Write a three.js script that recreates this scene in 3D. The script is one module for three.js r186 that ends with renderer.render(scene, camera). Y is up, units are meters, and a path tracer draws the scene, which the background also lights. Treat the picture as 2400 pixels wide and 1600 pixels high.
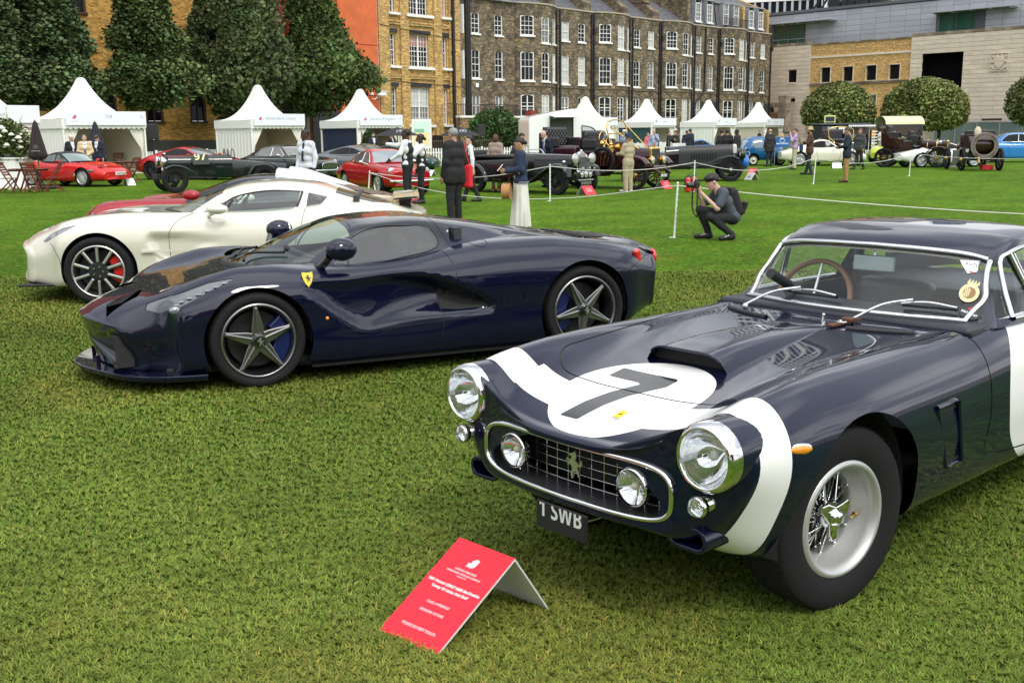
import * as THREE from 'three';
import {mergeGeometries,mergeVertices }from 'three/addons/utils/BufferGeometryUtils.js';
import {RoundedBoxGeometry }from 'three/addons/geometries/RoundedBoxGeometry.js';

// ---------------------------------------------------------------- camera, sky, sun, exposure
const scene=new THREE.Scene();
const EYE=1.68,PITCH=0.1925,ROLL=0.0088,FPX=2500;
const camera=new THREE.PerspectiveCamera(2 * Math.atan(800 / FPX) * 180 / Math.PI,1024 / 682,0.05,2000);
camera.rotation.order='YXZ';
camera.position.set(0,EYE,0);
camera.rotation.set(-PITCH,0,-ROLL);
camera.updateMatrixWorld();
const renderer=new THREE.WebGLRenderer({antialias: true });
renderer.toneMapping=THREE.LinearToneMapping;
renderer.toneMappingExposure=1.3;
renderer.shadowMap.enabled=true;

function hash2(x,y,s=0) {let h=Math.imul(x,374761393) ^ Math.imul(y,668265263) ^ Math.imul(s + 11,1274126177);h=Math.imul(h ^ (h >>> 13),1274126177);return ((h ^ (h >>> 16)) >>> 0) / 4294967296;}
function vnoise(x,y,per=0,s=0) {
  const ix=Math.floor(x),iy=Math.floor(y),fx=x - ix,fy=y - iy,u=fx * fx * (3 - 2 * fx),v=fy * fy * (3 - 2 * fy);
  const w=per?(a)=>((a % per) + per) % per:(a)=>a;
  const a=hash2(w(ix),w(iy),s),b=hash2(w(ix + 1),w(iy),s),c=hash2(w(ix),w(iy + 1),s),d=hash2(w(ix + 1),w(iy + 1),s);
  return a + (b - a) * u + (c - a) * v + (a - b - c + d) * u * v;
}
function fbm(x,y,oct=4,per=0,s=0) {let t=0,a=0.5,n=0;for (let i=0;i < oct;i++) {t += a * vnoise(x,y,per,s + i);n += a;a *= 0.5;x *= 2;y *= 2;per *= 2;}return t / n;}
function rng(seed) {let s=seed >>> 0;return ()=>{s=(s + 0x6d2b79f5) | 0;let t=Math.imul(s ^ (s >>> 15),1 | s);t=(t + Math.imul(t ^ (t >>> 7),61 | t)) ^ t;return ((t ^ (t >>> 14)) >>> 0) / 4294967296;};}
const lerp=(a,b,t)=>a + (b - a) * t,clamp=(x,a,b)=>Math.min(b,Math.max(a,x)),sstep=(a,b,x)=>{const t=clamp((x - a) / (b - a),0,1);return t * t * (3 - 2 * t);};

{ // overcast sky: bright broken cloud with soft bluish gaps
  const W=1024,H=512,data=new Float32Array(W * H * 4);
  for (let r=0;r < H;r++) {
    const up=((r + 0.5) / H - 0.5) * Math.PI,y=Math.sin(up);
    for (let c=0;c < W;c++) {
      const az=((c + 0.5) / W - 0.5) * 2 * Math.PI,x=Math.cos(az) * Math.cos(up),z=Math.sin(az) * Math.cos(up),o=(r * W + c) * 4;
      let L=0.94,blue=0.05;
      if (y > 0) {
        const k=1 / (y + 0.22),cl=fbm(x * k * 1.7 + 20,z * k * 1.7 + 20,5,0,3);
        const m=sstep(0.36,0.64,cl);
        const k2=(x * 0.336 + y * 0.84 + z * 0.426) * 0.5 + 0.5;L=lerp(0.55,1.15,m) * lerp(0.62,1.75,Math.pow(k2,1.6));blue=lerp(0.16,0.03,m);
      }
      data[o]=L * (1 - blue * 0.75);data[o + 1]=L * (1 - blue * 0.3);data[o + 2]=L * (1 + blue * 0.35);data[o + 3]=1;
    }
  }
  const t=new THREE.DataTexture(data,W,H,THREE.RGBAFormat,THREE.FloatType);
  t.mapping=THREE.EquirectangularReflectionMapping;t.magFilter=THREE.LinearFilter;t.minFilter=THREE.LinearFilter;t.needsUpdate=true;
  scene.background=t;scene.environment=t;
}
const sun=new THREE.DirectionalLight(new THREE.Color(1,0.95,0.86),1.3);
sun.position.set(30,75,38);sun.target.position.set(0,0,-20);
sun.castShadow=true;sun.shadow.radius=24;sun.shadow.mapSize.set(2048,2048);
Object.assign(sun.shadow.camera,{left: -60,right: 60,top: 90,bottom: -90,near: 1,far: 260 });
scene.add(sun,sun.target);

// ---------------------------------------------------------------- layout: a photograph pixel (2400 x 1600) as a ray, a ground point or a point at a depth
function ray(px,py) {return new THREE.Vector3((px - 1200) / FPX,-(py - 800) / FPX,-1).applyEuler(camera.rotation);}
function gp(px,py,Y=0) {const d=ray(px,py),t=(Y - EYE) / d.y;return new THREE.Vector3(d.x * t,Y,d.z * t);}
function dp(px,py,z) {const d=ray(px,py),t=z / d.z;return new THREE.Vector3(d.x * t,EYE + d.y * t,z);}

// ---------------------------------------------------------------- naming and the scene tree
const used=new Map();
function numbered(n) {const k=used.get(n) || 0;used.set(n,k + 1);return k?n + '_' + String(k).padStart(3,'0'):n;}
function tag(o,label,category,group,kind) {if (label) o.userData.label=label;if (category) o.userData.category=category;if (group) o.userData.group=group;if (kind) o.userData.kind=kind;return o;}
function thing(name,label,category,p=[0,0,0],turn=0,group) {
  const o=new THREE.Group();o.name=numbered(name);scene.add(o);if (p.isVector3) o.position.copy(p);else o.position.set(...p);o.rotation.y=turn;return tag(o,label,category,group);
}
function mesh(name,geo,m,parent) {
  if (Array.isArray(geo)) geo=join(geo);
  if (!geo) {console.log('empty part',name,parent && parent.name);return new THREE.Group();}
  const o=new THREE.Mesh(geo,m);o.name=parent?name:numbered(name);o.castShadow=o.receiveShadow=true;(parent || scene).add(o);return o;
}
function dup(src,p,turn,label,group) {const r=src.clone();r.name=numbered(src.name.replace(/_\d{3}$/,''));r.userData={...src.userData };scene.add(r);if (p.isVector3) r.position.copy(p);else r.position.set(...p);r.rotation.y=turn;if (label) r.userData.label=label;if (group) r.userData.group=group;return r;}

// ---------------------------------------------------------------- geometry helpers
function prep(g) {
  if (g.index) g=g.toNonIndexed();
  const n=g.attributes.position.count;
  if (!g.attributes.normal) g.computeVertexNormals();
  if (!g.attributes.uv) g.setAttribute('uv',new THREE.BufferAttribute(new Float32Array(n * 2),2));
  for (const k of Object.keys(g.attributes)) if (!['position','normal','uv','color'].includes(k)) g.deleteAttribute(k);
  return g;
}
function join(list) {
  list=list.filter(Boolean).map(prep);
  if (list.some((g)=>g.attributes.color)) for (const g of list) if (!g.attributes.color) {const c=new Float32Array(g.attributes.position.count * 3).fill(1);g.setAttribute('color',new THREE.BufferAttribute(c,3));}
  return list.length === 1?list[0]:mergeGeometries(list);
}
const M4=(p=[0,0,0],r=[0,0,0],s=[1,1,1],order='XYZ')=>new THREE.Matrix4().compose(new THREE.Vector3(...p),new THREE.Quaternion().setFromEuler(new THREE.Euler(...r,order)),new THREE.Vector3(...(Array.isArray(s)?s:[s,s,s])));
const put=(g,p,r,s,order)=>g.clone().applyMatrix4(M4(p,r,s,order));
const box=(w,h,d,x=0,y=0,z=0,r)=>{const g=new THREE.BoxGeometry(w,h,d);if (r) g.applyMatrix4(M4([0,0,0],r));return g.translate(x,y,z);};
const rbox=(w,h,d,rad,x=0,y=0,z=0,r,seg=2)=>{const g=new RoundedBoxGeometry(w,h,d,seg,Math.min(rad,w / 2.02,h / 2.02,d / 2.02));if (r) g.applyMatrix4(M4([0,0,0],r));return g.translate(x,y,z);};
const cyl=(r1,r2,h,x=0,y=0,z=0,r,seg=20,open=false)=>{const g=new THREE.CylinderGeometry(r1,r2,h,seg,1,open);if (r) g.applyMatrix4(M4([0,0,0],r));return g.translate(x,y,z);};
const ball=(r,x=0,y=0,z=0,s=[1,1,1],seg=20)=>new THREE.SphereGeometry(r,seg,Math.ceil(seg * 0.7)).scale(...s).translate(x,y,z);
const V=(a)=>(a.isVector3?a:new THREE.Vector3(...a));
function bar(a,b,r1,r2=r1,seg=8) {a=V(a);b=V(b);const d=b.clone().sub(a),L=d.length();const g=new THREE.CylinderGeometry(r2,r1,L,seg);g.applyQuaternion(new THREE.Quaternion().setFromUnitVectors(new THREE.Vector3(0,1,0),d.normalize()));return g.translate((a.x + b.x) / 2,(a.y + b.y) / 2,(a.z + b.z) / 2);}
function plank(a,b,w,t,up=[0,1,0]) { // a board from a to b, w wide, t thick
  a=V(a);b=V(b);const d=b.clone().sub(a),L=d.length();d.normalize();let n=V(up).clone();n.addScaledVector(d,-n.dot(d)).normalize();const s=n.clone().cross(d);
  const m=new THREE.Matrix4().makeBasis(s,n,d);m.setPosition(a.clone().add(b).multiplyScalar(0.5));return new THREE.BoxGeometry(w,t,L).applyMatrix4(m);
}
const tube=(pts,r,seg=24,rs=8,closed=false)=>new THREE.TubeGeometry(new THREE.CatmullRomCurve3(pts.map(V),closed,'centripetal'),seg,r,rs,closed);
const lathe=(pts,seg=32)=>new THREE.LatheGeometry(pts.map((p)=>new THREE.Vector2(p[0],p[1])),seg);
function poly(pts) {const s=new THREE.Shape();pts.forEach((p,i)=>(i?s.lineTo(p[0],p[1]):s.moveTo(p[0],p[1])));return s;}
const extr=(shape,depth,bevel=0,bs=1,curve=10)=>new THREE.ExtrudeGeometry(shape,{depth,bevelEnabled: bevel > 0,bevelThickness: bevel,bevelSize: bevel,bevelSegments: bs,curveSegments: curve });
function metricUV(g,s=1) { // uv in metres from the dominant axis of each face
  g=prep(g);const p=g.attributes.position,n=g.attributes.normal,u=g.attributes.uv;
  for (let i=0;i < p.count;i += 3) {
    const nx=Math.abs(n.getX(i)),ny=Math.abs(n.getY(i)),nz=Math.abs(n.getZ(i));
    for (let k=i;k < i + 3;k++) {const x=p.getX(k),y=p.getY(k),z=p.getZ(k);if (ny > nx && ny > nz) u.setXY(k,x * s,z * s);else if (nx > nz) u.setXY(k,z * s,y * s);else u.setXY(k,x * s,y * s);}
  }
  return g;
}
// pchip (shape-preserving) curve through [[x, y], ...]
function curve(pts) {
  const P=pts.slice().sort((a,b)=>a[0] - b[0]),n=P.length,X=P.map((p)=>p[0]),Y=P.map((p)=>p[1]),h=[],d=[],m=new Array(n).fill(0);
  for (let i=0;i < n - 1;i++) {h[i]=X[i + 1] - X[i] || 1e-6;d[i]=(Y[i + 1] - Y[i]) / h[i];}
  for (let i=1;i < n - 1;i++) if (d[i - 1] * d[i] > 0) {const a=2 * h[i] + h[i - 1],b=h[i] + 2 * h[i - 1];m[i]=(a + b) / (a / d[i - 1] + b / d[i]);}
  if (n > 1) {m[0]=d[0];m[n - 1]=d[n - 2];}
  return (x)=>{
    if (n === 1 || x <= X[0]) return Y[0];if (x >= X[n - 1]) return Y[n - 1];
    let i=0;while (x > X[i + 1]) i++;
    const t=(x - X[i]) / h[i],a=t * t,b=a * t;
    return Y[i] * (2 * b - 3 * a + 1) + h[i] * m[i] * (b - 2 * a + t) + Y[i + 1] * (3 * a - 2 * b) + h[i] * m[i + 1] * (b - a);
  };
}
// centripetal Catmull-Rom resampling of a polyline of [a, b(, c)] points
function resample(pts,n,closed=false) {const c=new THREE.CatmullRomCurve3(pts.map((p)=>new THREE.Vector3(p[0],p[1],p[2] || 0)),closed,'centripetal');return c.getSpacedPoints(n);}
// a grid of points [i][j] as an indexed smooth geometry
function gridGeo(rows,flip=false) {
  const nu=rows.length,nv=rows[0].length,pos=new Float32Array(nu * nv * 3),uv=new Float32Array(nu * nv * 2),idx=[];
  for (let i=0;i < nu;i++) for (let j=0;j < nv;j++) {const p=rows[i][j],o=i * nv + j;pos[o * 3]=p.x;pos[o * 3 + 1]=p.y;pos[o * 3 + 2]=p.z;uv[o * 2]=i / (nu - 1);uv[o * 2 + 1]=j / (nv - 1);}
  for (let i=0;i < nu - 1;i++) for (let j=0;j < nv - 1;j++) {const a=i * nv + j,b=a + nv,c=b + 1,d=a + 1;if (flip) idx.push(a,c,b,a,d,c);else idx.push(a,b,c,a,c,d);}
  const g=new THREE.BufferGeometry();g.setAttribute('position',new THREE.BufferAttribute(pos,3));g.setAttribute('uv',new THREE.BufferAttribute(uv,2));g.setIndex(idx);g.computeVertexNormals();return g;
}
// splits a smooth triangle mesh along f(p) = 0: [where f < 0, where f >= 0]
function split(g,f) {
  g=prep(g);const P=g.attributes.position.array,N=g.attributes.normal.array,n=P.length / 3,out=[[],[]],nor=[[],[]],val=new Float32Array(n);
  for (let i=0;i < n;i++) val[i]=f(P[i * 3],P[i * 3 + 1],P[i * 3 + 2],N[i * 3],N[i * 3 + 1],N[i * 3 + 2]);
  const push=(s,v)=>{for (const q of v) {out[s].push(q[0],q[1],q[2]);nor[s].push(q[3],q[4],q[5]);}};
  const get=(i)=>[P[i * 3],P[i * 3 + 1],P[i * 3 + 2],N[i * 3],N[i * 3 + 1],N[i * 3 + 2]];
  for (let t=0;t < n;t += 3) {
    const a=val[t] < 0,b=val[t + 1] < 0,c=val[t + 2] < 0;
    if (a === b && b === c) {push(a?0:1,[get(t),get(t + 1),get(t + 2)]);continue;}
    const k=a === b?2:b === c?0:1,i0=t + k,i1=t + ((k + 1) % 3),i2=t + ((k + 2) % 3),p0=get(i0),p1=get(i1),p2=get(i2);
    const cut=(p,q,u,v)=>{let s=u / (u - v);let r=p.map((x,j)=>x + (q[j] - x) * s);const w=f(...r);if (Math.abs(w) > 1e-4) {if ((w < 0) === (u < 0)) {const s2=s + (1 - s) * w / (w - v);r=p.map((x,j)=>x + (q[j] - x) * clamp(s2,0,1));}else {const s2=s * u / (u - w);r=p.map((x,j)=>x + (q[j] - x) * clamp(s2,0,1));}}return r;};
    const m1=cut(p0,p1,val[i0],val[i1]),m2=cut(p0,p2,val[i0],val[i2]),s0=val[i0] < 0?0:1;
    push(s0,[p0,m1,m2]);push(1 - s0,[m1,p1,p2,m1,p2,m2]);
  }
  return [0,1].map((s)=>{if (!out[s].length) return null;const q=new THREE.BufferGeometry();q.setAttribute('position',new THREE.Float32BufferAttribute(out[s],3));q.setAttribute('normal',new THREE.Float32BufferAttribute(nor[s],3));q.setAttribute('uv',new THREE.Float32BufferAttribute(new Float32Array(out[s].length / 3 * 2),2));return q;});
}
function refine(g,f,levels=3) { // splits the triangles that a thin line f = 0 may cross
  g=prep(g);const P=g.attributes.position.array,N=g.attributes.normal.array,op=[],on=[];
  const get=(i)=>{const p=[P[i * 3],P[i * 3 + 1],P[i * 3 + 2],N[i * 3],N[i * 3 + 1],N[i * 3 + 2]];p.push(Math.abs(f(...p)));return p;};
  const mid=(a,b)=>{const p=[0,1,2,3,4,5].map((k)=>(a[k] + b[k]) / 2);p.push(Math.abs(f(...p)));return p;};
  const go=(a,b,c,l)=>{
    const L=Math.max(Math.hypot(a[0] - b[0],a[1] - b[1],a[2] - b[2]),Math.hypot(c[0] - b[0],c[1] - b[1],c[2] - b[2]),Math.hypot(a[0] - c[0],a[1] - c[1],a[2] - c[2]));
    if (!l || L < 0.004 || Math.min(a[6],b[6],c[6]) > L * 1.1) {for (const q of [a,b,c]) {op.push(q[0],q[1],q[2]);on.push(q[3],q[4],q[5]);}return;}
    const ab=mid(a,b),bc=mid(b,c),ca=mid(c,a);go(a,ab,ca,l - 1);go(ab,b,bc,l - 1);go(ca,bc,c,l - 1);go(ab,bc,ca,l - 1);
  };
  for (let t=0;t < P.length / 3;t += 3) go(get(t),get(t + 1),get(t + 2),levels);
  const q=new THREE.BufferGeometry();q.setAttribute('position',new THREE.Float32BufferAttribute(op,3));q.setAttribute('normal',new THREE.Float32BufferAttribute(on,3));return prep(q);
}
function inside(g,f) {return g && split(g,f)[0];}
function outside(g,f) {return g && split(g,f)[1];}
function pushAlong(g,d) {g=g.clone();const p=g.attributes.position,n=g.attributes.normal;for (let i=0;i < p.count;i++) p.setXYZ(i,p.getX(i) + n.getX(i) * d,p.getY(i) + n.getY(i) * d,p.getZ(i) + n.getZ(i) * d);return g;}
// signed distances in the plane (negative inside)
function sdPoly(pts) {
  const n=pts.length,X=pts.map((p)=>p[0]),Y=pts.map((p)=>p[1]),bx0=Math.min(...X),bx1=Math.max(...X),by0=Math.min(...Y),by1=Math.max(...Y);
  return (x,y)=>{const q=Math.max(bx0 - x,x - bx1,by0 - y,y - by1);if (q > 0.12) return q;let d=1e9,s=1;for (let i=0,j=n - 1;i < n;j=i++) {const a=pts[i],b=pts[j],ex=b[0] - a[0],ey=b[1] - a[1],wx=x - a[0],wy=y - a[1],t=clamp((wx * ex + wy * ey) / (ex * ex + ey * ey),0,1),qx=wx - ex * t,qy=wy - ey * t;d=Math.min(d,qx * qx + qy * qy);const c1=y >= a[1],c2=y < b[1],c3=ex * wy > ey * wx;if ((c1 && c2 && c3) || (!c1 && !c2 && !c3)) s=-s;}return s * Math.sqrt(d);};
}
const smoothPoly=(pts,n=48)=>resample(pts,n,true).slice(0,n).map((p)=>[p.x,p.y]);
const sdLine=(pts,n=0)=>{if (n) pts=resample(pts,n).map((p)=>[p.x,p.y]);const X=pts.map((p)=>p[0]),Y=pts.map((p)=>p[1]),bx0=Math.min(...X),bx1=Math.max(...X),by0=Math.min(...Y),by1=Math.max(...Y);return (x,y)=>{const q=Math.max(bx0 - x,x - bx1,by0 - y,y - by1);if (q > 0.12) return q;let d=1e9;for (let i=0;i < pts.length - 1;i++) {const a=pts[i],b=pts[i + 1],ex=b[0] - a[0],ey=b[1] - a[1],t=clamp(((x - a[0]) * ex + (y - a[1]) * ey) / (ex * ex + ey * ey),0,1);d=Math.min(d,Math.hypot(x - a[0] - ex * t,y - a[1] - ey * t));}return d;};};

// surface nets: the zero surface of a signed distance in a box
function sdfMesh(f,lo,hi,cell,flat=false) {
  const nx=Math.ceil((hi[0] - lo[0]) / cell) + 2,ny=Math.ceil((hi[1] - lo[1]) / cell) + 2,nz=Math.ceil((hi[2] - lo[2]) / cell) + 2,v=new Float32Array(nx * ny * nz),at=new Int32Array(nx * ny * nz).fill(-1);
  const ox=lo[0] - cell / 2,oy=lo[1] - cell / 2,oz=lo[2] - cell / 2;
  for (let k=0,o=0;k < nz;k++) for (let j=0;j < ny;j++) for (let i=0;i < nx;) {
    const d=f(ox + i * cell,oy + j * cell,oz + k * cell);v[o++]=d;i++;
    let skip=Math.floor(Math.abs(d) / cell * 0.6) - 2;while (skip-- > 0 && i < nx) {v[o++]=d;i++;}
  }
  const pos=[],idx=[],sx=1,sy=nx,sz=nx * ny;
  for (let k=0;k < nz - 1;k++) for (let j=0;j < ny - 1;j++) for (let i=0;i < nx - 1;i++) {
    const o=i + j * sy + k * sz;let mask=0;
    for (let c=0;c < 8;c++) if (v[o + (c & 1) + ((c >> 1) & 1) * sy + (c >> 2) * sz] < 0) mask |= 1 << c;
    if (mask === 0 || mask === 255) continue;
    let x=0,y=0,z=0,n=0;
    for (let a=0;a < 3;a++) for (let c=0;c < 8;c++) if (!(c & (1 << a))) {
      const e=c | (1 << a),va=v[o + (c & 1) + ((c >> 1) & 1) * sy + (c >> 2) * sz],vb=v[o + (e & 1) + ((e >> 1) & 1) * sy + (e >> 2) * sz];
      if ((va < 0) !== (vb < 0)) {const t=va / (va - vb);x += (c & 1) + (a === 0?t:0);y += ((c >> 1) & 1) + (a === 1?t:0);z += (c >> 2) + (a === 2?t:0);n++;}
    }
    at[o]=pos.length / 3;pos.push(ox + (i + x / n) * cell,oy + (j + y / n) * cell,oz + (k + z / n) * cell);
  }
  for (let k=1;k < nz - 1;k++) for (let j=1;j < ny - 1;j++) for (let i=1;i < nx - 1;i++) {
    const o=i + j * sy + k * sz,s=v[o] < 0;
    for (const [d,p,q] of [[sx,sy,sz],[sy,sz,sx],[sz,sx,sy]]) {
      if (s === (v[o + d] < 0)) continue;
      const a=at[o],b=at[o - p],c=at[o - p - q],e=at[o - q];
      if (a < 0 || b < 0 || c < 0 || e < 0) continue;
      if (s) idx.push(a,b,c,a,c,e);else idx.push(a,c,b,a,e,c);
    }
  }
  const g=new THREE.BufferGeometry();g.setAttribute('position',new THREE.Float32BufferAttribute(pos,3));g.setIndex(idx);g.computeVertexNormals();g.setAttribute('uv',new THREE.BufferAttribute(new Float32Array(pos.length / 3 * 2),2));return g;
}
const smin=(a,b,k)=>{const h=Math.max(k - Math.abs(a - b),0) / k;return Math.min(a,b) - h * h * k * 0.25;};
function capsule(a,b,ra,rb) { // tapered capsule distance
  const ax=a[0],ay=a[1],az=a[2],bx=b[0] - ax,by=b[1] - ay,bz=b[2] - az,L=bx * bx + by * by + bz * bz || 1e-9;
  return (x,y,z)=>{x -= ax;y -= ay;z -= az;const t=clamp((x * bx + y * by + z * bz) / L,0,1),dx=x - bx * t,dy=y - by * t,dz=z - bz * t;return Math.sqrt(dx * dx + dy * dy + dz * dz) - (ra + (rb - ra) * t);};
}
const ellip=(c,r)=>(x,y,z)=>{const a=(x - c[0]) / r[0],b=(y - c[1]) / r[1],d=(z - c[2]) / r[2],k0=Math.sqrt(a * a + b * b + d * d),k1=Math.sqrt((a / r[0]) ** 2 + (b / r[1]) ** 2 + (d / r[2]) ** 2);return k1 < 1e-6?-Math.min(...r):k0 * (k0 - 1) / k1;};
const sbox=(c,h,r=0)=>(x,y,z)=>{const a=Math.abs(x - c[0]) - h[0] + r,b=Math.abs(y - c[1]) - h[1] + r,d=Math.abs(z - c[2]) - h[2] + r;return Math.hypot(Math.max(a,0),Math.max(b,0),Math.max(d,0)) + Math.min(Math.max(a,b,d),0) - r;};

// ---------------------------------------------------------------- materials and textures
const C=(r,g,b)=>new THREE.Color().setRGB(r,g,b);
const std=(c,rough=0.7,metal=0,more={})=>new THREE.MeshStandardMaterial({color: Array.isArray(c)?C(...c):c,roughness: rough,metalness: metal,side: THREE.DoubleSide,...more });
const phys=(c,rough,metal,more={})=>new THREE.MeshPhysicalMaterial({color: Array.isArray(c)?C(...c):c,roughness: rough,metalness: metal,side: THREE.DoubleSide,...more });
const paint=(c,flake=0,rough=0.35)=>phys(c,rough,flake * 0.6,{clearcoat: 1,clearcoatRoughness: 0.02,specularIntensity: 0.15 });
function dataTex(w,h,fn,srgb=true,rep=1) {
  const d=new Uint8Array(w * h * 4);
  for (let y=0,o=0;y < h;y++) for (let x=0;x < w;x++,o += 4) {const c=fn(x,y);if (typeof c === 'number') d[o]=d[o + 1]=d[o + 2]=clamp(c,0,1) * 255;else {d[o]=clamp(c[0],0,1) * 255;d[o + 1]=clamp(c[1],0,1) * 255;d[o + 2]=clamp(c[2],0,1) * 255;}d[o + 3]=255;}
  const t=new THREE.DataTexture(d,w,h);t.wrapS=t.wrapT=THREE.RepeatWrapping;t.magFilter=THREE.LinearFilter;t.minFilter=THREE.LinearMipmapLinearFilter;if (srgb) t.colorSpace=THREE.SRGBColorSpace;t.repeat.set(rep,rep);t.needsUpdate=true;return t;
}
function canvasTex(w,h,draw) {const c=document.createElement('canvas');c.width=w;c.height=h;draw(c.getContext('2d'),w,h);const t=new THREE.CanvasTexture(c);t.colorSpace=THREE.SRGBColorSpace;return t;}
const S=(r,g,b)=>[r / 255,g / 255,b / 255];
const MT={
  chrome: std([0.78,0.78,0.78],0.06,1),steel: std([0.6,0.6,0.61],0.25,1),alu: std([0.72,0.72,0.73],0.32,1),gun: std([0.3,0.3,0.31],0.3,1),darkmetal: std([0.06,0.06,0.065],0.35,0.8),
  brass: std([0.78,0.52,0.16],0.16,1),rubber: phys([0.014,0.014,0.0145],0.75,0,{specularIntensity: 0.35 }),black: std([0.014,0.014,0.015],0.5),gloss: phys([0.008,0.008,0.009],0.2,0,{clearcoat: 1,clearcoatRoughness: 0.03 }),matt: std([0.02,0.02,0.021],0.85),white: std([0.8,0.8,0.78],0.55),iron: std([0.02,0.02,0.021],0.45),
  leather: std([0.018,0.017,0.017],0.42),cream: std([0.62,0.57,0.45],0.55),wood: std([0.12,0.045,0.02],0.5),oak: std([0.3,0.13,0.045],0.3),red: std([0.62,0.012,0.02],0.5),
  glass: phys([0.93,0.97,0.96],0.0,0,{transmission: 1,thickness: 0,ior: 1.5 }),tint: phys([0.72,0.82,0.79],0.0,0,{transmission: 1,thickness: 0,ior: 1.75 }),lens: phys([0.96,0.97,0.97],0.03,0,{transmission: 1,thickness: 0,ior: 1.5 }),
  amber: phys([0.85,0.28,0.02],0.15,0,{clearcoat: 1 }),redlens: phys([0.6,0.01,0.015],0.12,0,{clearcoat: 1 }),pane: phys([0.03,0.035,0.04],0.03,0,{clearcoat: 1,clearcoatRoughness: 0.02 }),
};
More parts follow.
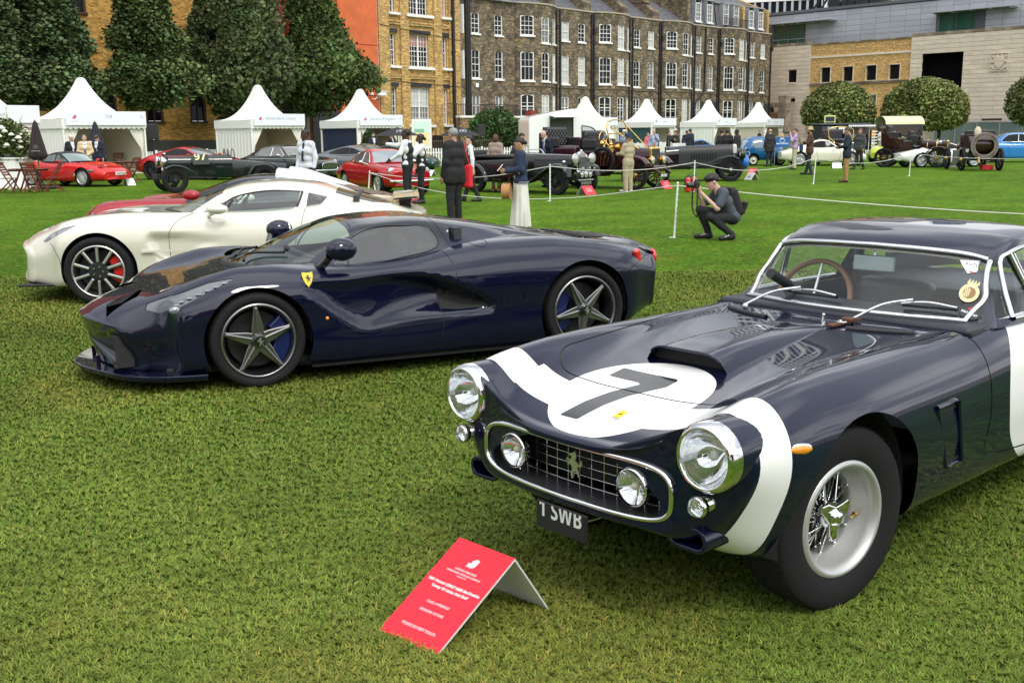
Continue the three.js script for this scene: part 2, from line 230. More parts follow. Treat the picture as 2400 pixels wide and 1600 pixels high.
// ================================================================ ground
{
  const tex=dataTex(1024,1024,(x,y)=>{
    const a=fbm(x / 16,y / 16,5,64,1),b=vnoise(x / 3,y / 3,0,7),c=fbm(x / 128,y / 128,3,8,5),d=hash2(x,y,9);
    const L=0.55 + 0.5 * (a - 0.5) + 0.3 * (b - 0.5) + 0.28 * (d - 0.5),w=clamp((c - 0.45) * 1.4 + (a - 0.5) * 0.8,0,1);
    return [L * lerp(0.78,1.0,w),L * 0.98,L * lerp(0.42,0.6,w)];
  },true);
  tex.repeat.set(0.4,0.4);
  const bump=dataTex(512,512,(x,y)=>0.5 * vnoise(x / 4,y / 4,128,2) + 0.3 * hash2(x,y,3) + 0.2 * fbm(x / 32,y / 32,2,16,4),false);bump.repeat.set(0.9,0.9);
  const base=new THREE.PlaneGeometry(1600,1600,1,1).rotateX(-Math.PI / 2).translate(0,-0.012,-300);
  tag(mesh('ground',metricUV(base),std([0.2,0.19,0.16],0.95)),'grey paved ground beyond the lawn','ground',null,'structure');
  // lawn: one sheet, finer near the viewer, with broad mowing bands, dry and lush patches
  const us=[],vs=[];for (let i=0;i <= 150;i++) us.push(i / 150);for (let j=0;j <= 200;j++) vs.push(j / 200);
  const rows=us.map((u)=>vs.map((v)=>{const z=14 - 134 * Math.pow(v,1.6),h=12 + 0.62 * Math.max(0,-z);return new THREE.Vector3((u * 2 - 1) * h,0,z);}));
  const g=gridGeo(rows,false),p=g.attributes.position,uv=g.attributes.uv,col=new Float32Array(p.count * 3);
  for (let i=0;i < p.count;i++) {const x=p.getX(i),z=p.getZ(i),c=lawnTone(x,z);col.set(c,i * 3);uv.setXY(i,x,z);}
  g.setAttribute('color',new THREE.BufferAttribute(col,3));
  const up=g.attributes.normal;for (let i=0;i < up.count;i++) up.setXYZ(i,0,1,0);
  const idx=g.index.array;if (true) {const a=new THREE.Vector3(),b=new THREE.Vector3(),c=new THREE.Vector3();a.fromBufferAttribute(p,idx[0]);b.fromBufferAttribute(p,idx[1]);c.fromBufferAttribute(p,idx[2]);if (b.sub(a).cross(c.sub(a)).y < 0) for (let i=0;i < idx.length;i += 3) {const t=idx[i + 1];idx[i + 1]=idx[i + 2];idx[i + 2]=t;}}
  tag(mesh('lawn',g,phys([0.64,0.6,0.21],0.95,0,{map: tex,bumpMap: bump,bumpScale: 0.012,vertexColors: true,specularIntensity: 0.15 })),'wide mown green lawn under the parked cars','lawn',null,'structure');
  // blades where they can be told apart
  const R=rng(5),blades=[],bc=[];
  const pos=[],nor=[],bl=[];
  for (let i=0;i < 9;i++) {
    const a=R() * 6.283,r=R() * 0.016,h=0.006 + R() * 0.012,w=0.0012 + R() * 0.001,d=R() * 6.283,lean=0.008 + R() * 0.016,x=Math.cos(a) * r,z=Math.sin(a) * r,cx=Math.cos(d),sz=Math.sin(d),k=0.7 + R() * 0.6;
    const q=[[x - cx * w,0,z - sz * w],[x + cx * w,0,z + sz * w],[x - sz * lean * 0.4 + cx * w * 0.8,h * 0.62,z + cx * lean * 0.4 + sz * w * 0.8],[x - sz * lean * 0.4 - cx * w * 0.8,h * 0.62,z + cx * lean * 0.4 - sz * w * 0.8],[x - sz * lean,h,z + cx * lean]];
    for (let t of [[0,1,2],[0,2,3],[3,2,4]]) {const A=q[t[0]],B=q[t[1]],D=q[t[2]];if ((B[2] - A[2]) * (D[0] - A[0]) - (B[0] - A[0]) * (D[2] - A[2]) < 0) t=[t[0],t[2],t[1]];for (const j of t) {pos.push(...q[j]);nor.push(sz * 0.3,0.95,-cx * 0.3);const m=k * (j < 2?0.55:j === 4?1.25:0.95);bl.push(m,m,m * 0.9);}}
  }
  const bg=new THREE.BufferGeometry();bg.setAttribute('position',new THREE.Float32BufferAttribute(pos,3));bg.setAttribute('normal',new THREE.Float32BufferAttribute(nor,3));bg.setAttribute('uv',new THREE.Float32BufferAttribute(new Float32Array(pos.length / 3 * 2),2));bg.setAttribute('color',new THREE.Float32BufferAttribute(bl,3));
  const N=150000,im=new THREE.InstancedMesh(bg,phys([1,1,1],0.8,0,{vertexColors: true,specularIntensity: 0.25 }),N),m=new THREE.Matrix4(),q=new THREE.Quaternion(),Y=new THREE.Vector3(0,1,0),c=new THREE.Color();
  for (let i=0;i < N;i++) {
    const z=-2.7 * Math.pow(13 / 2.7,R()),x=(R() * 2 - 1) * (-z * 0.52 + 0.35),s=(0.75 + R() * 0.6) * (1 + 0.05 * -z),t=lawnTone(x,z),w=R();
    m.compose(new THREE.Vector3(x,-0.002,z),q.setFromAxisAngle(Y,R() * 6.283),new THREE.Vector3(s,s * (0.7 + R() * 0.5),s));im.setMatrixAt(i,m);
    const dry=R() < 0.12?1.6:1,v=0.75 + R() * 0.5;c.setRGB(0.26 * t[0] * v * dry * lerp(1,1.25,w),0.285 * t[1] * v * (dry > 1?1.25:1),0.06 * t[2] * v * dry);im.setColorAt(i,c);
  }
  im.name='grass';im.receiveShadow=true;scene.add(im);tag(im,'short mown grass blades in the foreground of the lawn','grass',null,'stuff');
}
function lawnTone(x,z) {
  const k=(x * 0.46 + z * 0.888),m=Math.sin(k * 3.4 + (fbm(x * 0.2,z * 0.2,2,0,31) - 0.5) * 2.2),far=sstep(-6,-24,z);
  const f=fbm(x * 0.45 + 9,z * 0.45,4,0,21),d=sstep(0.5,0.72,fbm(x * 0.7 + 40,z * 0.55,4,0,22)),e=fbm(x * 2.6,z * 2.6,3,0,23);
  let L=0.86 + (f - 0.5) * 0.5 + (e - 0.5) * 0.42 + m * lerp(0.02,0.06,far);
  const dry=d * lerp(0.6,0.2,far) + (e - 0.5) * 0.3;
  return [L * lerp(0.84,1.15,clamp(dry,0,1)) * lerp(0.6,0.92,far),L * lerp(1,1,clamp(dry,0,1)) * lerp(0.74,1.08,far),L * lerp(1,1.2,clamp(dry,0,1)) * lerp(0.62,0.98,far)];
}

// ================================================================ building kit
const brickTex=(seed,tones,mortar,soot)=>dataTex(1024,1024,(x,y)=>{ // 4.8 m of stretcher bond: 21 bricks by 64 courses
  const row=Math.floor(y / 16),off=(row & 1) * 24,cx=Math.floor(((x + off) % 1024) / 48.76),bx=((x + off) % 1024) - cx * 48.76,by=y - row * 16,h=hash2(cx,row,seed),h2=hash2(cx,row,seed + 1);
  const t=tones[Math.floor(h * tones.length)],n=fbm(x / 6,y / 6,3,0,seed) - 0.5,st=fbm(x / 128,y / 128,4,8,seed + 3),k=(0.82 + 0.36 * h2 + n * 0.35) * lerp(1,soot,sstep(0.42,0.68,st));
  const j=bx < 2.4 || by < 2.2;
  return j?mortar.map((v)=>v / 255 * (0.9 + n * 0.4) * lerp(1,soot,sstep(0.42,0.68,st))):t.map((v)=>v / 255 * k);
},true,1 / 4.8);
const stainTex=(seed,c,amt,sx=1,sy=1)=>dataTex(512,512,(x,y)=>{const n=fbm(x / 64 * sx,y / 64 * sy,5,0,seed),f=hash2(x,y,seed) - 0.5,k=1 + (n - 0.5) * amt + f * 0.06;return c.map((v)=>v / 255 * k);},true,0.25);
const MB={
  dark: std([1,1,1],0.9,0,{map: brickTex(11,[[120,106,84],[104,93,76],[138,118,86],[92,84,72],[112,101,84],[152,130,94]],[104,96,84],0.72) }),
  stock: std([1,1,1],0.9,0,{map: brickTex(21,[[196,158,92],[182,146,86],[206,168,100],[170,136,82],[190,152,96]],[176,152,110],0.95) }),
  yellow: std([1,1,1],0.9,0,{map: brickTex(31,[[198,152,72],[184,136,62],[206,162,84],[172,128,60]],[176,142,90],0.93) }),
  amber: std([1,1,1],0.9,0,{map: brickTex(41,[[202,164,102],[192,152,94],[210,172,110],[184,146,90]],[190,160,112],0.97) }),
  red: std([1,1,1],0.88,0,{map: brickTex(51,[[150,62,40],[140,56,36],[160,70,46],[128,52,36]],[140,80,60],0.85) }),
  old: std([1,1,1],0.92,0,{map: brickTex(61,[[150,118,72],[128,100,66],[108,90,66],[168,134,86],[96,82,64]],[120,104,82],0.55) }),
  orange: std([1,1,1],0.85,0,{map: stainTex(3,[204,104,60],0.22) }),concrete: std([1,1,1],0.9,0,{map: stainTex(5,[170,160,142],0.4) }),
  slate: std([1,1,1],0.7,0,{map: dataTex(512,512,(x,y)=>{const r=Math.floor(y / 21),c=Math.floor((x + (r & 1) * 16) / 32),e=(y % 21 < 2 || (x + (r & 1) * 16) % 32 < 1)?0.7:1,k=(0.8 + 0.35 * hash2(c,r,4)) * e;return [0.36 * k,0.36 * k,0.38 * k];},true,1 / 3) }),
  lead: std([0.3,0.31,0.33],0.6,0.1),render: std([0.78,0.76,0.72],0.7),pipe: std([0.012,0.011,0.011],0.45),sash: std([0.8,0.79,0.75],0.5),maroon: std([0.06,0.025,0.022],0.6),plinth: std([0.07,0.075,0.065],0.8),
  stones: [0,1,2,3].map((i)=>std([1,1,1].map((v)=>v * [0.94,1,1.05,0.98][i]),0.85,0,{map: stainTex(71 + i,[206,192,174],0.16,0.6,2) })),stain: std([1,1,1],0.9,0,{map: stainTex(77,[128,116,100],0.9) }),
  clad: [0,1,2].map((i)=>std([0.36 + i * 0.02,0.38 + i * 0.02,0.42 + i * 0.02],0.5,0.25)),seam: std([0.1,0.105,0.12],0.6),
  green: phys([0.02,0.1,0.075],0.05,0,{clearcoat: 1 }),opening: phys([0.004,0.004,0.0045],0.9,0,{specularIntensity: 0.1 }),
  paneDark: phys([0.01,0.011,0.012],0.08,0,{specularIntensity: 0.35 }),paneGrey: phys([0.16,0.165,0.165],0.2,0,{clearcoat: 0.6 }),paneBlind: phys([0.5,0.51,0.48],0.4,0,{clearcoat: 0.5 }),paneRed: phys([0.32,0.14,0.1],0.4,0,{clearcoat: 0.5 }),
};
// walls as a grid of cells with holes and reveals; map(u, y, w) places a point
function wallGeo(us,ys,holes,map,depth=0.2) {
  const cu=[...us],cy=[...ys];for (const h of holes) {cu.push(h[0],h[2]);cy.push(h[1],h[3]);}
  const uniq=(a)=>a.sort((x,y)=>x - y).filter((v,i,s)=>!i || v - s[i - 1] > 1e-4),U=uniq(cu),Y=uniq(cy),pos=[],uv=[];
  const quad=(a,b,c,d,ua,ub,uc,ud)=>{pos.push(...a,...b,...c,...a,...c,...d);uv.push(...ua,...ub,...uc,...ua,...uc,...ud);};
  for (let i=0;i < U.length - 1;i++) for (let j=0;j < Y.length - 1;j++) {
    const mu=(U[i] + U[i + 1]) / 2,my=(Y[j] + Y[j + 1]) / 2;if (holes.some((h)=>mu > h[0] && mu < h[2] && my > h[1] && my < h[3])) continue;
    quad(map(U[i],Y[j],0),map(U[i + 1],Y[j],0),map(U[i + 1],Y[j + 1],0),map(U[i],Y[j + 1],0),[U[i],Y[j]],[U[i + 1],Y[j]],[U[i + 1],Y[j + 1]],[U[i],Y[j + 1]]);
  }
  for (const [a,b,c,d] of holes) for (const [p,q] of [[[a,b],[a,d]],[[c,d],[c,b]],[[a,d],[c,d]],[[c,b],[a,b]]]) quad(map(...p,0),map(...q,0),map(...q,-depth),map(...p,-depth),[0,p[1]],[0,q[1]],[depth,q[1]],[depth,p[1]]);
  const g=new THREE.BufferGeometry();g.setAttribute('position',new THREE.Float32BufferAttribute(pos,3));g.setAttribute('uv',new THREE.Float32BufferAttribute(uv,2));g.computeVertexNormals();return g;
}
const winCache=new Map();
function sash(parent,w,h,cols,rows,m4,pane=MB.paneDark,opt={}) { // a white sash window standing on its sill; origin at the middle of its foot, facing +z
  const key=[w,h,cols,rows,opt.mid,opt.door,opt.open].join();
  if (!winCache.has(key)) {
    const f=0.075,b=0.028,L=[],mid=opt.mid ?? h * 0.5,top=h;
    L.push(box(f,h,0.1,-w / 2 + f / 2,h / 2,0),box(f,h,0.1,w / 2 - f / 2,h / 2,0),box(w - 2 * f,f,0.1,0,f / 2,0));
    {const s=new THREE.Shape();const r=w * 0.09;s.moveTo(-w / 2,h);s.quadraticCurveTo(0,h + 2 * r,w / 2,h);s.lineTo(w / 2 - f,h - f);s.quadraticCurveTo(0,h - f + 1.7 * r,-w / 2 + f,h - f);L.push(extr(s,0.1,0,1,6).translate(0,0,-0.05));}
    if (!opt.door) L.push(box(w - 2 * f,0.055,0.07,0,mid,0.004));else {L.push(box(0.09,h - f,0.08,0,h / 2,0.004),box(w - 2 * f,0.07,0.07,0,h * 0.68,0.004));}
    for (let i=1;i < cols;i++) L.push(box(b,h - f,0.04,-w / 2 + f + (w - 2 * f) * i / cols,h / 2 + 0.02,-0.005));
    for (let j=1;j < rows;j++) {const y=f + (h - 2 * f) * j / rows;if (!opt.open || y > mid) L.push(box(w - 2 * f,b,0.036,0,y,-0.005));}
    winCache.set(key,{frame: join(L),pane: box(w - 0.1,h - 0.04,0.01,0,h / 2 + 0.02,-0.03),sill: box(w + 0.22,0.13,0.26,0,-0.07,0.06) });
  }
  const k=winCache.get(key),o=mesh('window',k.frame,MB.sash,parent);o.applyMatrix4(m4);mesh('pane',k.pane,pane,o);if (opt.sill !== false) mesh('sill',k.sill,MB.sash,o);return o;
}
const winAt=(map,u,y,w=-0.1,turn=0)=>{const p=map(u,y,w);return M4(p,[0,turn,0]);};
// ================================================================ brick street front (one straight line behind the tents, seen at an angle)
const STREET={p: [0.2,0,-92],turn: 0.829 };
function fac(F,px,py,w=0) {const d=ray(px,py),n=[Math.sin(F.turn),Math.cos(F.turn)],a=[Math.cos(F.turn),-Math.sin(F.turn)],t=(F.p[0] * n[0] + F.p[2] * n[1] + w) / (d.x * n[0] + d.z * n[1]);return [(d.x * t - F.p[0]) * a[0] + (d.z * t - F.p[2]) * a[1],EYE + d.y * t];}
const at=(F,u,y,w)=>{const a=[Math.cos(F.turn),-Math.sin(F.turn)],n=[Math.sin(F.turn),Math.cos(F.turn)];return [F.p[0] + u * a[0] + w * n[0],y,F.p[2] + u * a[1] + w * n[1]];};
const flat=(u,y,w)=>[u,y,w];

{ // terrace houses: a bowed bay and a flat bay each
  const BY=0.9,ord=['first','second','third','fourth'],bayW=5.2,pitch=10.72;
  const names=['dark brick terrace house with bowed bay, nearest the yellow brick block','dark brick terrace house with bowed bay, second from the yellow brick block','dark brick terrace house with two slate dormers, second from the stone building','dark brick terrace house at the stone building end with slate attic dormers'];
  for (let k=0;k < 4;k++) {
    const u0=0.35 + k * pitch,eave=12.3,t=thing('terrace_house',names[k],'house',at(STREET,u0,0,0),STREET.turn,'dark brick terrace houses behind the tents');
    const bow=(u,y,w)=>{const a=clamp(u / bayW,0,1) * Math.PI,f=Math.pow(Math.sin(a),0.62);const e=0.01,a2=clamp((u + e) / bayW,0,1) * Math.PI,a1=clamp((u - e) / bayW,0,1) * Math.PI,s=BY * (Math.pow(Math.max(0,Math.sin(a2)),0.62) - Math.pow(Math.max(0,Math.sin(a1)),0.62)) / (2 * e),n=Math.hypot(1,s);return [u - s / n * w,y,BY * f + w / n];};
    const us=[];for (let i=0;i <= 26;i++) us.push(bayW * (0.5 - 0.5 * Math.cos(Math.PI * i / 26)));
    const bw=[[0.92,1.26,0.62],[2.95,1.05,0.05],[4.55,0.8,-0.72]],rowsB=[[2.0,4.85],[6.05,8.35],[9.75,11.3]],rowsN=[[2.0,4.85],[6.05,8.35],[9.2,11.25]];
    const holes=[];bw.forEach(([c,w],i)=>(i?rowsN:rowsB).forEach(([a,b])=>holes.push([c - w / 2,a,c + w / 2,b + 0.04])));
    mesh('bow_wall',wallGeo(us,[0,eave],holes,bow),MB.dark,t);
    const fw=[[bayW + 1.45,1.0],[bayW + 3.75,1.0]],rowsF=[[2.0,4.8],[5.95,8.3],[9.65,11.2]],hf=[];fw.forEach(([c,w])=>rowsF.forEach(([a,b])=>hf.push([c - w / 2,a,c + w / 2,b + 0.03])));
    mesh('flat_wall',wallGeo([bayW,pitch],[0,eave],hf,flat),MB.dark,t);
    const R=rng(k * 7 + 3),panes=[MB.paneDark,MB.paneGrey,MB.paneBlind,MB.paneGrey,MB.paneDark];
    const rot=(c)=>{const e=0.05,A=bow(c - e,0,0),B=bow(c + e,0,0);return -Math.atan2(B[2] - A[2],B[0] - A[0]);};
    bw.forEach(([c,w],i)=>(i?rowsN:rowsB).forEach(([a,b],r)=>{const door=r === 0,cols=i?2:3;sash(t,w,b - a,door?2:cols,door?5:4,winAt(bow,c,a,-0.09,rot(c)),i === 0?(r === 1 && k !== 1?MB.paneDark:panes[Math.floor(R() * 2) * 4]):panes[Math.floor(R() * 5)],{door,mid: r === 2?(b - a) * 0.5:(b - a) * 0.5,open: i === 0 && r === 1 && k !== 1 });}));
    fw.forEach(([c,w])=>rowsF.forEach(([a,b],r)=>sash(t,w,b - a,2,r?4:5,winAt(flat,c,a,-0.09),k === 0 && r === 1?MB.paneBlind:panes[Math.floor(R() * 5)],{door: r === 0 })));
    // parapet copings, string course, pipes
    const top=[];for (let i=0;i < us.length - 1;i++) top.push(plank(bow(us[i],eave + 0.06,-0.1),bow(us[i + 1],eave + 0.06,-0.1),0.36,0.12));top.push(box(pitch - bayW,0.12,0.36,(pitch + bayW) / 2,eave + 0.06,-0.1));
    mesh('coping',join(top),MB.concrete,t);
    mesh('string_course',join([box(pitch - bayW,0.07,0.08,(pitch + bayW) / 2,5.62,0.03),...us.slice(0,-1).map((u,i)=>plank(bow(u,5.62,0.02),bow(us[i + 1],5.62,0.02),0.08,0.07))]),MB.dark,t);
    for (const u of [bayW + 0.12,bayW + 0.62,pitch - 0.12,pitch - 0.45].slice(0,k === 3?3:4)) {const hop=box(0.32,0.36,0.26,u,eave - 1.6,0.16);mesh('drain_pipe',join([cyl(0.075,0.075,eave - 1.1,u,(eave - 1.1) / 2 + 1,0.12,null,8),u > pitch - 0.3 || u < bayW + 0.3?hop:null,...[3,5.6,8.2,10.6].map((y)=>cyl(0.1,0.1,0.1,u,y,0.12,null,8))]),MB.pipe,t);}
    if (k === 2) mesh('drain_pipe',tube([[bayW + 2.55,12.2,0.14],[bayW + 2.5,7,0.14],[bayW + 2.4,5.7,0.14],[bayW + 1.2,4.9,0.14],[bayW + 0.75,4.2,0.14],[bayW + 0.75,1,0.14]],0.085,60,7),MB.pipe,t);
    if (k >= 2) mesh('lower_wall_band',join([box(1.0,3.1,0.03,bayW + 0.5,3.2,0.03),box(1.25,3.1,0.03,bayW + 2.6,3.2,0.03),box(1.1,3.1,0.03,bayW + 4.85,3.2,0.03)]),std([0.03,0.031,0.036],0.8),t);
    // roofs: slate slope behind the parapet with a brick party wall and stack at its right-hand end, or an attic storey
    const back=-9,ridge=17.2;
    const slope=(u0,u1,y0,w0,y1,w1)=>{const g=new THREE.BufferGeometry(),a=[u0,y0,w0],b=[u1,y0,w0],c=[u1,y1,w1],d=[u0,y1,w1],L=Math.hypot(y1 - y0,w1 - w0);g.setAttribute('position',new THREE.Float32BufferAttribute([...a,...b,...c,...a,...c,...d],3));g.setAttribute('uv',new THREE.Float32BufferAttribute([u0,0,u1,0,u1,L,u0,0,u1,L,u0,L],2));g.computeVertexNormals();return g;};
    const party=(u,th,pts)=>metricUV(extr(poly(pts),th).rotateY(Math.PI / 2).translate(u,0,0)); // pts are (depth behind the front, height)
    if (k < 2) {
      mesh('roof',slope(0,pitch,eave - 0.1,-0.3,ridge,-7),MB.slate,t);
      mesh('party_wall',party(pitch - 1.1,1.1,[[0.35,0],[0.35,eave + 0.9],[7.6,ridge + 0.9],[9,ridge + 0.9],[9,0]]),MB.dark,t);
      mesh('party_wall',party(bayW - 0.5,0.9,[[0.35,0],[0.35,eave + 0.9],[7.6,ridge + 0.9],[9,ridge + 0.9],[9,0]]),MB.dark,t);
      for (const [u,w] of [[pitch - 0.55,1.25],[bayW - 0.05,1.1]]) {const c=mesh('chimney',metricUV(box(w,6.2,3.6,u,17.2,-3.2)),MB.dark,t);for (const d of [-1.2,-0.4,0.4,1.2]) mesh('chimney_pot',cyl(0.14,0.17,0.7,u,20.6,-3.2 + d,null,10),MB.red,c);}
    }else if (k === 2) {
      mesh('roof',slope(0,bayW,eave - 0.1,-0.3,ridge,-7),MB.slate,t);
      mesh('party_wall',party(bayW - 0.25,0.5,[[0.35,0],[0.35,eave + 3.5],[3,eave + 4.2],[7.6,ridge + 0.9],[9,ridge + 0.9],[9,0]]),MB.dark,t);
      mesh('chimney',metricUV(box(1.2,6.2,3.6,bayW - 0.7,16.4,-4.6)),MB.dark,t);
      attic(t,bayW + 0.25,pitch - 0.1,eave,15.1,17.2);
    }else {attic(t,0.15,bayW - 0.1,eave,15.0,17.1,true);attic(t,bayW + 0.2,pitch - 0.4,eave,14.7,16.9);for (const u of [bayW - 0.1,pitch - 0.35]) mesh('party_wall',party(u,0.35,[[0.35,0],[0.35,eave + 2.6],[2.0,eave + 3.2],[7,ridge + 0.4],[9,ridge + 0.4],[9,0]]),MB.stock,t);mesh('chimney',metricUV(box(1.3,4,3,bayW + 0.2,17.6,-5)),MB.old,t);}
    function attic(t,a,b,e,y1,y2,balc) {
      mesh('mansard',slope(a,b,e - 0.1,-0.45,y1,-0.95),MB.slate,t);mesh('roof',slope(a,b,y1,-0.8,y2,-5.5),MB.slate,t);mesh('roof_edge',box(b - a,0.1,0.2,(a + b) / 2,y1,-0.85),MB.lead,t);
      for (const c of [a + (b - a) * 0.3,a + (b - a) * 0.72]) {const o=sash(t,0.95,balc?2.1:1.75,2,4,M4([c,e + 0.5,-0.42]),MB.paneGrey,{sill: !balc });mesh('dormer_cheek',join([box(0.12,2.3,1,-0.55,1.0,-0.45),box(0.12,2.3,1,0.55,1.0,-0.45),box(1.3,0.12,1.1,0,2.2,-0.4)]),MB.lead,o);}
      if (balc) mesh('balcony_rail',join([box(b - a,0.04,0.04,(a + b) / 2,e + 1.1,0.3),...Array.from({length: 36 },(_,i)=>box(0.02,1.0,0.02,a + (b - a) * (i + 0.5) / 36,e + 0.6,0.3))]),MB.pipe,t);
    }
  }
  // the plain bay left of the first house, with pipes and a yard wall
  const u0=-6.35,W=6.7,e=12.3,t=thing('terrace_end','plain dark brick end of the terrace with two columns of white sashes beside black pipes','house',at(STREET,u0,0,0),STREET.turn);
  const cols=[[2.02,0.95],[4.75,0.95]],rows=[[2.4,4.7],[6.1,8.3],[9.6,11.15]],holes=[];cols.forEach(([c,w])=>rows.forEach(([a,b])=>holes.push([c - w / 2,a,c + w / 2,b])));
  mesh('wall',wallGeo([0,W],[0,e],holes,flat),MB.dark,t);cols.forEach(([c,w])=>rows.forEach(([a,b],r)=>sash(t,w,b - a,2,r?4:3,winAt(flat,c,a,-0.09),r?MB.paneDark:MB.paneGrey,{door: !r })));
  mesh('coping',box(W,0.12,0.36,W / 2,e + 0.06,-0.1),MB.concrete,t);
  for (const u of [0.85,1.05,1.22]) mesh('drain_pipe',cyl(0.09,0.09,14,u,7.5,0.14,null,8),MB.pipe,t);
  for (const y of [2.2,5.9,9.4]) {const o=mesh('side_window',box(0.1,2.2,0.34,0.35,y + 1.2,0.15),MB.sash,t);mesh('pane',box(0.02,1.9,0.22,0.41,y + 1.2,0.15),MB.paneGrey,o);}
  mesh('roof',new THREE.PlaneGeometry(W,8).rotateX(-0.95).translate(W / 2,14.6,-3),MB.slate,t);mesh('chimney',metricUV(box(1.2,6,3.4,W - 0.3,16.8,-3.4)),MB.dark,t);mesh('alarm_box',box(0.22,0.3,0.1,2.1,5.55,0.06),MB.white,t);
}
{ // yellow stock brick block with tall white sashes
  const uL=-14.75,W=8.4,H=21,t=thing('stock_brick_block','yellow stock brick block with tall white sashes and a black drain pipe','building',at(STREET,uL,0,0.15),STREET.turn);
  const cols=[[1.42,0.5,1],[4.1,1.92,4],[6.78,0.48,1]],rows=[[2.4,5.15],[6.72,9.05],[10.55,13.2],[14.6,17]],holes=[];cols.forEach(([c,w])=>rows.forEach(([a,b])=>holes.push([c - w / 2,a,c + w / 2,b])));
  mesh('wall',wallGeo([0,W],[0,H],holes,(u,y,w)=>[u,y,w],0.3),MB.stock,t);
  for (const [a,b] of [[0,1.02],[2.15,2.98],[5.6,6.42],[7.2,W]]) mesh('pilaster',metricUV(box(b - a,H,0.14,(a + b) / 2,H / 2,0.07)),MB.stock,t);
  for (const [a,b] of rows) for (const [p,q] of [[1.02,2.15],[2.98,5.6],[6.42,7.2]]) mesh('head_band',metricUV(join([box(q - p,0.18,0.15,(p + q) / 2,b + 0.75,0.075),box(q - p,0.1,0.2,(p + q) / 2,b + 0.88,0.1)])),MB.stock,t);
  cols.forEach(([c,w,n],i)=>rows.forEach(([a,b],r)=>{
    if (n > 1) {for (const s of [-1,1]) sash(t,w / 2 + 0.02,b - a,3,6,M4([c + s * w / 4,a,-0.2]),r === 1?MB.paneDark:r === 0?MB.paneGrey:MB.paneDark,{sill: false });if (r === 1) mesh('blind',box(w - 0.2,0.75,0.012,c,b - 0.4,-0.222),MB.paneRed,t);if (r === 0) mesh('blind',box(w - 0.2,1.4,0.012,c,b - 0.7,-0.222),MB.paneBlind,t);mesh('sill',box(w + 0.8,0.2,0.45,c,a - 0.1,0.08),MB.sash,t);}
    else {sash(t,w,b - a,2,6,M4([c,a,-0.2]),i === 2 && r !== 1?MB.paneRed:MB.paneDark,{sill: false });mesh('sill',box(w + 0.55,0.17,0.42,c + 0.1,a - 0.08,0.08),MB.sash,t);}
    mesh('lintel',box(w + 0.35,0.28,0.12,c,b + 0.22,0.05),MT.iron,t);
  }));
  mesh('drain_pipe',join([cyl(0.13,0.13,H,7.5,H / 2,0.3,null,10),...[2,5,8,11].map((y)=>cyl(0.17,0.17,0.14,7.5,y,0.3,null,10))]),MB.pipe,t);
  mesh('cable',join([bar([0.1,9.6,0.17],[W,8.9,0.17],0.02),bar([0.1,5.65,0.17],[W,5.35,0.17],0.02)]),MB.pipe,t);
  mesh('basement_door',box(1.1,1.4,0.06,5.7,0.9,0.17),MT.iron,t);
}
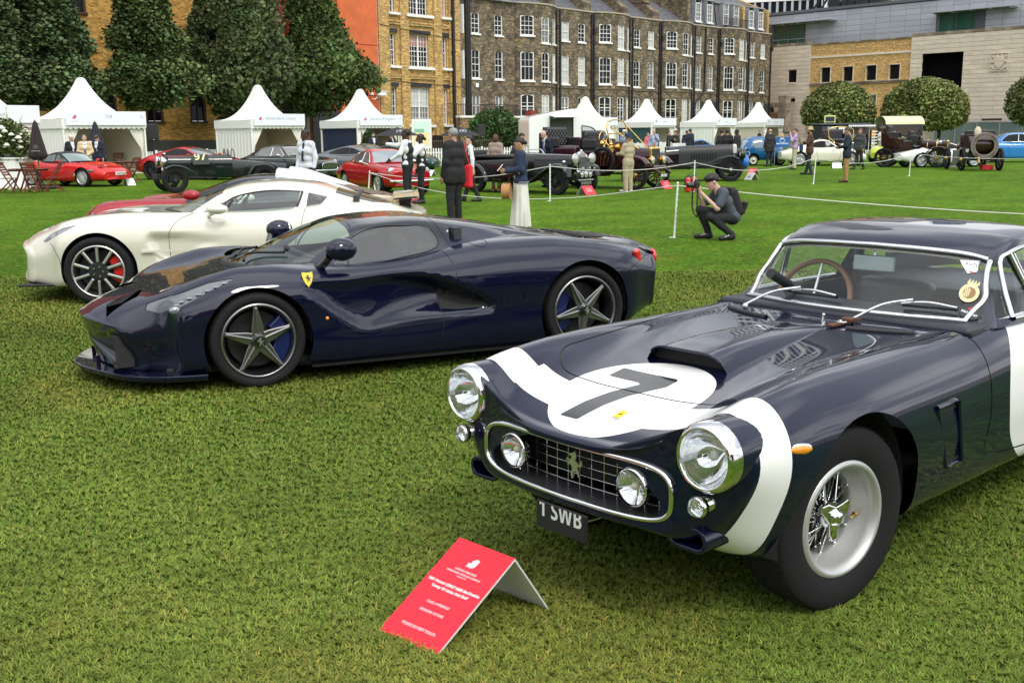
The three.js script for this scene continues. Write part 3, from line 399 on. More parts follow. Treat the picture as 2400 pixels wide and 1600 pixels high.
{ // long brick building on the left with orange rendered end
  const u0=-62,H=19,t=thing('brick_building','long yellow and red brick building behind the trees with dark ground floor windows','building',at(STREET,u0,0,0),STREET.turn),U=(px,py=280)=>fac(STREET,px,py)[0] - u0;
  const win=[[60,92],[130,154],[228,276],[343,384],[446,484]].map(([a,b])=>[U(a),2.6,U(b),4.75]),up=[[U(620),8.5,U(650),11],[U(330),8.8,U(372),11.2],[U(470),8.8,U(510),11.2],[U(180),8.8,U(222),11.2]];
  const e1=U(70),e2=U(655),e3=U(795),e4=U(886) - 0.02;
  mesh('yellow_wall',wallGeo([e1,e2],[0,H],[...win.filter((w)=>w[0] > e1),...up],flat,0.3),MB.yellow,t);
  mesh('red_wall',metricUV(join([box(e1,H,0.5,e1 / 2,H / 2,-0.2),box(e3 - e2,H,0.5,(e2 + e3) / 2,H / 2,-0.15),box(0.9,H,0.3,U(690),H / 2,0.15)])),MB.red,t);
  mesh('orange_wall',metricUV(box(e4 - e3,H,0.7,(e3 + e4) / 2,H / 2,-0.1)),MB.orange,t);mesh('wall_joint',join([box(e4 - e3,0.05,0.02,(e3 + e4) / 2,8.1,0.26),box(e4 - e3,0.05,0.02,(e3 + e4) / 2,4.5,0.26)]),MB.red,t);
  for (const w of [...win,...up]) {const c=(w[0] + w[2]) / 2,W=w[2] - w[0],h=w[3] - w[1],o=mesh('window',join([box(0.14,h,0.16,c - W / 2 + 0.07,w[1] + h / 2,-0.1),box(0.14,h,0.16,c + W / 2 - 0.07,w[1] + h / 2,-0.1),box(W,0.14,0.16,c,w[3] - 0.07,-0.1),box(W + 0.1,0.12,0.3,c,w[1] - 0.04,-0.04),box(0.06,h,0.08,c,w[1] + h / 2,-0.12)]),MB.maroon,t);mesh('pane',box(W - 0.1,h - 0.1,0.02,c,w[1] + h / 2,-0.15),MB.paneDark,o);}
  mesh('plinth',box(e2 - e1,1.0,0.12,(e1 + e2) / 2,0.95,0.06),MB.plinth,t);
  mesh('louvre',join(Array.from({length: 26 },(_,i)=>box(2.2,0.1,0.1,U(690),1.2 + i * 0.14,0.36,[0.5,0,0]))),MT.iron,t);
  mesh('wall_lamp',ball(0.3,U(308,230),fac(STREET,308,232)[1],0.25,[1,1,0.7],14),MT.white,t);
  mesh('loading_door',join([box(2.3,3.2,0.1,U(760),1.9,0.12),...[0,1,2,3,4,5].map((i)=>box(2.3,0.05,0.06,U(760),0.6 + i * 0.5,0.19))]),MT.iron,t);
  mesh('upper_window',box(1.0,2.4,0.08,U(796,20),12.3,0.14),MB.paneDark,t);mesh('cornice',box(e2 - e1,0.5,0.6,(e1 + e2) / 2,H - 0.2,0.1),MB.concrete,t);
  const l=thing('security_camera','white security camera on the orange wall above the tent roof','camera',at(STREET,fac(STREET,876,222)[0],fac(STREET,876,222)[1],0.55),STREET.turn);
  mesh('housing',join([rbox(0.75,0.3,0.3,0.05,0.1,0.05,0.2),rbox(0.85,0.06,0.36,0.02,0.12,0.23,0.2)]),MT.white,l);mesh('bracket',join([bar([-0.1,-0.1,0.1],[-0.3,-0.35,-0.1],0.05),bar([-0.3,-0.35,-0.1],[-0.3,-0.35,-0.5],0.06),rbox(0.22,0.22,0.2,0.04,-0.65,0.05,0)]),MT.white,l);
}
// ================================================================ stone building across the end
const HALL={p: [31,0,-127],turn: -0.817 };
{
  const t=thing('stone_building','pale stone and amber brick building with a grey metal top storey','building',at(HALL,0,0,0),HALL.turn),end=34,R=rng(12),slabGeo=new Map();
  const slab=(a,b,y0,y1)=>{const w=Math.round((b - a) * 100) / 100,h=y1 - y0,key=w + '_' + h.toFixed(2);if (!slabGeo.has(key)) slabGeo.set(key,metricUV(new RoundedBoxGeometry(w - 0.012,h - 0.022,0.12,1,0.012)));const o=mesh('stone_slab',slabGeo.get(key),MB.stones[Math.floor(R() * 4)],t);o.position.set((a + b) / 2,(y0 + y1) / 2,R() * 0.006);};
  const courses=(a,b,y0,y1,step,len,holes)=>{for (let j=0,y=y0;y < y1 - 0.02;y += step,j++) {let x=a;const cuts=[a];let q=a + len * (j % 2?0.5:1);while (q < b - 0.3) {cuts.push(q);q += len;}cuts.push(b);for (let i=0;i < cuts.length - 1;i++) {let segs=[[cuts[i],cuts[i + 1]]];for (const h of holes) if (y + step / 2 > h[1] && y + step / 2 < h[3]) segs=segs.flatMap(([p,r])=>(r <= h[0] || p >= h[2]?[[p,r]]:[[p,Math.min(r,h[0])],[Math.max(p,h[2]),r]].filter(([m,n])=>n - m > 0.05)));for (const s of segs) slab(s[0],s[1],y,y + step);}}};
  const hs=[[1.5,7.05,2.6,8.6],[1.5,4.95,2.55,5.55]];
  courses(-2,4.3,0.4,11.2,0.45,2.1,hs);courses(16.15,end,0.4,11.2,0.45,2.55,[[17.45,0,21.75,9.4]]);
  mesh('backing_wall',join([box(end + 2.5,11.1,0.3,end / 2 - 0.8,5.55,-1.7)]),std([0.16,0.145,0.125],0.95),t);
  const bh=[[5.7,7.0,6.85,8.6],[8.43,7.0,9.6,8.55],[11.17,7.0,12.36,8.55],[13.83,7.0,15.02,8.5],[11.2,1.2,12.5,5.45],[13.8,1.2,15.6,5.45],[6.4,1.2,8.6,5.45]];
  mesh('brick_wall',wallGeo([4.3,16.15],[0,11.1],bh,(u,y,w)=>[u,y,w - 0.06],0.25),MB.amber,t);
  for (const h of bh.concat(hs)) {const W=h[2] - h[0],hh=h[3] - h[1],c=(h[0] + h[2]) / 2,o=mesh('window',join([box(0.05,hh,0.14,h[0] - 0.02,h[1] + hh / 2,0.0),box(0.05,hh,0.14,h[2] + 0.02,h[1] + hh / 2,0.0),box(W + 0.16,0.09,0.2,c,h[3] + 0.05,0.02),box(W + 0.1,0.07,0.2,c,h[1] - 0.04,0.02)]),MB.stones[2],t);mesh('pane',box(W,hh,0.02,c,h[1] + hh / 2,-0.26),hh > 3?MB.green:MB.paneDark,o);}
  mesh('stone_band',metricUV(box(11.85,0.22,0.1,10.22,9.76,-0.02)),MB.stones[2],t);mesh('string_course',metricUV(join([box(11.85,0.12,0.22,10.22,6.86,0.02),box(11.85,0.16,0.14,10.22,6.72,0)])),MB.stain,t);
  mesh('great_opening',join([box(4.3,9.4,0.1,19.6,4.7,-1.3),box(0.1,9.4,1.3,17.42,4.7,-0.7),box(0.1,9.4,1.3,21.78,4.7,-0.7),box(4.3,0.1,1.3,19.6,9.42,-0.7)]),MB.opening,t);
  mesh('parapet_coping',metricUV(join([box(6.4,0.26,0.36,1.15,11.34,-0.08),box(11.85,0.14,0.3,10.22,11.18,-0.1),box(end - 16.15,0.3,0.36,(end + 16.15) / 2,11.36,-0.08)])),MB.stain,t);
  mesh('parapet_rail',join([bar([-2,11.95,-0.3],[16,11.95,-0.3],0.035),...Array.from({length: 14 },(_,i)=>bar([-1.5 + i * 1.28,11.2,-0.3],[-1.5 + i * 1.28,11.95,-0.3],0.02))]),MB.lead,t);
  // crest carved in low relief
  const cr=mesh('crest',join([box(1.72,0.07,0.1,25.4,9.0,0.1),box(1.72,0.07,0.1,25.4,7.35,0.1),box(0.07,1.6,0.1,24.56,8.18,0.1),box(0.07,1.6,0.1,26.24,8.18,0.1),extr(smoothPoly2([[24.95,8.6],[25.85,8.6],[25.85,8.1],[25.4,7.6],[24.95,8.1]]),0.1,0.02).translate(0,0,0.06),...[[24.8,8.7],[26,8.7],[24.75,7.7],[26.05,7.7],[25.15,8.75],[25.65,8.75],[24.72,8.2],[26.08,8.2]].map(([x,y])=>ball(0.12,x,y,0.09,[1,1.2,0.6],8)),tube([[24.8,7.62,0.12],[25.1,7.48,0.12],[25.4,7.55,0.12],[25.7,7.48,0.12],[26,7.62,0.12]],0.05,16,6),bar([24.95,8.35,0.17],[25.85,8.35,0.17],0.03),bar([25.4,8.6,0.17],[25.4,7.7,0.17],0.03)]),MB.stones[0],t);
  // metal storey
  const panelG=metricUV(new RoundedBoxGeometry(1.68,0.56,0.06,1,0.01)),gl=[[-1.3,11.3,2.6,13.6],[18.5,11.4,22.2,13.3]];
  mesh('metal_backing',join([box(end + 4,3.9,0.2,end / 2 - 1,13.1,-1.2),box(end + 4,0.3,0.6,end / 2 - 1,15.0,-1.2)]),MB.seam,t);
  for (let j=0;j < 6;j++) for (let i=-2;i < 21;i++) {const x=i * 1.7 + 0.3,y=11.55 + j * 0.58;if (gl.some((h)=>x > h[0] - 0.7 && x < h[2] + 0.7 && y < h[3] + 0.1)) continue;const o=mesh('metal_panel',panelG,MB.clad[Math.floor(R() * 3)],t);o.position.set(x,y,-1.06 + R() * 0.004);}
  for (const h of gl) {const o=mesh('glazing',box(h[2] - h[0],h[3] - h[1],0.06,(h[0] + h[2]) / 2,(h[1] + h[3]) / 2,-1.1),MB.green,t);mesh('mullion',join([0,0.5,1].map((f)=>box(0.08,h[3] - h[1],0.12,lerp(h[0],h[2],f),(h[1] + h[3]) / 2,-1.05))),MB.seam,o);mesh('canopy',join([box(h[2] - h[0] + 4.5,0.06,1.7,(h[0] + h[2]) / 2 + 1.9,h[3] + 0.12,-0.4),...[0,1,2,3,4].map((f)=>box(0.06,0.14,1.7,lerp(h[0],h[2] + 4,f / 4),h[3] + 0.04,-0.4))]),MB.lead,o);}
  mesh('roof_plant',join([...[0,1,2,3].map((i)=>cyl(0.75,0.75,1.4,5.5 + i * 1.7,15.7,-3,[Math.PI / 2,0,0],18)),bar([2.6,15,-2.6],[4.4,17.6,-2.6],0.12),bar([3.6,15,-2.6],[5.4,17.6,-2.6],0.12),bar([4.2,16.9,-2],[12.6,16.9,-2],0.08),...[4.4,7,9.6,12.4].map((x)=>bar([x,15,-2],[x,17.3,-2],0.09)),box(3,0.7,2,20,15.7,-4)]),MT.iron,t);
}
function smoothPoly2(p) {return poly(smoothPoly(p,30));}
{ // ruined brick wall fragment, low wall and glass screen in front of it
  const t=thing('ruined_wall','broken old brick and stone wall fragment before the stone building','wall',at(HALL,-2.6,0,1.6),HALL.turn);
  mesh('brickwork',metricUV(extr(poly([[0,0],[0,4.1],[1.2,4.5],[3.3,4.75],[3.4,3.8],[4.6,3.8],[4.6,0]]),0.8)),MB.old,t);mesh('stone_pier',metricUV(join([box(1.0,5.6,1.0,5.0,2.8,0.4),box(2.4,0.5,0.9,4.2,4.6,0.42)])),MB.stain,t);mesh('footing',metricUV(box(7.6,0.9,1.2,4.0,0.45,0.5)),MB.concrete,t);
  const l=thing('low_wall','low weathered stone wall behind the clipped trees','wall',at(HALL,5,0,1.4),HALL.turn);mesh('wall_face',metricUV(box(15,1.9,0.4,7.5,0.95,0)),MB.concrete,l);mesh('wall_coping',metricUV(box(15.1,0.16,0.55,7.5,1.98,0)),MB.stain,l);
  const s=thing('glass_screen','tall glass screen with metal rail right of the low wall','screen',at(HALL,20.2,0,2.2),HALL.turn);
  for (let i=0;i < 6;i++) mesh('glass_panel',box(2.1,2.2,0.03,1.1 + i * 2.2,1.25,0),phys([0.2,0.26,0.25],0.02,0,{clearcoat: 1,transmission: 0.35 }),s);for (let i=0;i < 7;i++) mesh('post',box(0.08,2.4,0.1,i * 2.2,1.2,0),MB.lead,s);mesh('rail',box(13.3,0.08,0.12,6.6,2.42,0),MB.lead,s);mesh('flood_lamp',join([box(1.8,0.2,0.25,1.4,2.62,0),box(1.9,0.2,0.25,5.8,2.62,0)]),MT.iron,s);
}
{ // towers beyond
  const t=thing('office_tower','tall grey glass office tower beyond the terrace roofs','tower',[52,0,-215],-0.35);const W=17,H=122;
  mesh('core',box(W - 0.6,H,16,0,H / 2,-8.5),MB.paneDark,t);const fl=Array.from({length: 34 },(_,i)=>box(W,1.0,0.5,0,3.4 * i + 3,0.1)),mu=Array.from({length: 13 },(_,i)=>box(0.45,H,0.4,-W / 2 + i * W / 12,H / 2,0.05));mesh('floor_band',join(fl),MB.render,t);mesh('mullion',join(mu),MB.clad[1],t);
  const b=thing('concrete_block','grey concrete block with ribbed cladding behind the terrace end','building',[57.5,0,-178],-0.5);mesh('wall',metricUV(box(13,24.5,9,0,12.25,-5)),MB.concrete,b);mesh('rib',join(Array.from({length: 26 },(_,i)=>box(0.14,6,0.2,-6.2 + i * 0.5,21,-0.4))),MB.lead,b);mesh('roof_rail',join([bar([-6.5,17.3,-0.2],[6.5,17.3,-0.2],0.06),...Array.from({length: 12 },(_,i)=>bar([-6.3 + i * 1.15,16.2,-0.2],[-6.3 + i * 1.15,17.3,-0.2],0.04))]),MT.white,b);
  const s=thing('scaffold_block','block with blue sheeting and scaffold beside the metal storey','building',[71,0,-172],-0.6);mesh('sheeting',metricUV(box(5,27,4,0,13.5,0)),std([0.1,0.15,0.26],0.7),s);mesh('scaffold',join([...[-2.7,-0.9,0.9,2.7].map((x)=>bar([x,0,2.4],[x,27,2.4],0.06)),...[17,19,21,23,25].map((y)=>bar([-3,y,2.4],[3,y,2.4],0.05))]),MB.lead,s);
  // the side of the ground behind the viewer, which the polished paint mirrors
  for (const [x,z,w,h,turn,m,n] of [[-34,52,46,15,2.7,MB.amber,'amber brick block of flats across the lawn behind the viewer'],[32,56,40,19,3.5,MB.red,'red brick office block across the lawn behind the viewer']]) {const o=thing('flat_block',n,'building',[x,0,z],turn);const hs=[];for (let i=0;i < Math.floor(w / 4);i++) for (let j=0;j < Math.floor(h / 3.4);j++) hs.push([-w / 2 + 1.6 + i * 4,1.2 + j * 3.4,-w / 2 + 3.2 + i * 4,3.2 + j * 3.4]);mesh('wall',wallGeo([-w / 2,w / 2],[0,h],hs,flat,0.25),m,o);mesh('window_band',box(w - 0.4,h - 0.3,0.05,0,h / 2,-0.28),MB.paneDark,o);}
}
// ================================================================ trees and shrubs
const LEAF=phys([1,1,1],0.55,0,{vertexColors: true,specularIntensity: 0.5 }),BARK=std([1,1,1],0.9,0,{map: stainTex(91,[120,112,98],0.9) }),BARKD=std([0.07,0.055,0.04],0.9);
function leafCluster(n,size,spread,seed,point=1.5) {
  const R=rng(seed),pos=[],nor=[],col=[];
  for (let i=0;i < n;i++) {
    const c=new THREE.Vector3(R() - 0.5,R() - 0.5,R() - 0.5).multiplyScalar(2 * spread),q=new THREE.Quaternion().setFromEuler(new THREE.Euler((R() - 0.5) * 2.2,R() * 6.28,(R() - 0.5) * 2.2)),s=size * (0.65 + R() * 0.7),k=0.75 + R() * 0.5;
    const pts=[[0,0,-s * 0.5],[s * 0.42,-s * 0.1,-s * 0.08],[0,0.03 * s,0],[-s * 0.42,-s * 0.1,-s * 0.08],[s * 0.3,-s * 0.12,s * 0.28],[0,-s * 0.12,s * 0.5 * point / 1.5],[-s * 0.3,-s * 0.12,s * 0.28]].map((p)=>new THREE.Vector3(...p).applyQuaternion(q).add(c));
    const N=new THREE.Vector3(0,1,0).applyQuaternion(q).addScaledVector(c,0.5 / spread).normalize();
    for (const t of [[0,1,2],[0,2,3],[2,1,4],[2,4,5],[2,5,6],[2,6,3]]) for (const j of t) {pos.push(pts[j].x,pts[j].y,pts[j].z);nor.push(N.x,N.y,N.z);col.push(k,k,k);}
  }
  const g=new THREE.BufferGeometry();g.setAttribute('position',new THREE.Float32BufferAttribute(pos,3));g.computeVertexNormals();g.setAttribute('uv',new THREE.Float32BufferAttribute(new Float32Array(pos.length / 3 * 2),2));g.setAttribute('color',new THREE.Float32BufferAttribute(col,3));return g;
}
function crown(parent,geo,n,seed,sample,tone) { // sample(R) -> [position, light 0..1] or null
  const R=rng(seed),im=new THREE.InstancedMesh(geo,LEAF,n),m=new THREE.Matrix4(),q=new THREE.Quaternion(),c=new THREE.Color();let k=0;
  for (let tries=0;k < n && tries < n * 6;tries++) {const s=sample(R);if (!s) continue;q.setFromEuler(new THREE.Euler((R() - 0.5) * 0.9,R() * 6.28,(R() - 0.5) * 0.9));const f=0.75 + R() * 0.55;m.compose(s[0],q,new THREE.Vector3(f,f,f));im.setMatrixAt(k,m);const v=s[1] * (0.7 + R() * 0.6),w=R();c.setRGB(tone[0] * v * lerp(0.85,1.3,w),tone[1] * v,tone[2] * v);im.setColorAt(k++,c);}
  im.count=k;im.name='crown';im.castShadow=im.receiveShadow=true;im.userData.kind='stuff';parent.add(im);return im;
}
function tree(name,label,px,z,prof,n,seed,tone,geo,bark,opt={}) {
  const base=dp(px,800,z);base.y=0;const t=thing(name,label,'tree',base,0,opt.group),k=-z / FPX,yOf=(py,x)=>dp(x,py,z).y,xOf=(x)=>dp(x,250,z).x - base.x;
  const P=prof.map(([py,hw,cx])=>[yOf(py,cx),hw * k,xOf(cx)]).sort((a,b)=>a[0] - b[0]),fw=curve(P.map((p)=>[p[0],p[1]])),fc=curve(P.map((p)=>[p[0],p[2]])),y0=P[0][0],y1=P[P.length - 1][0],topY=Math.min(y1,26);
  crown(t,geo,n,seed,(R)=>{
    const y=lerp(y0,y1,Math.pow(R(),opt.bias || 0.9)),a=R() * 6.283,tier=opt.tier?0.82 + 0.3 * Math.pow(0.5 + 0.5 * Math.sin(y * opt.tier + vnoise(a * 1.5,3,0,seed) * 6),1.4):1,lump=0.72 + 0.52 * vnoise(Math.cos(a) * 2.1 + 7,y * 0.75 + Math.sin(a) * 2.1,0,seed),r0=fw(y) * tier * (opt.clip?0.97 + 0.06 * lump:lump),f=opt.clip?0.8 + 0.2 * Math.sqrt(R()):0.45 + 0.55 * Math.sqrt(R()),r=r0 * f;
    if (!opt.clip && vnoise(Math.cos(a) * 3 + 3,y * 1.5 + Math.sin(a) * 3,0,seed + 5) < 0.25) return null;
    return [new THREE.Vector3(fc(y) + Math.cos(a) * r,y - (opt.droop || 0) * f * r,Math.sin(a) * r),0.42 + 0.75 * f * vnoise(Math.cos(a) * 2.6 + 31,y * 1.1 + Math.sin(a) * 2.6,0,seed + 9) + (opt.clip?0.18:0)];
  },tone);
  const R=rng(seed + 1),tr=opt.tr || 0.18;const parts=[tube([[0,-0.1,0],[0.03,y0 * 0.5,0.02],[0.0,y0 + 0.6,0],[fc(topY * 0.6) * 0.5,topY * 0.6,0],[fc(topY),topY * 0.92,0]],tr * 0.62,26,9)];
  parts.push(cyl(tr * 0.75,tr * 1.25,0.9,0,0.4,0,null,12),cyl(tr * 0.72,tr * 0.8,Math.max(0.2,y0 - 0.2),0,y0 / 2 + 0.2,0,null,12));
  mesh('trunk',join(parts),bark,t);
  const lim=[];for (let i=0;i < 9;i++) {const y=lerp(y0 + 0.1,y1 * 0.8,(i + R() * 0.6) / 9),a=R() * 6.28,r=fw(Math.min(y1,y + 0.8)) * 0.75;lim.push(tube([[fc(y) * 0.4,y - 0.3,0],[fc(y) + Math.cos(a) * r * 0.5,y + 0.3,Math.sin(a) * r * 0.5],[fc(y) + Math.cos(a) * r,y + 0.55,Math.sin(a) * r]],tr * 0.22,8,5));}
  mesh('limb',join(lim),bark,t).userData.kind='stuff';return t;
}
const leafA=leafCluster(16,0.2,0.36,3),leafB=leafCluster(14,0.24,0.4,4,1.9),leafC=leafCluster(18,0.17,0.24,6,2),leafD=leafCluster(14,0.17,0.22,8,2.2);
{
  const g='row of young trees between the tents and the brick buildings';
  tree('broadleaf_tree','dark green tree cut by the photo edge behind the flower arrangement',-8,-54,[[-160,40,-8],[0,46,-6],[100,52,-4],[170,62,0],[200,55,6],[212,20,10]],1700,11,[0.085,0.135,0.05],leafA,BARKD,{tier: 2.6,group: g,droop: 0.25 });
  tree('broadleaf_tree','wide dark green tiered tree behind the first whole tent',119,-57,[[-170,40,122],[0,66,122],[60,76,122],[110,88,120],[165,104,124],[200,86,122],[218,62,120],[232,22,119]],3600,12,[0.085,0.135,0.05],leafA,BARK,{tier: 2.3,group: g,droop: 0.3,tr: 0.26 });
  tree('broadleaf_tree','tiered tree with pale speckled trunk behind the black loudspeaker',356,-61,[[-170,34,352],[-20,56,350],[35,44,348],[70,78,352],[98,60,350],[140,104,364],[180,84,356],[205,60,340],[226,50,346],[236,15,352]],3000,13,[0.1,0.155,0.05],leafA,BARK,{tier: 2.0,group: g,droop: 0.3,tr: 0.16 });
  tree('broadleaf_tree','dense glossy tree with hidden trunk behind the second whole tent',568,-66,[[-190,50,562],[0,72,560],[60,90,564],[120,104,566],[180,108,568],[225,86,566],[258,44,566],[276,12,566]],3700,14,[0.1,0.145,0.055],leafB,BARKD,{group: g,tr: 0.2 });
  tree('broadleaf_tree','pointed glossy tree leaning over the third tent before the orange wall',742,-71,[[-150,26,735],[0,42,740],[50,54,748],[110,70,752],[160,95,765],[192,108,770],[215,92,765],[240,58,742],[256,22,735]],3000,15,[0.095,0.15,0.045],leafB,BARK,{group: g,tr: 0.24 });
  const r='clipped dome trees before the stone building';
  const dome=(cx,top,bot,hw)=>[[top - 2,4,cx],[top + 6,hw * 0.42,cx],[top + 20,hw * 0.7,cx],[top + 42,hw * 0.93,cx],[lerp(top,bot,0.66),hw,cx],[lerp(top,bot,0.84),hw * 0.93,cx],[bot - 6,hw * 0.7,cx],[bot,hw * 0.3,cx]];
  tree('clipped_tree','clipped dome tree before the amber brick wall, above the black van',1967,-99,dome(1967,199,300,77),3000,16,[0.17,0.21,0.065],leafD,BARKD,{clip: 1,group: r,bias: 1 });
  tree('clipped_tree','clipped dome tree before the great dark opening of the stone building',2169,-96,dome(2169,189,300,89),3600,17,[0.17,0.21,0.06],leafD,BARKD,{clip: 1,group: r,bias: 1 });
  tree('clipped_tree','clipped dome tree cut off by the photo edge beside the pale stone wall',2462,-93,dome(2462,170,290,88),2600,18,[0.15,0.18,0.065],leafD,BARKD,{clip: 1,group: r,bias: 1 });
  tree('laurel_shrub','dark green laurel shrub before the yard wall above the picket fence',1168,-70,[[272,8,1162],[280,28,1160],[296,46,1166],[315,52,1170],[335,46,1172],[355,40,1172]],1300,19,[0.075,0.14,0.045],leafB,BARKD,{tr: 0.06 });
  const b=tree('bay_tree','small ball clipped bay tree in the corner of the third tent',864,-57,[[309,3,864],[313,9,864],[322,13,864],[331,9,864],[335,3,864]],420,20,[0.05,0.085,0.03],leafCluster(12,0.07,0.09,9),BARKD,{clip: 1,tr: 0.035 });mesh('pot',lathe([[0,0],[0.18,0],[0.24,0.4],[0.2,0.4],[0.19,0.36],[0,0.36]],18),MT.iron,b);
  // trees at the viewer's back, seen only in the paint
  for (const [i,x,z] of [[0,-14,34],[1,3,40],[2,18,33]]) {const t=thing('park_tree',['tall round tree across the lawn behind the viewer, left of three','tall round tree across the lawn behind the viewer, middle of three','tall round tree across the lawn behind the viewer, right of three'][i],'tree',[x,0,z]);mesh('trunk',cyl(0.22,0.35,5,0,2.5,0,null,10),BARKD,t);crown(t,leafCluster(16,0.42,0.7,40),620,70 + i,(R)=>{const a=R() * 6.28,y=R() * 2 - 1,r=4.2 * Math.sqrt(1 - y * y) * (0.6 + 0.4 * Math.sqrt(R()));return [new THREE.Vector3(Math.cos(a) * r,7.5 + y * 4.4,Math.sin(a) * r),0.5 + R() * 0.6];},[0.06,0.11,0.035]);}
}
// ================================================================ tents
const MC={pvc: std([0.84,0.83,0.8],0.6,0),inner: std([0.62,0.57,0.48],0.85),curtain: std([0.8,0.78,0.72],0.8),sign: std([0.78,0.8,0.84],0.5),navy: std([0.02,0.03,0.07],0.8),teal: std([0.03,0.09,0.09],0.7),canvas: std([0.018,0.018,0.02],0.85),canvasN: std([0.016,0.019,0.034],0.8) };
const cloth=(c,seed,amt=0.12)=>std([1,1,1],0.85,0,{map: stainTex(seed,c,amt) });
function decal(name,w,h,px,draw,parent,m4,more={}) {const H=Math.round(px * h / w),t=canvasTex(px,H,(c)=>{c.scale(px / w,px / w);draw(c,w,h);});const o=mesh(name,new THREE.PlaneGeometry(w,h),std([1,1,1],more.rough ?? 0.6,0,{map: t,...more }),parent);if (m4) o.applyMatrix4(m4);return o;}
const dragon=(c,x,y,s,col)=>{c.fillStyle=col;c.save();c.translate(x,y);c.scale(s,s);c.beginPath();c.moveTo(-0.9,0.9);c.lineTo(-0.75,0.2);c.lineTo(-1,-0.1);c.lineTo(-0.5,0.1);c.lineTo(-0.2,-0.2);c.lineTo(-0.4,-0.5);c.lineTo(0,-0.7);c.lineTo(0.1,-1);c.lineTo(0.35,-0.75);c.lineTo(0.5,-1.15);c.lineTo(0.65,-0.8);c.lineTo(0.95,-0.95);c.quadraticCurveTo(1.05,0.1,0.7,0.7);c.lineTo(0.55,0.4);c.lineTo(0.3,0.9);c.lineTo(0,0.5);c.lineTo(-0.2,0.9);c.lineTo(-0.45,0.5);c.closePath();c.fill();c.restore();};
const scribble=(c,x,y,w,h,col,seed)=>{const R=rng(seed);c.fillStyle=col;for (let q=x;q < x + w;q += h * 0.75) c.fillRect(q,y + (R() < 0.3?0:h * 0.25),h * (0.3 + R() * 0.3),h * 0.75);};
function tent(label,px,py,peak,opt) {
  const z=-(peak - EYE) / ((312.7 - (px - 1200) * 0.0088 - py) / FPX) ,pk=dp(px,py,z),A=opt.size || 3.4,h=A / 2,E=2.32,t=thing('tent',label,'tent',[pk.x,0,pk.z],STREET.turn,'white pagoda tents along the lawn edge');
  const N=22,roof=[]; // concave four-sided roof
  for (const q of [0,1,2,3]) {const rows=[];for (let i=0;i <= N;i++) {const f=i / N,r=lerp(h + 0.04,0.13,Math.pow(f,0.62)),y=lerp(E + 0.2,peak,Math.pow(f,1.55));rows.push([0,0.25,0.5,0.75,1].map((s)=>{const v=new THREE.Vector3(lerp(-r,r,s),y - 0.03 * Math.sin(Math.PI * s) * (1 - f),r);return v.applyAxisAngle(new THREE.Vector3(0,1,0),q * Math.PI / 2);}));}roof.push(gridGeo(rows,true));}
  roof.push(cyl(0.12,0.15,0.12,0,peak - 0.02,0,null,12));mesh('roof',join(roof),MC.pvc,t);
  const val=(w,len)=>{const s=new THREE.Shape(),n=Math.round(w / 0.26),st=w / n;s.moveTo(-w / 2,0.24);s.lineTo(-w / 2,-len);for (let i=0;i < n;i++) s.quadraticCurveTo(-w / 2 + st * (i + 0.5),-len - 0.11,-w / 2 + st * (i + 1),-len);s.lineTo(w / 2,0.24);return extr(s,0.015,0,1,5);};
  for (const q of [0,1,2,3]) mesh('valance',put(val(A + 0.08,0.16).translate(0,E - 0.06,h + 0.02),[0,0,0],[0,q * Math.PI / 2,0]),MC.pvc,t);
  const wall=(w,H,wave=0.018)=>{const rows=[];for (let i=0;i <= 60;i++) {const x=(i / 60 - 0.5) * w;rows.push([0,0.5,1].map((f)=>new THREE.Vector3(x,f * H,wave * Math.sin(x * 21) * (1.2 - f))));}return gridGeo(rows);};
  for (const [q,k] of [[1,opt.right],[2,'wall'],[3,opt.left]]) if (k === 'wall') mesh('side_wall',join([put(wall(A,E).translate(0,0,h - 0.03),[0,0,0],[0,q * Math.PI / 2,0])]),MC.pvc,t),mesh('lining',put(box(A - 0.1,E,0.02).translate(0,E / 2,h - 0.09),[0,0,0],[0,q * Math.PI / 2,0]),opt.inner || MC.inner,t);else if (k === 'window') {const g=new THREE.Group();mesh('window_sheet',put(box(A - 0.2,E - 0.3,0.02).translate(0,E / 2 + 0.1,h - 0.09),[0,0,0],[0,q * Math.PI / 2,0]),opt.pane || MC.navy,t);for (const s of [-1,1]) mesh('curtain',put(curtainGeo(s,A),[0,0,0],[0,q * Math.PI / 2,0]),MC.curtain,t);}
  function curtainGeo(s,A) {const rows=[];for (let i=0;i <= 24;i++) {const f=i / 24;rows.push([0,0.25,0.5,0.62,0.8,1].map((v)=>{const wd=lerp(0.85,0.12,Math.pow(sstep(0,0.62,v),0.8)) * (v > 0.62?lerp(1,2.4,(v - 0.62) / 0.38):1);return new THREE.Vector3(s * (h - 0.08 - f * wd),E * (1 - v),h - 0.12 + 0.035 * Math.sin(f * 26));}));}return gridGeo(rows);}
  if (opt.front !== 'wall') for (const s of [-1,1]) mesh('curtain',curtainGeo(s,A),MC.curtain,t);else mesh('side_wall',wall(A,E).translate(0,0,h - 0.03),MC.pvc,t);
  for (const [x,w] of [[-1,-1],[1,-1],[-1,1],[1,1]]) mesh('post',join([box(0.07,E + 0.2,0.07,x * (h - 0.03),E / 2 + 0.1,w * (h - 0.03)),box(0.2,0.02,0.2,x * (h - 0.03),0.01,w * (h - 0.03))]),MT.white,t);
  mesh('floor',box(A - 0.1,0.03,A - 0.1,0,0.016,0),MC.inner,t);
  const b=mesh('sign_board',rbox(A - 0.12,0.62,0.03,0.01,0.06,E + 0.19,h + 0.12),MC.sign,t);
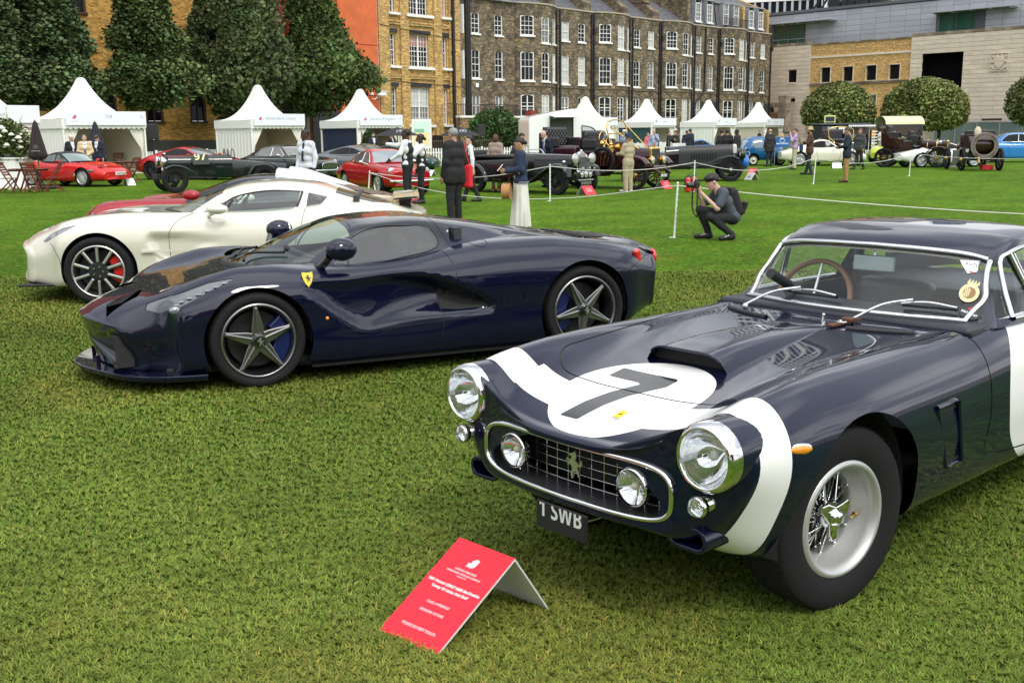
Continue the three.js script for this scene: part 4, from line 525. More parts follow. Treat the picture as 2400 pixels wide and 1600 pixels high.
  decal('lettering',A - 0.16,0.58,512,(c,W,H)=>{c.fillStyle='#e6e9f0';c.fillRect(0,0,W,H);dragon(c,0.36,0.24,0.1,opt.far?'#7a7f8c':'#d0485a');scribble(c,0.18,0.4,0.38,0.035,'#c9a0a8',4);c.fillStyle='#8f94a0';c.font='0.21px sans-serif';c.textBaseline='middle';c.textAlign='center';if (opt.text) c.fillText(opt.text,W * 0.52,H * 0.5,W * 0.6);else scribble(c,W * 0.42,H * 0.42,opt.scr || 0.6,0.13,'#b9bec9',9);c.font='0.16px sans-serif';if (opt.num) c.fillText(opt.num,W - 0.22,H * 0.48);},b,M4([0.06,E + 0.19,h + 0.137]));
  return t;
}
tent('white tent at the photo edge behind the flower arrangement',-82,152,4.4,{left: 'wall',right: 'wall',front: 'open',size: 3.4 });
tent('white tent with TVR sign and three men in its doorway',188,190,4.35,{left: 'wall',right: 'wall',text: 'TVR',num: '13',size: 3.95 });
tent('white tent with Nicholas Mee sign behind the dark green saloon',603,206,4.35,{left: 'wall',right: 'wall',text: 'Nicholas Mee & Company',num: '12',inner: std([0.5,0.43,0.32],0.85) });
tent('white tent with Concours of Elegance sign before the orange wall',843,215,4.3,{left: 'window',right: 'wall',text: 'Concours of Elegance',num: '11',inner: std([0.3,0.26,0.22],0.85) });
tent('white tent half hidden behind the domed white trailer',1372,231,4.35,{left: 'wall',right: 'wall',far: 1,scr: 1.1 });
tent('white tent with teal inner wall, left of the tent with the pleated closed side',1516,236,4.35,{left: 'window',right: 'wall',far: 1,scr: 0.5,pane: MC.teal });
tent('white tent with pleated closed side wall behind the black racing tourer',1661,238,4.35,{left: 'wall',right: 'wall',far: 1,scr: 0.5 });
tent('white tent nearest the ruined wall and the stone building',1778,243,4.35,{left: 'window',right: 'wall',far: 1,scr: 0.6,pane: MC.inner });

{ // domed white display trailer with a raised side flap
  const a=gp(1360,384),z=-62,L=dp(1238,300,z).x,Rr=dp(1452,300,z).x,w=Rr - L,t=thing('display_trailer','domed white display trailer with a raised side hatch behind the vintage cars','trailer',[(L + Rr) / 2,0,z],0.25),s=new THREE.Shape();
  s.moveTo(-w / 2,0.12);s.lineTo(-w / 2,2.25);s.quadraticCurveTo(-w / 2,2.5,-w / 2 + 0.2,2.52);s.quadraticCurveTo(0,3.05,w * 0.16,2.95);s.bezierCurveTo(w * 0.36,2.75,w * 0.5,1.4,w / 2,0.12);const sh=extr(s,2.2,0.08,3,24);mesh('body',sh.translate(0,0,-2.2),phys([0.82,0.82,0.8],0.25,0,{clearcoat: 0.6 }),t);
  mesh('hatch_opening',rbox(1.25,1.5,0.05,0.05,-0.75,1.75,0.1),std([0.05,0.055,0.045],0.6),t);mesh('hatch_frame',join([box(0.06,1.6,0.12,-1.42,1.75,0.12),box(0.06,1.6,0.12,-0.1,1.75,0.12),box(1.4,0.06,0.12,-0.75,2.54,0.12),box(0.05,0.05,1.1,-1.4,2.5,0.6)]),MT.iron,t);mesh('hatch_flap',rbox(1.45,0.05,1.0,0.02,-0.75,2.62,0.6,[0.12,0,0]),MT.white,t);
  const ar=new THREE.Shape();ar.moveTo(0,0);ar.lineTo(0,1.35);ar.quadraticCurveTo(0.95,1.3,1.15,0);ar.lineTo(0,0);mesh('side_window',extr(ar,0.02).translate(0.45,0.75,0.09),phys([0.45,0.47,0.46],0.1,0,{clearcoat: 1 }),t);mesh('window_trim',join([tube([[0.45,0.75,0.12],[0.45,2.1,0.12]],0.02,4,6),tube([[0.45,2.1,0.12],[1.1,1.95,0.12],[1.45,1.5,0.12],[1.6,0.75,0.12]],0.025,20,6)]),MT.iron,t);
  for (const x of [-w * 0.2,w * 0.05]) mesh('wheel',cyl(0.32,0.32,0.2,x,0.32,0.02,[Math.PI / 2,0,0],20),MT.rubber,t);
}
// ================================================================ picket fences
{
  const pk=join([box(0.075,0.86,0.022,0,0.47,0),put(new THREE.CylinderGeometry(0.0375,0.0375,0.022,12),[0,0.9,0],[Math.PI / 2,0,0])]),post=box(0.09,1.0,0.09,0,0.5,-0.05);
  const run=(label,a,b)=>{const d=b.clone().sub(a),L=d.length(),t=thing('picket_fence',label,'fence',a,Math.atan2(-d.z,d.x),'white picket fences along the lawn edge'),n=Math.floor(L / 0.15);for (let i=0;i <= n;i++) {const o=mesh('picket',pk,MT.white,t);o.position.x=i * 0.15;}for (let i=0;i <= Math.floor(L / 1.8);i++) {const o=mesh('fence_post',post,MT.white,t);o.position.x=i * 1.8;}mesh('rail',join([box(L,0.06,0.03,L / 2,0.28,-0.03),box(L,0.06,0.03,L / 2,0.7,-0.03)]),MT.white,t);};
  const A=(px,z)=>{const p=dp(px,350,z);p.y=0;return p;};
  run('white picket fence between the first two whole tents',A(322,-54),A(506,-62));run('white picket fence before the laurel shrub and yard wall',A(985,-58.5),A(1235,-61));run('white picket fence behind the lilac blazer man',A(1415,-70),A(1575,-84));run('white picket fence behind the blue saloon',A(2350,-72),A(2440,-70));run('short white picket fence beside the black van',A(2005,-78),A(2075,-77));
}
{ // yard wall by the terrace
  const a=fac(STREET,1075,300,3)[0],b=fac(STREET,1243,300,3)[0],t=thing('yard_wall','brick yard wall with pale coping and iron railing before the terrace','wall',at(STREET,a,0,3),STREET.turn),W=b - a;
  mesh('brickwork',metricUV(box(W,2.9,0.35,W / 2,1.45,0)),MB.old,t);mesh('coping',box(W + 0.1,0.16,0.5,W / 2,2.98,0),MB.render,t);mesh('railing',join([...Array.from({length: 44 },(_,i)=>bar([0.1 + i * W / 45,3.0,-1.2],[0.1 + i * W / 45,4.0,-1.2],0.02,0.02,5)),box(W,0.05,0.05,W / 2,3.95,-1.2)]),MB.pipe,t);mesh('end_pier',metricUV(box(0.6,3.5,0.6,W,1.75,0)),MB.red,t);
  const c=dp(960,370,-60);const r=thing('iron_railing','low dark iron railing before the stock brick block','railing',[c.x,0,c.z],0.3);mesh('bars',join([...Array.from({length: 40 },(_,i)=>bar([i * 0.13 - 1,0,0],[i * 0.13 - 1,1.35,0],0.016,0.016,5)),box(5.2,0.04,0.04,1.5,1.3,0)]),std([0.1,0.07,0.05],0.6),r);r.position.x += 1.2;r.position.z -= 2;
  const f=dp(985,330,-59),p=thing('display_board','white framed display board with a pale picture under the black parasol','board',[f.x,0,-60],0.2);mesh('frame',rbox(1.1,1.6,0.06,0.02,0,1.7,0),MT.white,p);decal('picture',0.9,1.35,128,(c,w,h)=>{c.fillStyle='#cfe6d8';c.fillRect(0,0,w,h);c.fillStyle='#f1d8a4';c.fillRect(0,h * 0.45,w,h * 0.5);c.fillStyle='#7fb89a';c.fillRect(0.05,h * 0.3,w * 0.6,h * 0.15);},p,M4([0,1.7,0.035]));mesh('stand',box(0.08,1.0,0.08,0,0.45,-0.02),MT.white,p);
}
// ================================================================ parasols, tables, chairs
function closedParasol(label,px,yTop,yBot,z,m,band) {const b=dp(px,800,z),yt=dp(px,yTop,z).y,yb=dp(px,yBot,z).y,t=thing('folded_parasol',label,'parasol',[b.x,0,z]);const prof=[[0.03,yt],[0.06,yt - 0.05],[0.14,lerp(yt,yb,0.35)],[0.24,lerp(yt,yb,0.75)],[0.27,lerp(yt,yb,0.9)],[0.12,yb]],rows=[];for (let i=0;i <= 48;i++) {const a=i / 48 * 2 * Math.PI;rows.push(resample(prof.map(([r,y])=>[r * (1 + 0.16 * Math.sin(a * 8)),y]),16).map((p)=>new THREE.Vector3(Math.cos(a) * p.x,p.y,Math.sin(a) * p.x)));}mesh('canopy',gridGeo(rows,true),m,t);mesh('pole',cyl(0.022,0.022,yt,0,yt / 2 + 0.02,0,null,10),MT.oak,t);mesh('finial',ball(0.04,0,yt + 0.05,0),MT.white,t);mesh('base',join([cyl(0.05,0.05,0.5,0,0.3,0,null,12),rbox(0.75,0.09,0.6,0.03,0.15,0.05,0)]),MT.iron,t);if (band) mesh('emblem',join([-0.16,0.14].map((x)=>put(new THREE.TorusGeometry(0.09,0.035,8,20),[x,lerp(yt,yb,0.78),0.2],[0,x,0]))),std([0.6,0.64,0.72],0.7),t);else mesh('emblem',join([put(new THREE.TorusGeometry(0.05,0.012,6,16),[0.05,lerp(yt,yb,0.66),0.235]),box(0.3,0.03,0.01,0.06,lerp(yt,yb,0.76),0.28)]),std([0.25,0.22,0.22],0.7),t);return t;}
closedParasol('folded black parasol standing behind the near wooden table',128,283,375,-36,cloth([44,36,36],101,0.3));closedParasol('folded navy parasol with white emblem before the first whole tent',263,285,352,-42.5,MC.canvasN,true);
function openParasol(label,px,yApex,yRim,hw,z) {const b=dp(px,800,z),ya=dp(px,yApex,z).y,yr=dp(px,yRim,z).y,r=hw * -z / FPX,t=thing('open_parasol',label,'parasol',[b.x,0,z],0.3),rows=[];for (let i=0;i <= 32;i++) {const a=i / 32 * 2 * Math.PI;rows.push(Array.from({length: 8 },(_,j)=>{const f=j / 7,rr=f * r * (1 - 0.05 * Math.abs(Math.sin(a * 4)));return new THREE.Vector3(Math.cos(a) * rr,lerp(ya,yr,Math.pow(f,1.15)),Math.sin(a) * rr);}));}mesh('canopy',gridGeo(rows,true),MC.canvas,t);mesh('pole',cyl(0.025,0.025,ya,0,ya / 2,0,null,10),MT.iron,t);for (let i=0;i < 8;i++) {const a=i * Math.PI / 4;mesh('rib',bar([0,ya - 0.02,0],[Math.cos(a) * r * 0.97,yr - 0.01,Math.sin(a) * r * 0.97],0.01,0.01,5),MT.iron,t);}mesh('base',cyl(0.35,0.38,0.1,0,0.05,0),MT.iron,t);const e=mesh('emblem',join([put(new THREE.TorusGeometry(0.09,0.018,6,16),[-0.06,0,0]),put(new THREE.TorusGeometry(0.09,0.018,6,16),[0.08,0.02,0]),box(0.42,0.025,0.01,0,-0.16,0)]),std([0.5,0.5,0.52],0.7),t);e.position.set(0,lerp(ya,yr,0.52),r * 0.56);e.rotation.x=-0.9;}
openParasol('open black parasol above the pointing waiter',945,298,318,56,-50);openParasol('open black parasol right of the man in black suit',1086,296,318,50,-53);
{
  const MW=std([1,1,1],0.5,0,{map: stainTex(111,[104,56,34],0.35,1,6) });
  const chair=thing('folding_chair','x','chair',[0,0,0]);
  for (const s of [-1,1]) {mesh('leg',plank([s * 0.2,0.02,0.26],[s * 0.2,0.9,-0.24],0.03,0.045,[1,0,0]),MW,chair);mesh('leg',plank([s * 0.17,0.02,-0.26],[s * 0.17,0.46,0.2],0.03,0.045,[1,0,0]),MW,chair);}
  for (let i=0;i < 7;i++) mesh('seat_slat',rbox(0.4,0.018,0.045,0.006,0,0.45,-0.17 + i * 0.06),MW,chair);for (let i=0;i < 5;i++) {const y=0.56 + i * 0.075;mesh('back_slat',rbox(0.38,0.05,0.014,0.005,0,y,-0.24 + (0.9 - y) * 0.57),MW,chair);}mesh('top_rail',rbox(0.46,0.09,0.03,0.01,0,0.9,-0.25),MW,chair);mesh('stretcher',join([box(0.36,0.03,0.03,0,0.12,-0.2),box(0.4,0.03,0.03,0,0.12,0.2)]),MW,chair);
  const spots=[[22,452,1.57,'folding wooden chair in profile at the photo edge, left of the near table',1],[76,452,Math.PI,'folding wooden chair seen from behind at the near wooden table'],[128,450,-1.4,'folding wooden chair in profile beside the folded black parasol'],[312,428,-1.9,'folding wooden chair before the red coupe, right of the far table'],[203,406,2.9,'folding wooden chair behind the red convertible under the blazer men'],[241,404,3.0,'folding wooden chair behind the red convertible beside the cream suit man'],[278,405,0.2,'folding wooden chair against the first whole tent behind the far table'],[1118,398,-2.6,'tan folding chair before the picket fence beside the black tourer']];
  spots.forEach(([px,py,turn,label],i)=>{const p=gp(px,py);if (i) dup(chair,p,turn,label,'folding wooden chairs');else {chair.position.copy(p);chair.rotation.y=turn;chair.userData.label=label;chair.userData.group='folding wooden chairs';}});
  const table=thing('folding_table','folding wooden slat table at the photo edge before the red convertible','table',gp(70,449),0.05,'folding wooden tables');
  for (let i=0;i < 8;i++) mesh('top_slat',rbox(1.15,0.022,0.08,0.006,0,0.71,-0.32 + i * 0.092),MW,table);for (const s of [-1,1]) for (const k of [-1,1]) mesh('leg',plank([s * 0.42,0.01,k * 0.3],[-s * 0.36 + s * 0.5,0.69,k * 0.3],0.05,0.03,[0,0,1]),MW,table);mesh('apron',join([box(1.0,0.05,0.03,0,0.67,-0.3),box(1.0,0.05,0.03,0,0.67,0.3)]),MW,table);
  dup(table,gp(287,421),0.3,'folding wooden slat table between the red convertible and the first whole tent');
  const gl=gp(287,421);for (const [i,dx,dz] of [[0,-0.1,0],[1,0.08,0.1],[2,0.25,-0.05]]) {const o=thing('drinking_glass',['leftmost small drinking glass on the far wooden table','middle small drinking glass on the far wooden table','rightmost small drinking glass on the far wooden table'][i],'glass',[gl.x + dx,0.722,gl.z + dz],0,'drinking glasses on the far wooden table');mesh('bowl',lathe([[0,0.005],[0.03,0],[0.035,0.11],[0.032,0.11],[0.028,0.01]],14),MT.lens,o);}
}
{ // flower arrangement on a white plinth
  const z=-36.5,b=dp(28,440,z),t=thing('plinth','tall white plinth carrying the flower arrangement','plinth',[b.x,0,z],0.3);mesh('column',box(0.9,0.98,0.7,0,0.49,0),MT.white,t);mesh('plinth_top',rbox(1.0,0.06,0.8,0.01,0,1.01,0),MT.white,t);mesh('step',box(1.6,0.06,1.2,-0.1,0.03,0.1),MC.inner,t);
  const f=thing('flower_arrangement','large arrangement of white flowers and greenery on the plinth','flowers',[b.x,1.04,z]),R=rng(44);mesh('vase',lathe([[0,0],[0.16,0],[0.22,0.2],[0.15,0.32],[0.2,0.36]],18),MT.white,f);
  crown(f,leafCluster(14,0.09,0.13,21,2.4),420,45,(R)=>{const a=R() * 6.28,y=R() * 2 - 1,r=0.66 * Math.sqrt(Math.max(0.05,1 - y * y)) * Math.sqrt(R());return [new THREE.Vector3(Math.cos(a) * r,0.62 + y * 0.5 - (R() < 0.08?0.5:0),Math.sin(a) * r),0.5 + R() * 0.5];},[0.11,0.16,0.045]);f.children[f.children.length - 1].name='greenery';
  const rose=join([ball(0.055,0,0,0,[1,0.85,1],10),...[0,1,2,3,4].map((i)=>put(ball(0.045,0,0,0,[1,0.5,1],8),[Math.cos(i * 1.257) * 0.035,-0.01,Math.sin(i * 1.257) * 0.035]))]),petal=std([0.8,0.79,0.68],0.7),pale=std([0.62,0.68,0.48],0.7);
  for (let i=0;i < 46;i++) {const a=R() * 6.28,y=R() * 1.7 - 0.9,r=0.68 * Math.sqrt(Math.max(0.1,1 - y * y)),o=mesh('flower',rose,petal,f),s=0.6 + R() * 1.2;o.position.set(Math.cos(a) * r,0.62 + y * 0.48,Math.sin(a) * r);o.scale.setScalar(s);}
  for (const [x,y,h,k] of [[0.05,1.0,0.75,0],[0.32,0.9,0.5,0.5],[-0.25,0.95,0.4,-0.4],[0.2,0.8,0.4,0.25],[-0.05,0.9,0.55,-0.1],[0.55,0.55,0.4,0.9]]) {const L=[];for (let i=0;i < 34;i++) {const q=i / 34;L.push(ball(0.035 * (1.1 - q * 0.7),x + k * h * q + (R() - 0.5) * 0.13 * (1 - q),y + h * q,(R() - 0.5) * 0.13 * (1 - q),[1,1,1],6));}mesh('flower_spike',join(L),pale,f);}
}
function speaker(label,px,py,z,s=1) {const b=dp(px,py,z),t=thing('loudspeaker',label,'loudspeaker',[b.x,0,z],0.2),y=b.y;mesh('cabinet',rbox(0.52 * s,0.8 * s,0.45 * s,0.04,0,y,0),MT.matt,t);mesh('grille',rbox(0.44 * s,0.66 * s,0.02,0.01,0,y + 0.04,0.235 * s),MT.iron,t);mesh('badge',box(0.07,0.05,0.02,0.06,y - 0.34 * s,0.236 * s),MT.steel,t);mesh('pole',cyl(0.03,0.03,y - 0.3,0,(y - 0.3) / 2,0,null,10),MT.iron,t);for (const a of [0,2.1,4.2]) mesh('leg',bar([0,0.75,0],[Math.cos(a) * 0.5,0,Math.sin(a) * 0.5],0.018),MT.iron,t);}
speaker('black loudspeaker on a pole right of the first whole tent',357,310,-52);speaker('black loudspeaker on a pole beside the laurel shrub',1127,307,-60,0.9);

// ================================================================ rope posts, ropes, signs, extinguishers
const rope=std([0.62,0.62,0.56],0.8),postM=std([0.75,0.76,0.74],0.5);
{
  const tops={},post=(k,label,px,py,lean=0,h=0.86)=>{const t=thing('rope_post',label,'post',gp(px,py),0.5,'white rope posts on the lawn');const g=[rbox(0.028,h,0.012,0.003,0,h / 2,0),rbox(0.022,h,0.022,0.004,0.006,h / 2,-0.004),ball(0.02,0,h + 0.01,0,[1,1,1],10),box(0.1,0.012,0.05,-0.03,0.012,0)];const o=mesh('stake',join(g),postM,t);for (let i=0;i < 9;i++) mesh('hook',bar([0.012,0.08 + i * h / 10,0],[0.032,0.1 + i * h / 10,0],0.005,0.004,5),postM,t);t.rotation.z=lean;tops[k]=new THREE.Vector3(0,h - 0.03,0).applyEuler(t.rotation).add(t.position);};
  post('A','white rope post in front of the red coupe with round lamps',862,466,-0.1,0.72);post('B','white rope post before the black tourer with big headlamps',1289,472,0,0.9);post('C','white rope post beside the two fire extinguishers',1626,450,-0.02);post('D','white rope post left of the crouching photographer',1580,558,-0.06,0.87);post('E','white rope post before the man in brown jacket',1907,432,-0.07);post('F','white rope post before the brown veteran car',2132,413,-0.02);
  tops.G=gp(2470,430).setY(0.8);tops.H=dp(2470,505,-17.5); 
  const strand=(label,a,b,sag)=>{const A=tops[a],B=tops[b],m=A.clone().lerp(B,0.5);m.y -= sag;const q1=A.clone().lerp(B,0.25),q3=A.clone().lerp(B,0.75);q1.y -= sag * 0.75;q3.y -= sag * 0.75;tag(mesh('barrier_rope',tube([A,q1,m,q3,B],0.009,40,6),rope),label,'rope','white ropes between the posts');};
  strand('white rope from the red coupe to the post before the black tourer','A','B',0.22);strand('white rope from the black tourer to the fire extinguishers','B','C',0.16);strand('white rope sagging low from the red coupe to the post by the crouching photographer','A','D',0.42);strand('white rope from the fire extinguishers to the post by the brown jacket man','C','E',0.3);strand('white rope between the brown jacket man and the brown veteran car','E','F',0.25);strand('white rope passing the spare wheel racing car to the photo edge','F','G',0.1);strand('taut white rope behind the crouching photographer to the photo edge','D','H',0.05);
}
const redBoard=std([0.72,0.03,0.055],0.45),greyBoard=std([0.66,0.67,0.64],0.7);
{ // big board in the foreground
  const A=(x,y,z)=>new THREE.Vector3(x,y,z),BL=A(-0.467,0.004,-3.423),BR=A(-0.256,0.004,-3.232),TL=A(-0.195,0.247,-3.652),TR=A(0.005,0.247,-3.452),RL=A(-0.085,0.004,-3.766),RR=A(0.125,0.004,-3.575),o=A(-0.16,0,-3.5),t=thing('display_sign','large red folded display sign on the grass before the blue racing coupe','sign',o);
  const sheet=(a,b,c,d,th)=>{const u=b.clone().sub(a),v=d.clone().sub(a),n=u.clone().cross(v).normalize().multiplyScalar(th),q=[a,b,c,d].map((p)=>p.clone().sub(o)),r=q.map((p)=>p.clone().add(n)),pos=[],f=(...p)=>{for (const k of [0,1,2,0,2,3]) pos.push(p[k].x,p[k].y,p[k].z);};f(...q);f(r[3],r[2],r[1],r[0]);for (let i=0;i < 4;i++) f(q[i],r[i],r[(i + 1) % 4],q[(i + 1) % 4]);const g=new THREE.BufferGeometry();g.setAttribute('position',new THREE.Float32BufferAttribute(pos,3));g.computeVertexNormals();return g;};
  mesh('front_board',sheet(BL,BR,TR,TL,-0.006),MT.white,t);mesh('rear_board',sheet(TL,TR,RR,RL,-0.006),greyBoard,t);
  const W=0.288,H=0.43,tex=canvasTex(700,1050,(c)=>{
    c.scale(700 / W,1050 / H);c.fillStyle='#e8303f';c.fillRect(0,0,W,H);c.textAlign='center';c.fillStyle='#fff4f2';const T=(s,x,y,px,b)=>{c.save();c.translate(x,y);c.scale(0.001,0.001);c.font=(b?'bold ':'') + px * 1000 + 'px sans-serif';c.fillText(s,0,0);c.restore();};
    dragon(c,W * 0.5,0.078,0.022,'#fff4f2');T('LONDON CONCOURS',W / 2,0.118,0.0115);T('HONOURABLE ARTILLERY COMPANY',W / 2,0.132,0.0105);T('7-8 JUNE 2018',W / 2,0.143,0.0075);
    T('1961 Ferrari 250GT SWB Berlinetta',W / 2,0.189,0.0158,1);T("'Comp '61 Sefac Hot Rod'",W / 2,0.209,0.0158,1);T('CLASS: HYPERFAST',W / 2,0.268,0.0135);T('SPONSOR: OCTANE',W / 2,0.304,0.0135);T('PLEASE DO NOT TOUCH',W / 2,0.375,0.0155);
  });
  const g=new THREE.BufferGeometry(),n=BR.clone().sub(BL).cross(TL.clone().sub(BL)).normalize().multiplyScalar(0.0025),q=[BL,BR,TR,TL].map((p)=>p.clone().add(n).sub(o));g.setAttribute('position',new THREE.Float32BufferAttribute([0,1,2,0,2,3].flatMap((i)=>[q[i].x,q[i].y,q[i].z]),3));g.setAttribute('uv',new THREE.Float32BufferAttribute([0,0,1,0,1,1,0,0,1,1,0,1],2));g.computeVertexNormals();mesh('printed_face',g,phys([1,1,1],0.5,0,{map: tex,specularIntensity: 0.4 }),t);
}
function smallSign(label,px,py,turn,m=redBoard,w=0.3,group) {const t=thing('display_sign',label,'sign',gp(px,py),turn,group);mesh('front_board',plank([0,0,0.2],[0,0.24,0],w,0.012),m,t);mesh('rear_board',plank([0,0.24,0],[0,0,-0.18],w,0.012),greyBoard,t);mesh('printed_lines',join([0.3,0.5,0.62].map((f)=>plank([0,lerp(0.245,0.005,f) + 0.006,lerp(0,0.2,f) + 0.006],[0,lerp(0.245,0.005,f + 0.05) + 0.006,lerp(0,0.2,f + 0.05) + 0.006],w * 0.5,0.004))),m === redBoard?std([0.85,0.5,0.5],0.6):MT.steel,t);return t;}
smallSign('small red folded sign before the black tourer with big headlamps',1374,456,0.75,redBoard,0.42);smallSign('small red folded sign under the maroon veteran car',1555,442,0.75,redBoard,0.4);smallSign('small red folded sign right of the blue nosed racer, standing upright',1766,408,-0.9,redBoard,0.34);smallSign('small red folded sign lying below the upright one right of the blue nosed racer',1762,421,-1.0,greyBoard,0.34);
smallSign('small red folded sign behind the legs of the pointing waiter',972,474,-0.4,redBoard,0.3);smallSign('white folded placard before the nose of the red convertible',303,434,0.75,MT.white,0.3);smallSign('white folded placard before the black brass lamped car',1961,394,-0.1,MT.white,0.42);smallSign('white folded placard before the brown veteran car',2229,391,-0.2,MT.white,0.42);smallSign('white folded placard beside the red coupe with round lamps',1012,412,-0.6,MT.white,0.26);
for (const [i,px] of [[0,1612],[1,1626]]) {const t=thing('fire_extinguisher',['red fire extinguisher left of the white rope post','red fire extinguisher behind the white rope post'][i],'extinguisher',gp(px,450 - i * 2));mesh('cylinder',lathe([[0,0],[0.075,0],[0.08,0.03],[0.08,0.34],[0.06,0.4],[0.025,0.42],[0,0.42]],20),phys([0.55,0.01,0.015],0.25,0,{clearcoat: 1 }),t);mesh('valve',join([cyl(0.025,0.025,0.06,0,0.44,0,null,10),bar([0,0.47,0],[0.09,0.5,0],0.012),bar([0,0.45,0],[0.08,0.44,0],0.01)]),MT.iron,t);mesh('hose',tube([[0.02,0.44,0],[-0.08,0.42,0.02],[-0.1,0.25,0.02],[-0.095,0.08,0.02]],0.012,14,6),MT.black,t);mesh('label_plate',box(0.09,0.14,0.005,0.0,0.22,0.081),MT.cream,t);}
// ================================================================ car kit: x forward from the front axle, y up, z to the car's right; the left side (z < 0) faces the viewer
const MP={navy: paint([0.0032,0.0042,0.02],0.1,0.3),navyB: paint([0.0026,0.0036,0.021],0.05,0.3),pearl: paint([0.68,0.66,0.55],0.12,0.3),whiteP: paint([0.8,0.8,0.78],0,0.4),redM: paint([0.32,0.008,0.014],0.25,0.3),red: paint([0.58,0.01,0.012],0,0.4),deepred: paint([0.4,0.006,0.012],0.2,0.3),darknavy: paint([0.004,0.005,0.013],0.2,0.3),silver: paint([0.62,0.63,0.67],0.55,0.3),grey: paint([0.11,0.115,0.125],0.4,0.3),brg: paint([0.008,0.016,0.013],0.1,0.35),green: paint([0.008,0.042,0.03],0.1,0.35),blue: paint([0.01,0.1,0.26],0.1,0.35),skyblue: paint([0.03,0.2,0.5],0.05,0.35),cream: paint([0.74,0.71,0.58],0,0.4),lime: paint([0.45,0.5,0.04],0,0.4),black: paint([0.006,0.006,0.007],0,0.3),maroon: paint([0.035,0.006,0.01],0,0.35),brown: paint([0.025,0.009,0.006],0,0.35),carbon: std([0.012,0.012,0.013],0.35),greyblue: paint([0.3,0.33,0.36],0.4,0.3) };
const sd={box: (cx,cy,hx,hy,r)=>(x,y)=>{const a=Math.abs(x - cx) - hx + r,b=Math.abs(y - cy) - hy + r;return Math.hypot(Math.max(a,0),Math.max(b,0)) + Math.min(Math.max(a,b),0) - r;}};
function loftBody(o) { // o.sec(x) -> half section [[z, y], ...] from the top middle down; o.warp moves points afterwards
  const n=o.n || 160,m=o.m || 40,xs=[];for (let i=0;i <= n;i++) {const t=i / n;xs.push(lerp(o.x1,o.x0,o.ease === false?t:t - 0.06 * Math.sin(2 * Math.PI * t)));}
  let half=xs.map((x)=>resample(o.sec(x),m).map((p)=>new THREE.Vector3(x,p.y,p.x)));
  for (let it=0;it < (o.smooth ?? 3);it++) half=half.map((r,i)=>r.map((p,j)=>{if (i === 0 || i === n) return p;const a=half[i - 1][j],b=half[i + 1][j],c=r[Math.max(0,j - 1)],d=r[Math.min(m,j + 1)],q=new THREE.Vector3((a.x + b.x + 2 * p.x) / 4,(a.y + b.y + (j?c.y + d.y:2 * d.y) + 2 * p.y) / 6,(a.z + b.z + (j && j < m?c.z + d.z:2 * p.z) + 2 * p.z) / 6);if (!j || j === m) q.z=p.z;return q;}));
  const capR=o.cap ?? 0.06,caps=(row,dir,R)=>{const c=row.reduce((s,p)=>s + p.y,0) / row.length,out=[];for (let k=1;k <= 6;k++) {const a=k / 6 * Math.PI / 2,f=k === 6?0:1 - (1 - Math.cos(a)) * R * 4,g=k === 6?0:Math.max(0.03,f);out.push(row.map((p)=>new THREE.Vector3(p.x + dir * R * Math.sin(a),c + (p.y - c) * g,p.z * g)));}return out;};
  half=[...caps(half[0],1,capR).reverse(),...half,...caps(half[n],-1,o.capRear ?? capR)];
  const w=o.warp || ((p)=>p),full=half.map((r)=>[...r.slice(1).reverse().map((p)=>w(new THREE.Vector3(p.x,p.y,-p.z))),...r.map((p)=>w(p.clone()))]);
  const memo=new Map(),sect=(x)=>{if (!memo.has(x)) memo.set(x,resample(o.sec(x),m));return memo.get(x);};
  const at=(x,s,side=-1)=>{const r=sect(x),k=clamp(s,0,1) * m,i=Math.min(m - 1,Math.floor(k)),f=k - i,p=r[i].clone().lerp(r[i + 1],f);return w(new THREE.Vector3(x,p.y,side * p.x));};
  const atZ=(x,z)=>{let lo=0,hi=0.75;const s=z < 0?-1:1;for (let k=0;k < 24;k++) {const q=(lo + hi) / 2;if (Math.abs(at(x,q,s).z) < Math.abs(z)) lo=q;else hi=q;}return at(x,lo,s);};
  const atY=(x,y,side=-1,from=0.35)=>{let lo=from,hi=1;for (let k=0;k < 24;k++) {const q=(lo + hi) / 2;if (at(x,q,side).y > y) lo=q;else hi=q;}return at(x,lo,side);};
  return {geo: gridGeo(full,false),at,atZ,atY };
}
function stdSec(s) { // section from named curves of x
  const c={};for (const k of Object.keys(s)) if (Array.isArray(s[k])) c[k]=curve(s[k]);
  return (x)=>{const T=c.T(x),K=c.Cr(x),F=c.F(x),W=c.W(x),Sd=c.S(x),B=c.B(x),b=c.Bw(x),v=c.V?c.V(x):0.45,q=c.Q?c.Q(x):0.5;return [[0,T],[0.38 * F,lerp(T,K,0.04)],[0.7 * F,lerp(T,K,v)],[F,K],[lerp(F,W,0.72),lerp(K,Sd,0.34)],[W,Sd],[lerp(W,b,0.3),lerp(Sd,B,q)],[b,B],[b * 0.6,B - 0.01],[0,B - 0.012]];};
}
function arches(g,list,zin=0.3) {for (const [x,y,r] of list) g=outside(g,(px,py,pz)=>Math.max(Math.hypot(px - x,py - y) - r,zin - Math.abs(pz)));return g;}
const archLiner=(list,w,zo)=>join(list.flatMap(([x,y,r])=>[-1,1].map((s)=>{const g=new THREE.CylinderGeometry(r + 0.012,r + 0.012,w,32,1,true).rotateX(Math.PI / 2);return outside(join([g.translate(x,y,s * (zo - w / 2)),new THREE.CircleGeometry(r + 0.01,32).translate(x,y,s * (zo - w))]),(a,b)=>b - (y - r * 0.12));})));
function seams(g,fns,w=0.004) {const strips=[];for (const f of fns) {g=refine(g,f);const [a,b]=split(g,(x,y,z,nx,ny,nz)=>f(x,y,z,nx,ny,nz) - w);if (a) strips.push(a);g=b;}return [g,strips.length?join(strips.map((s)=>pushAlong(s,-0.003))):null];}
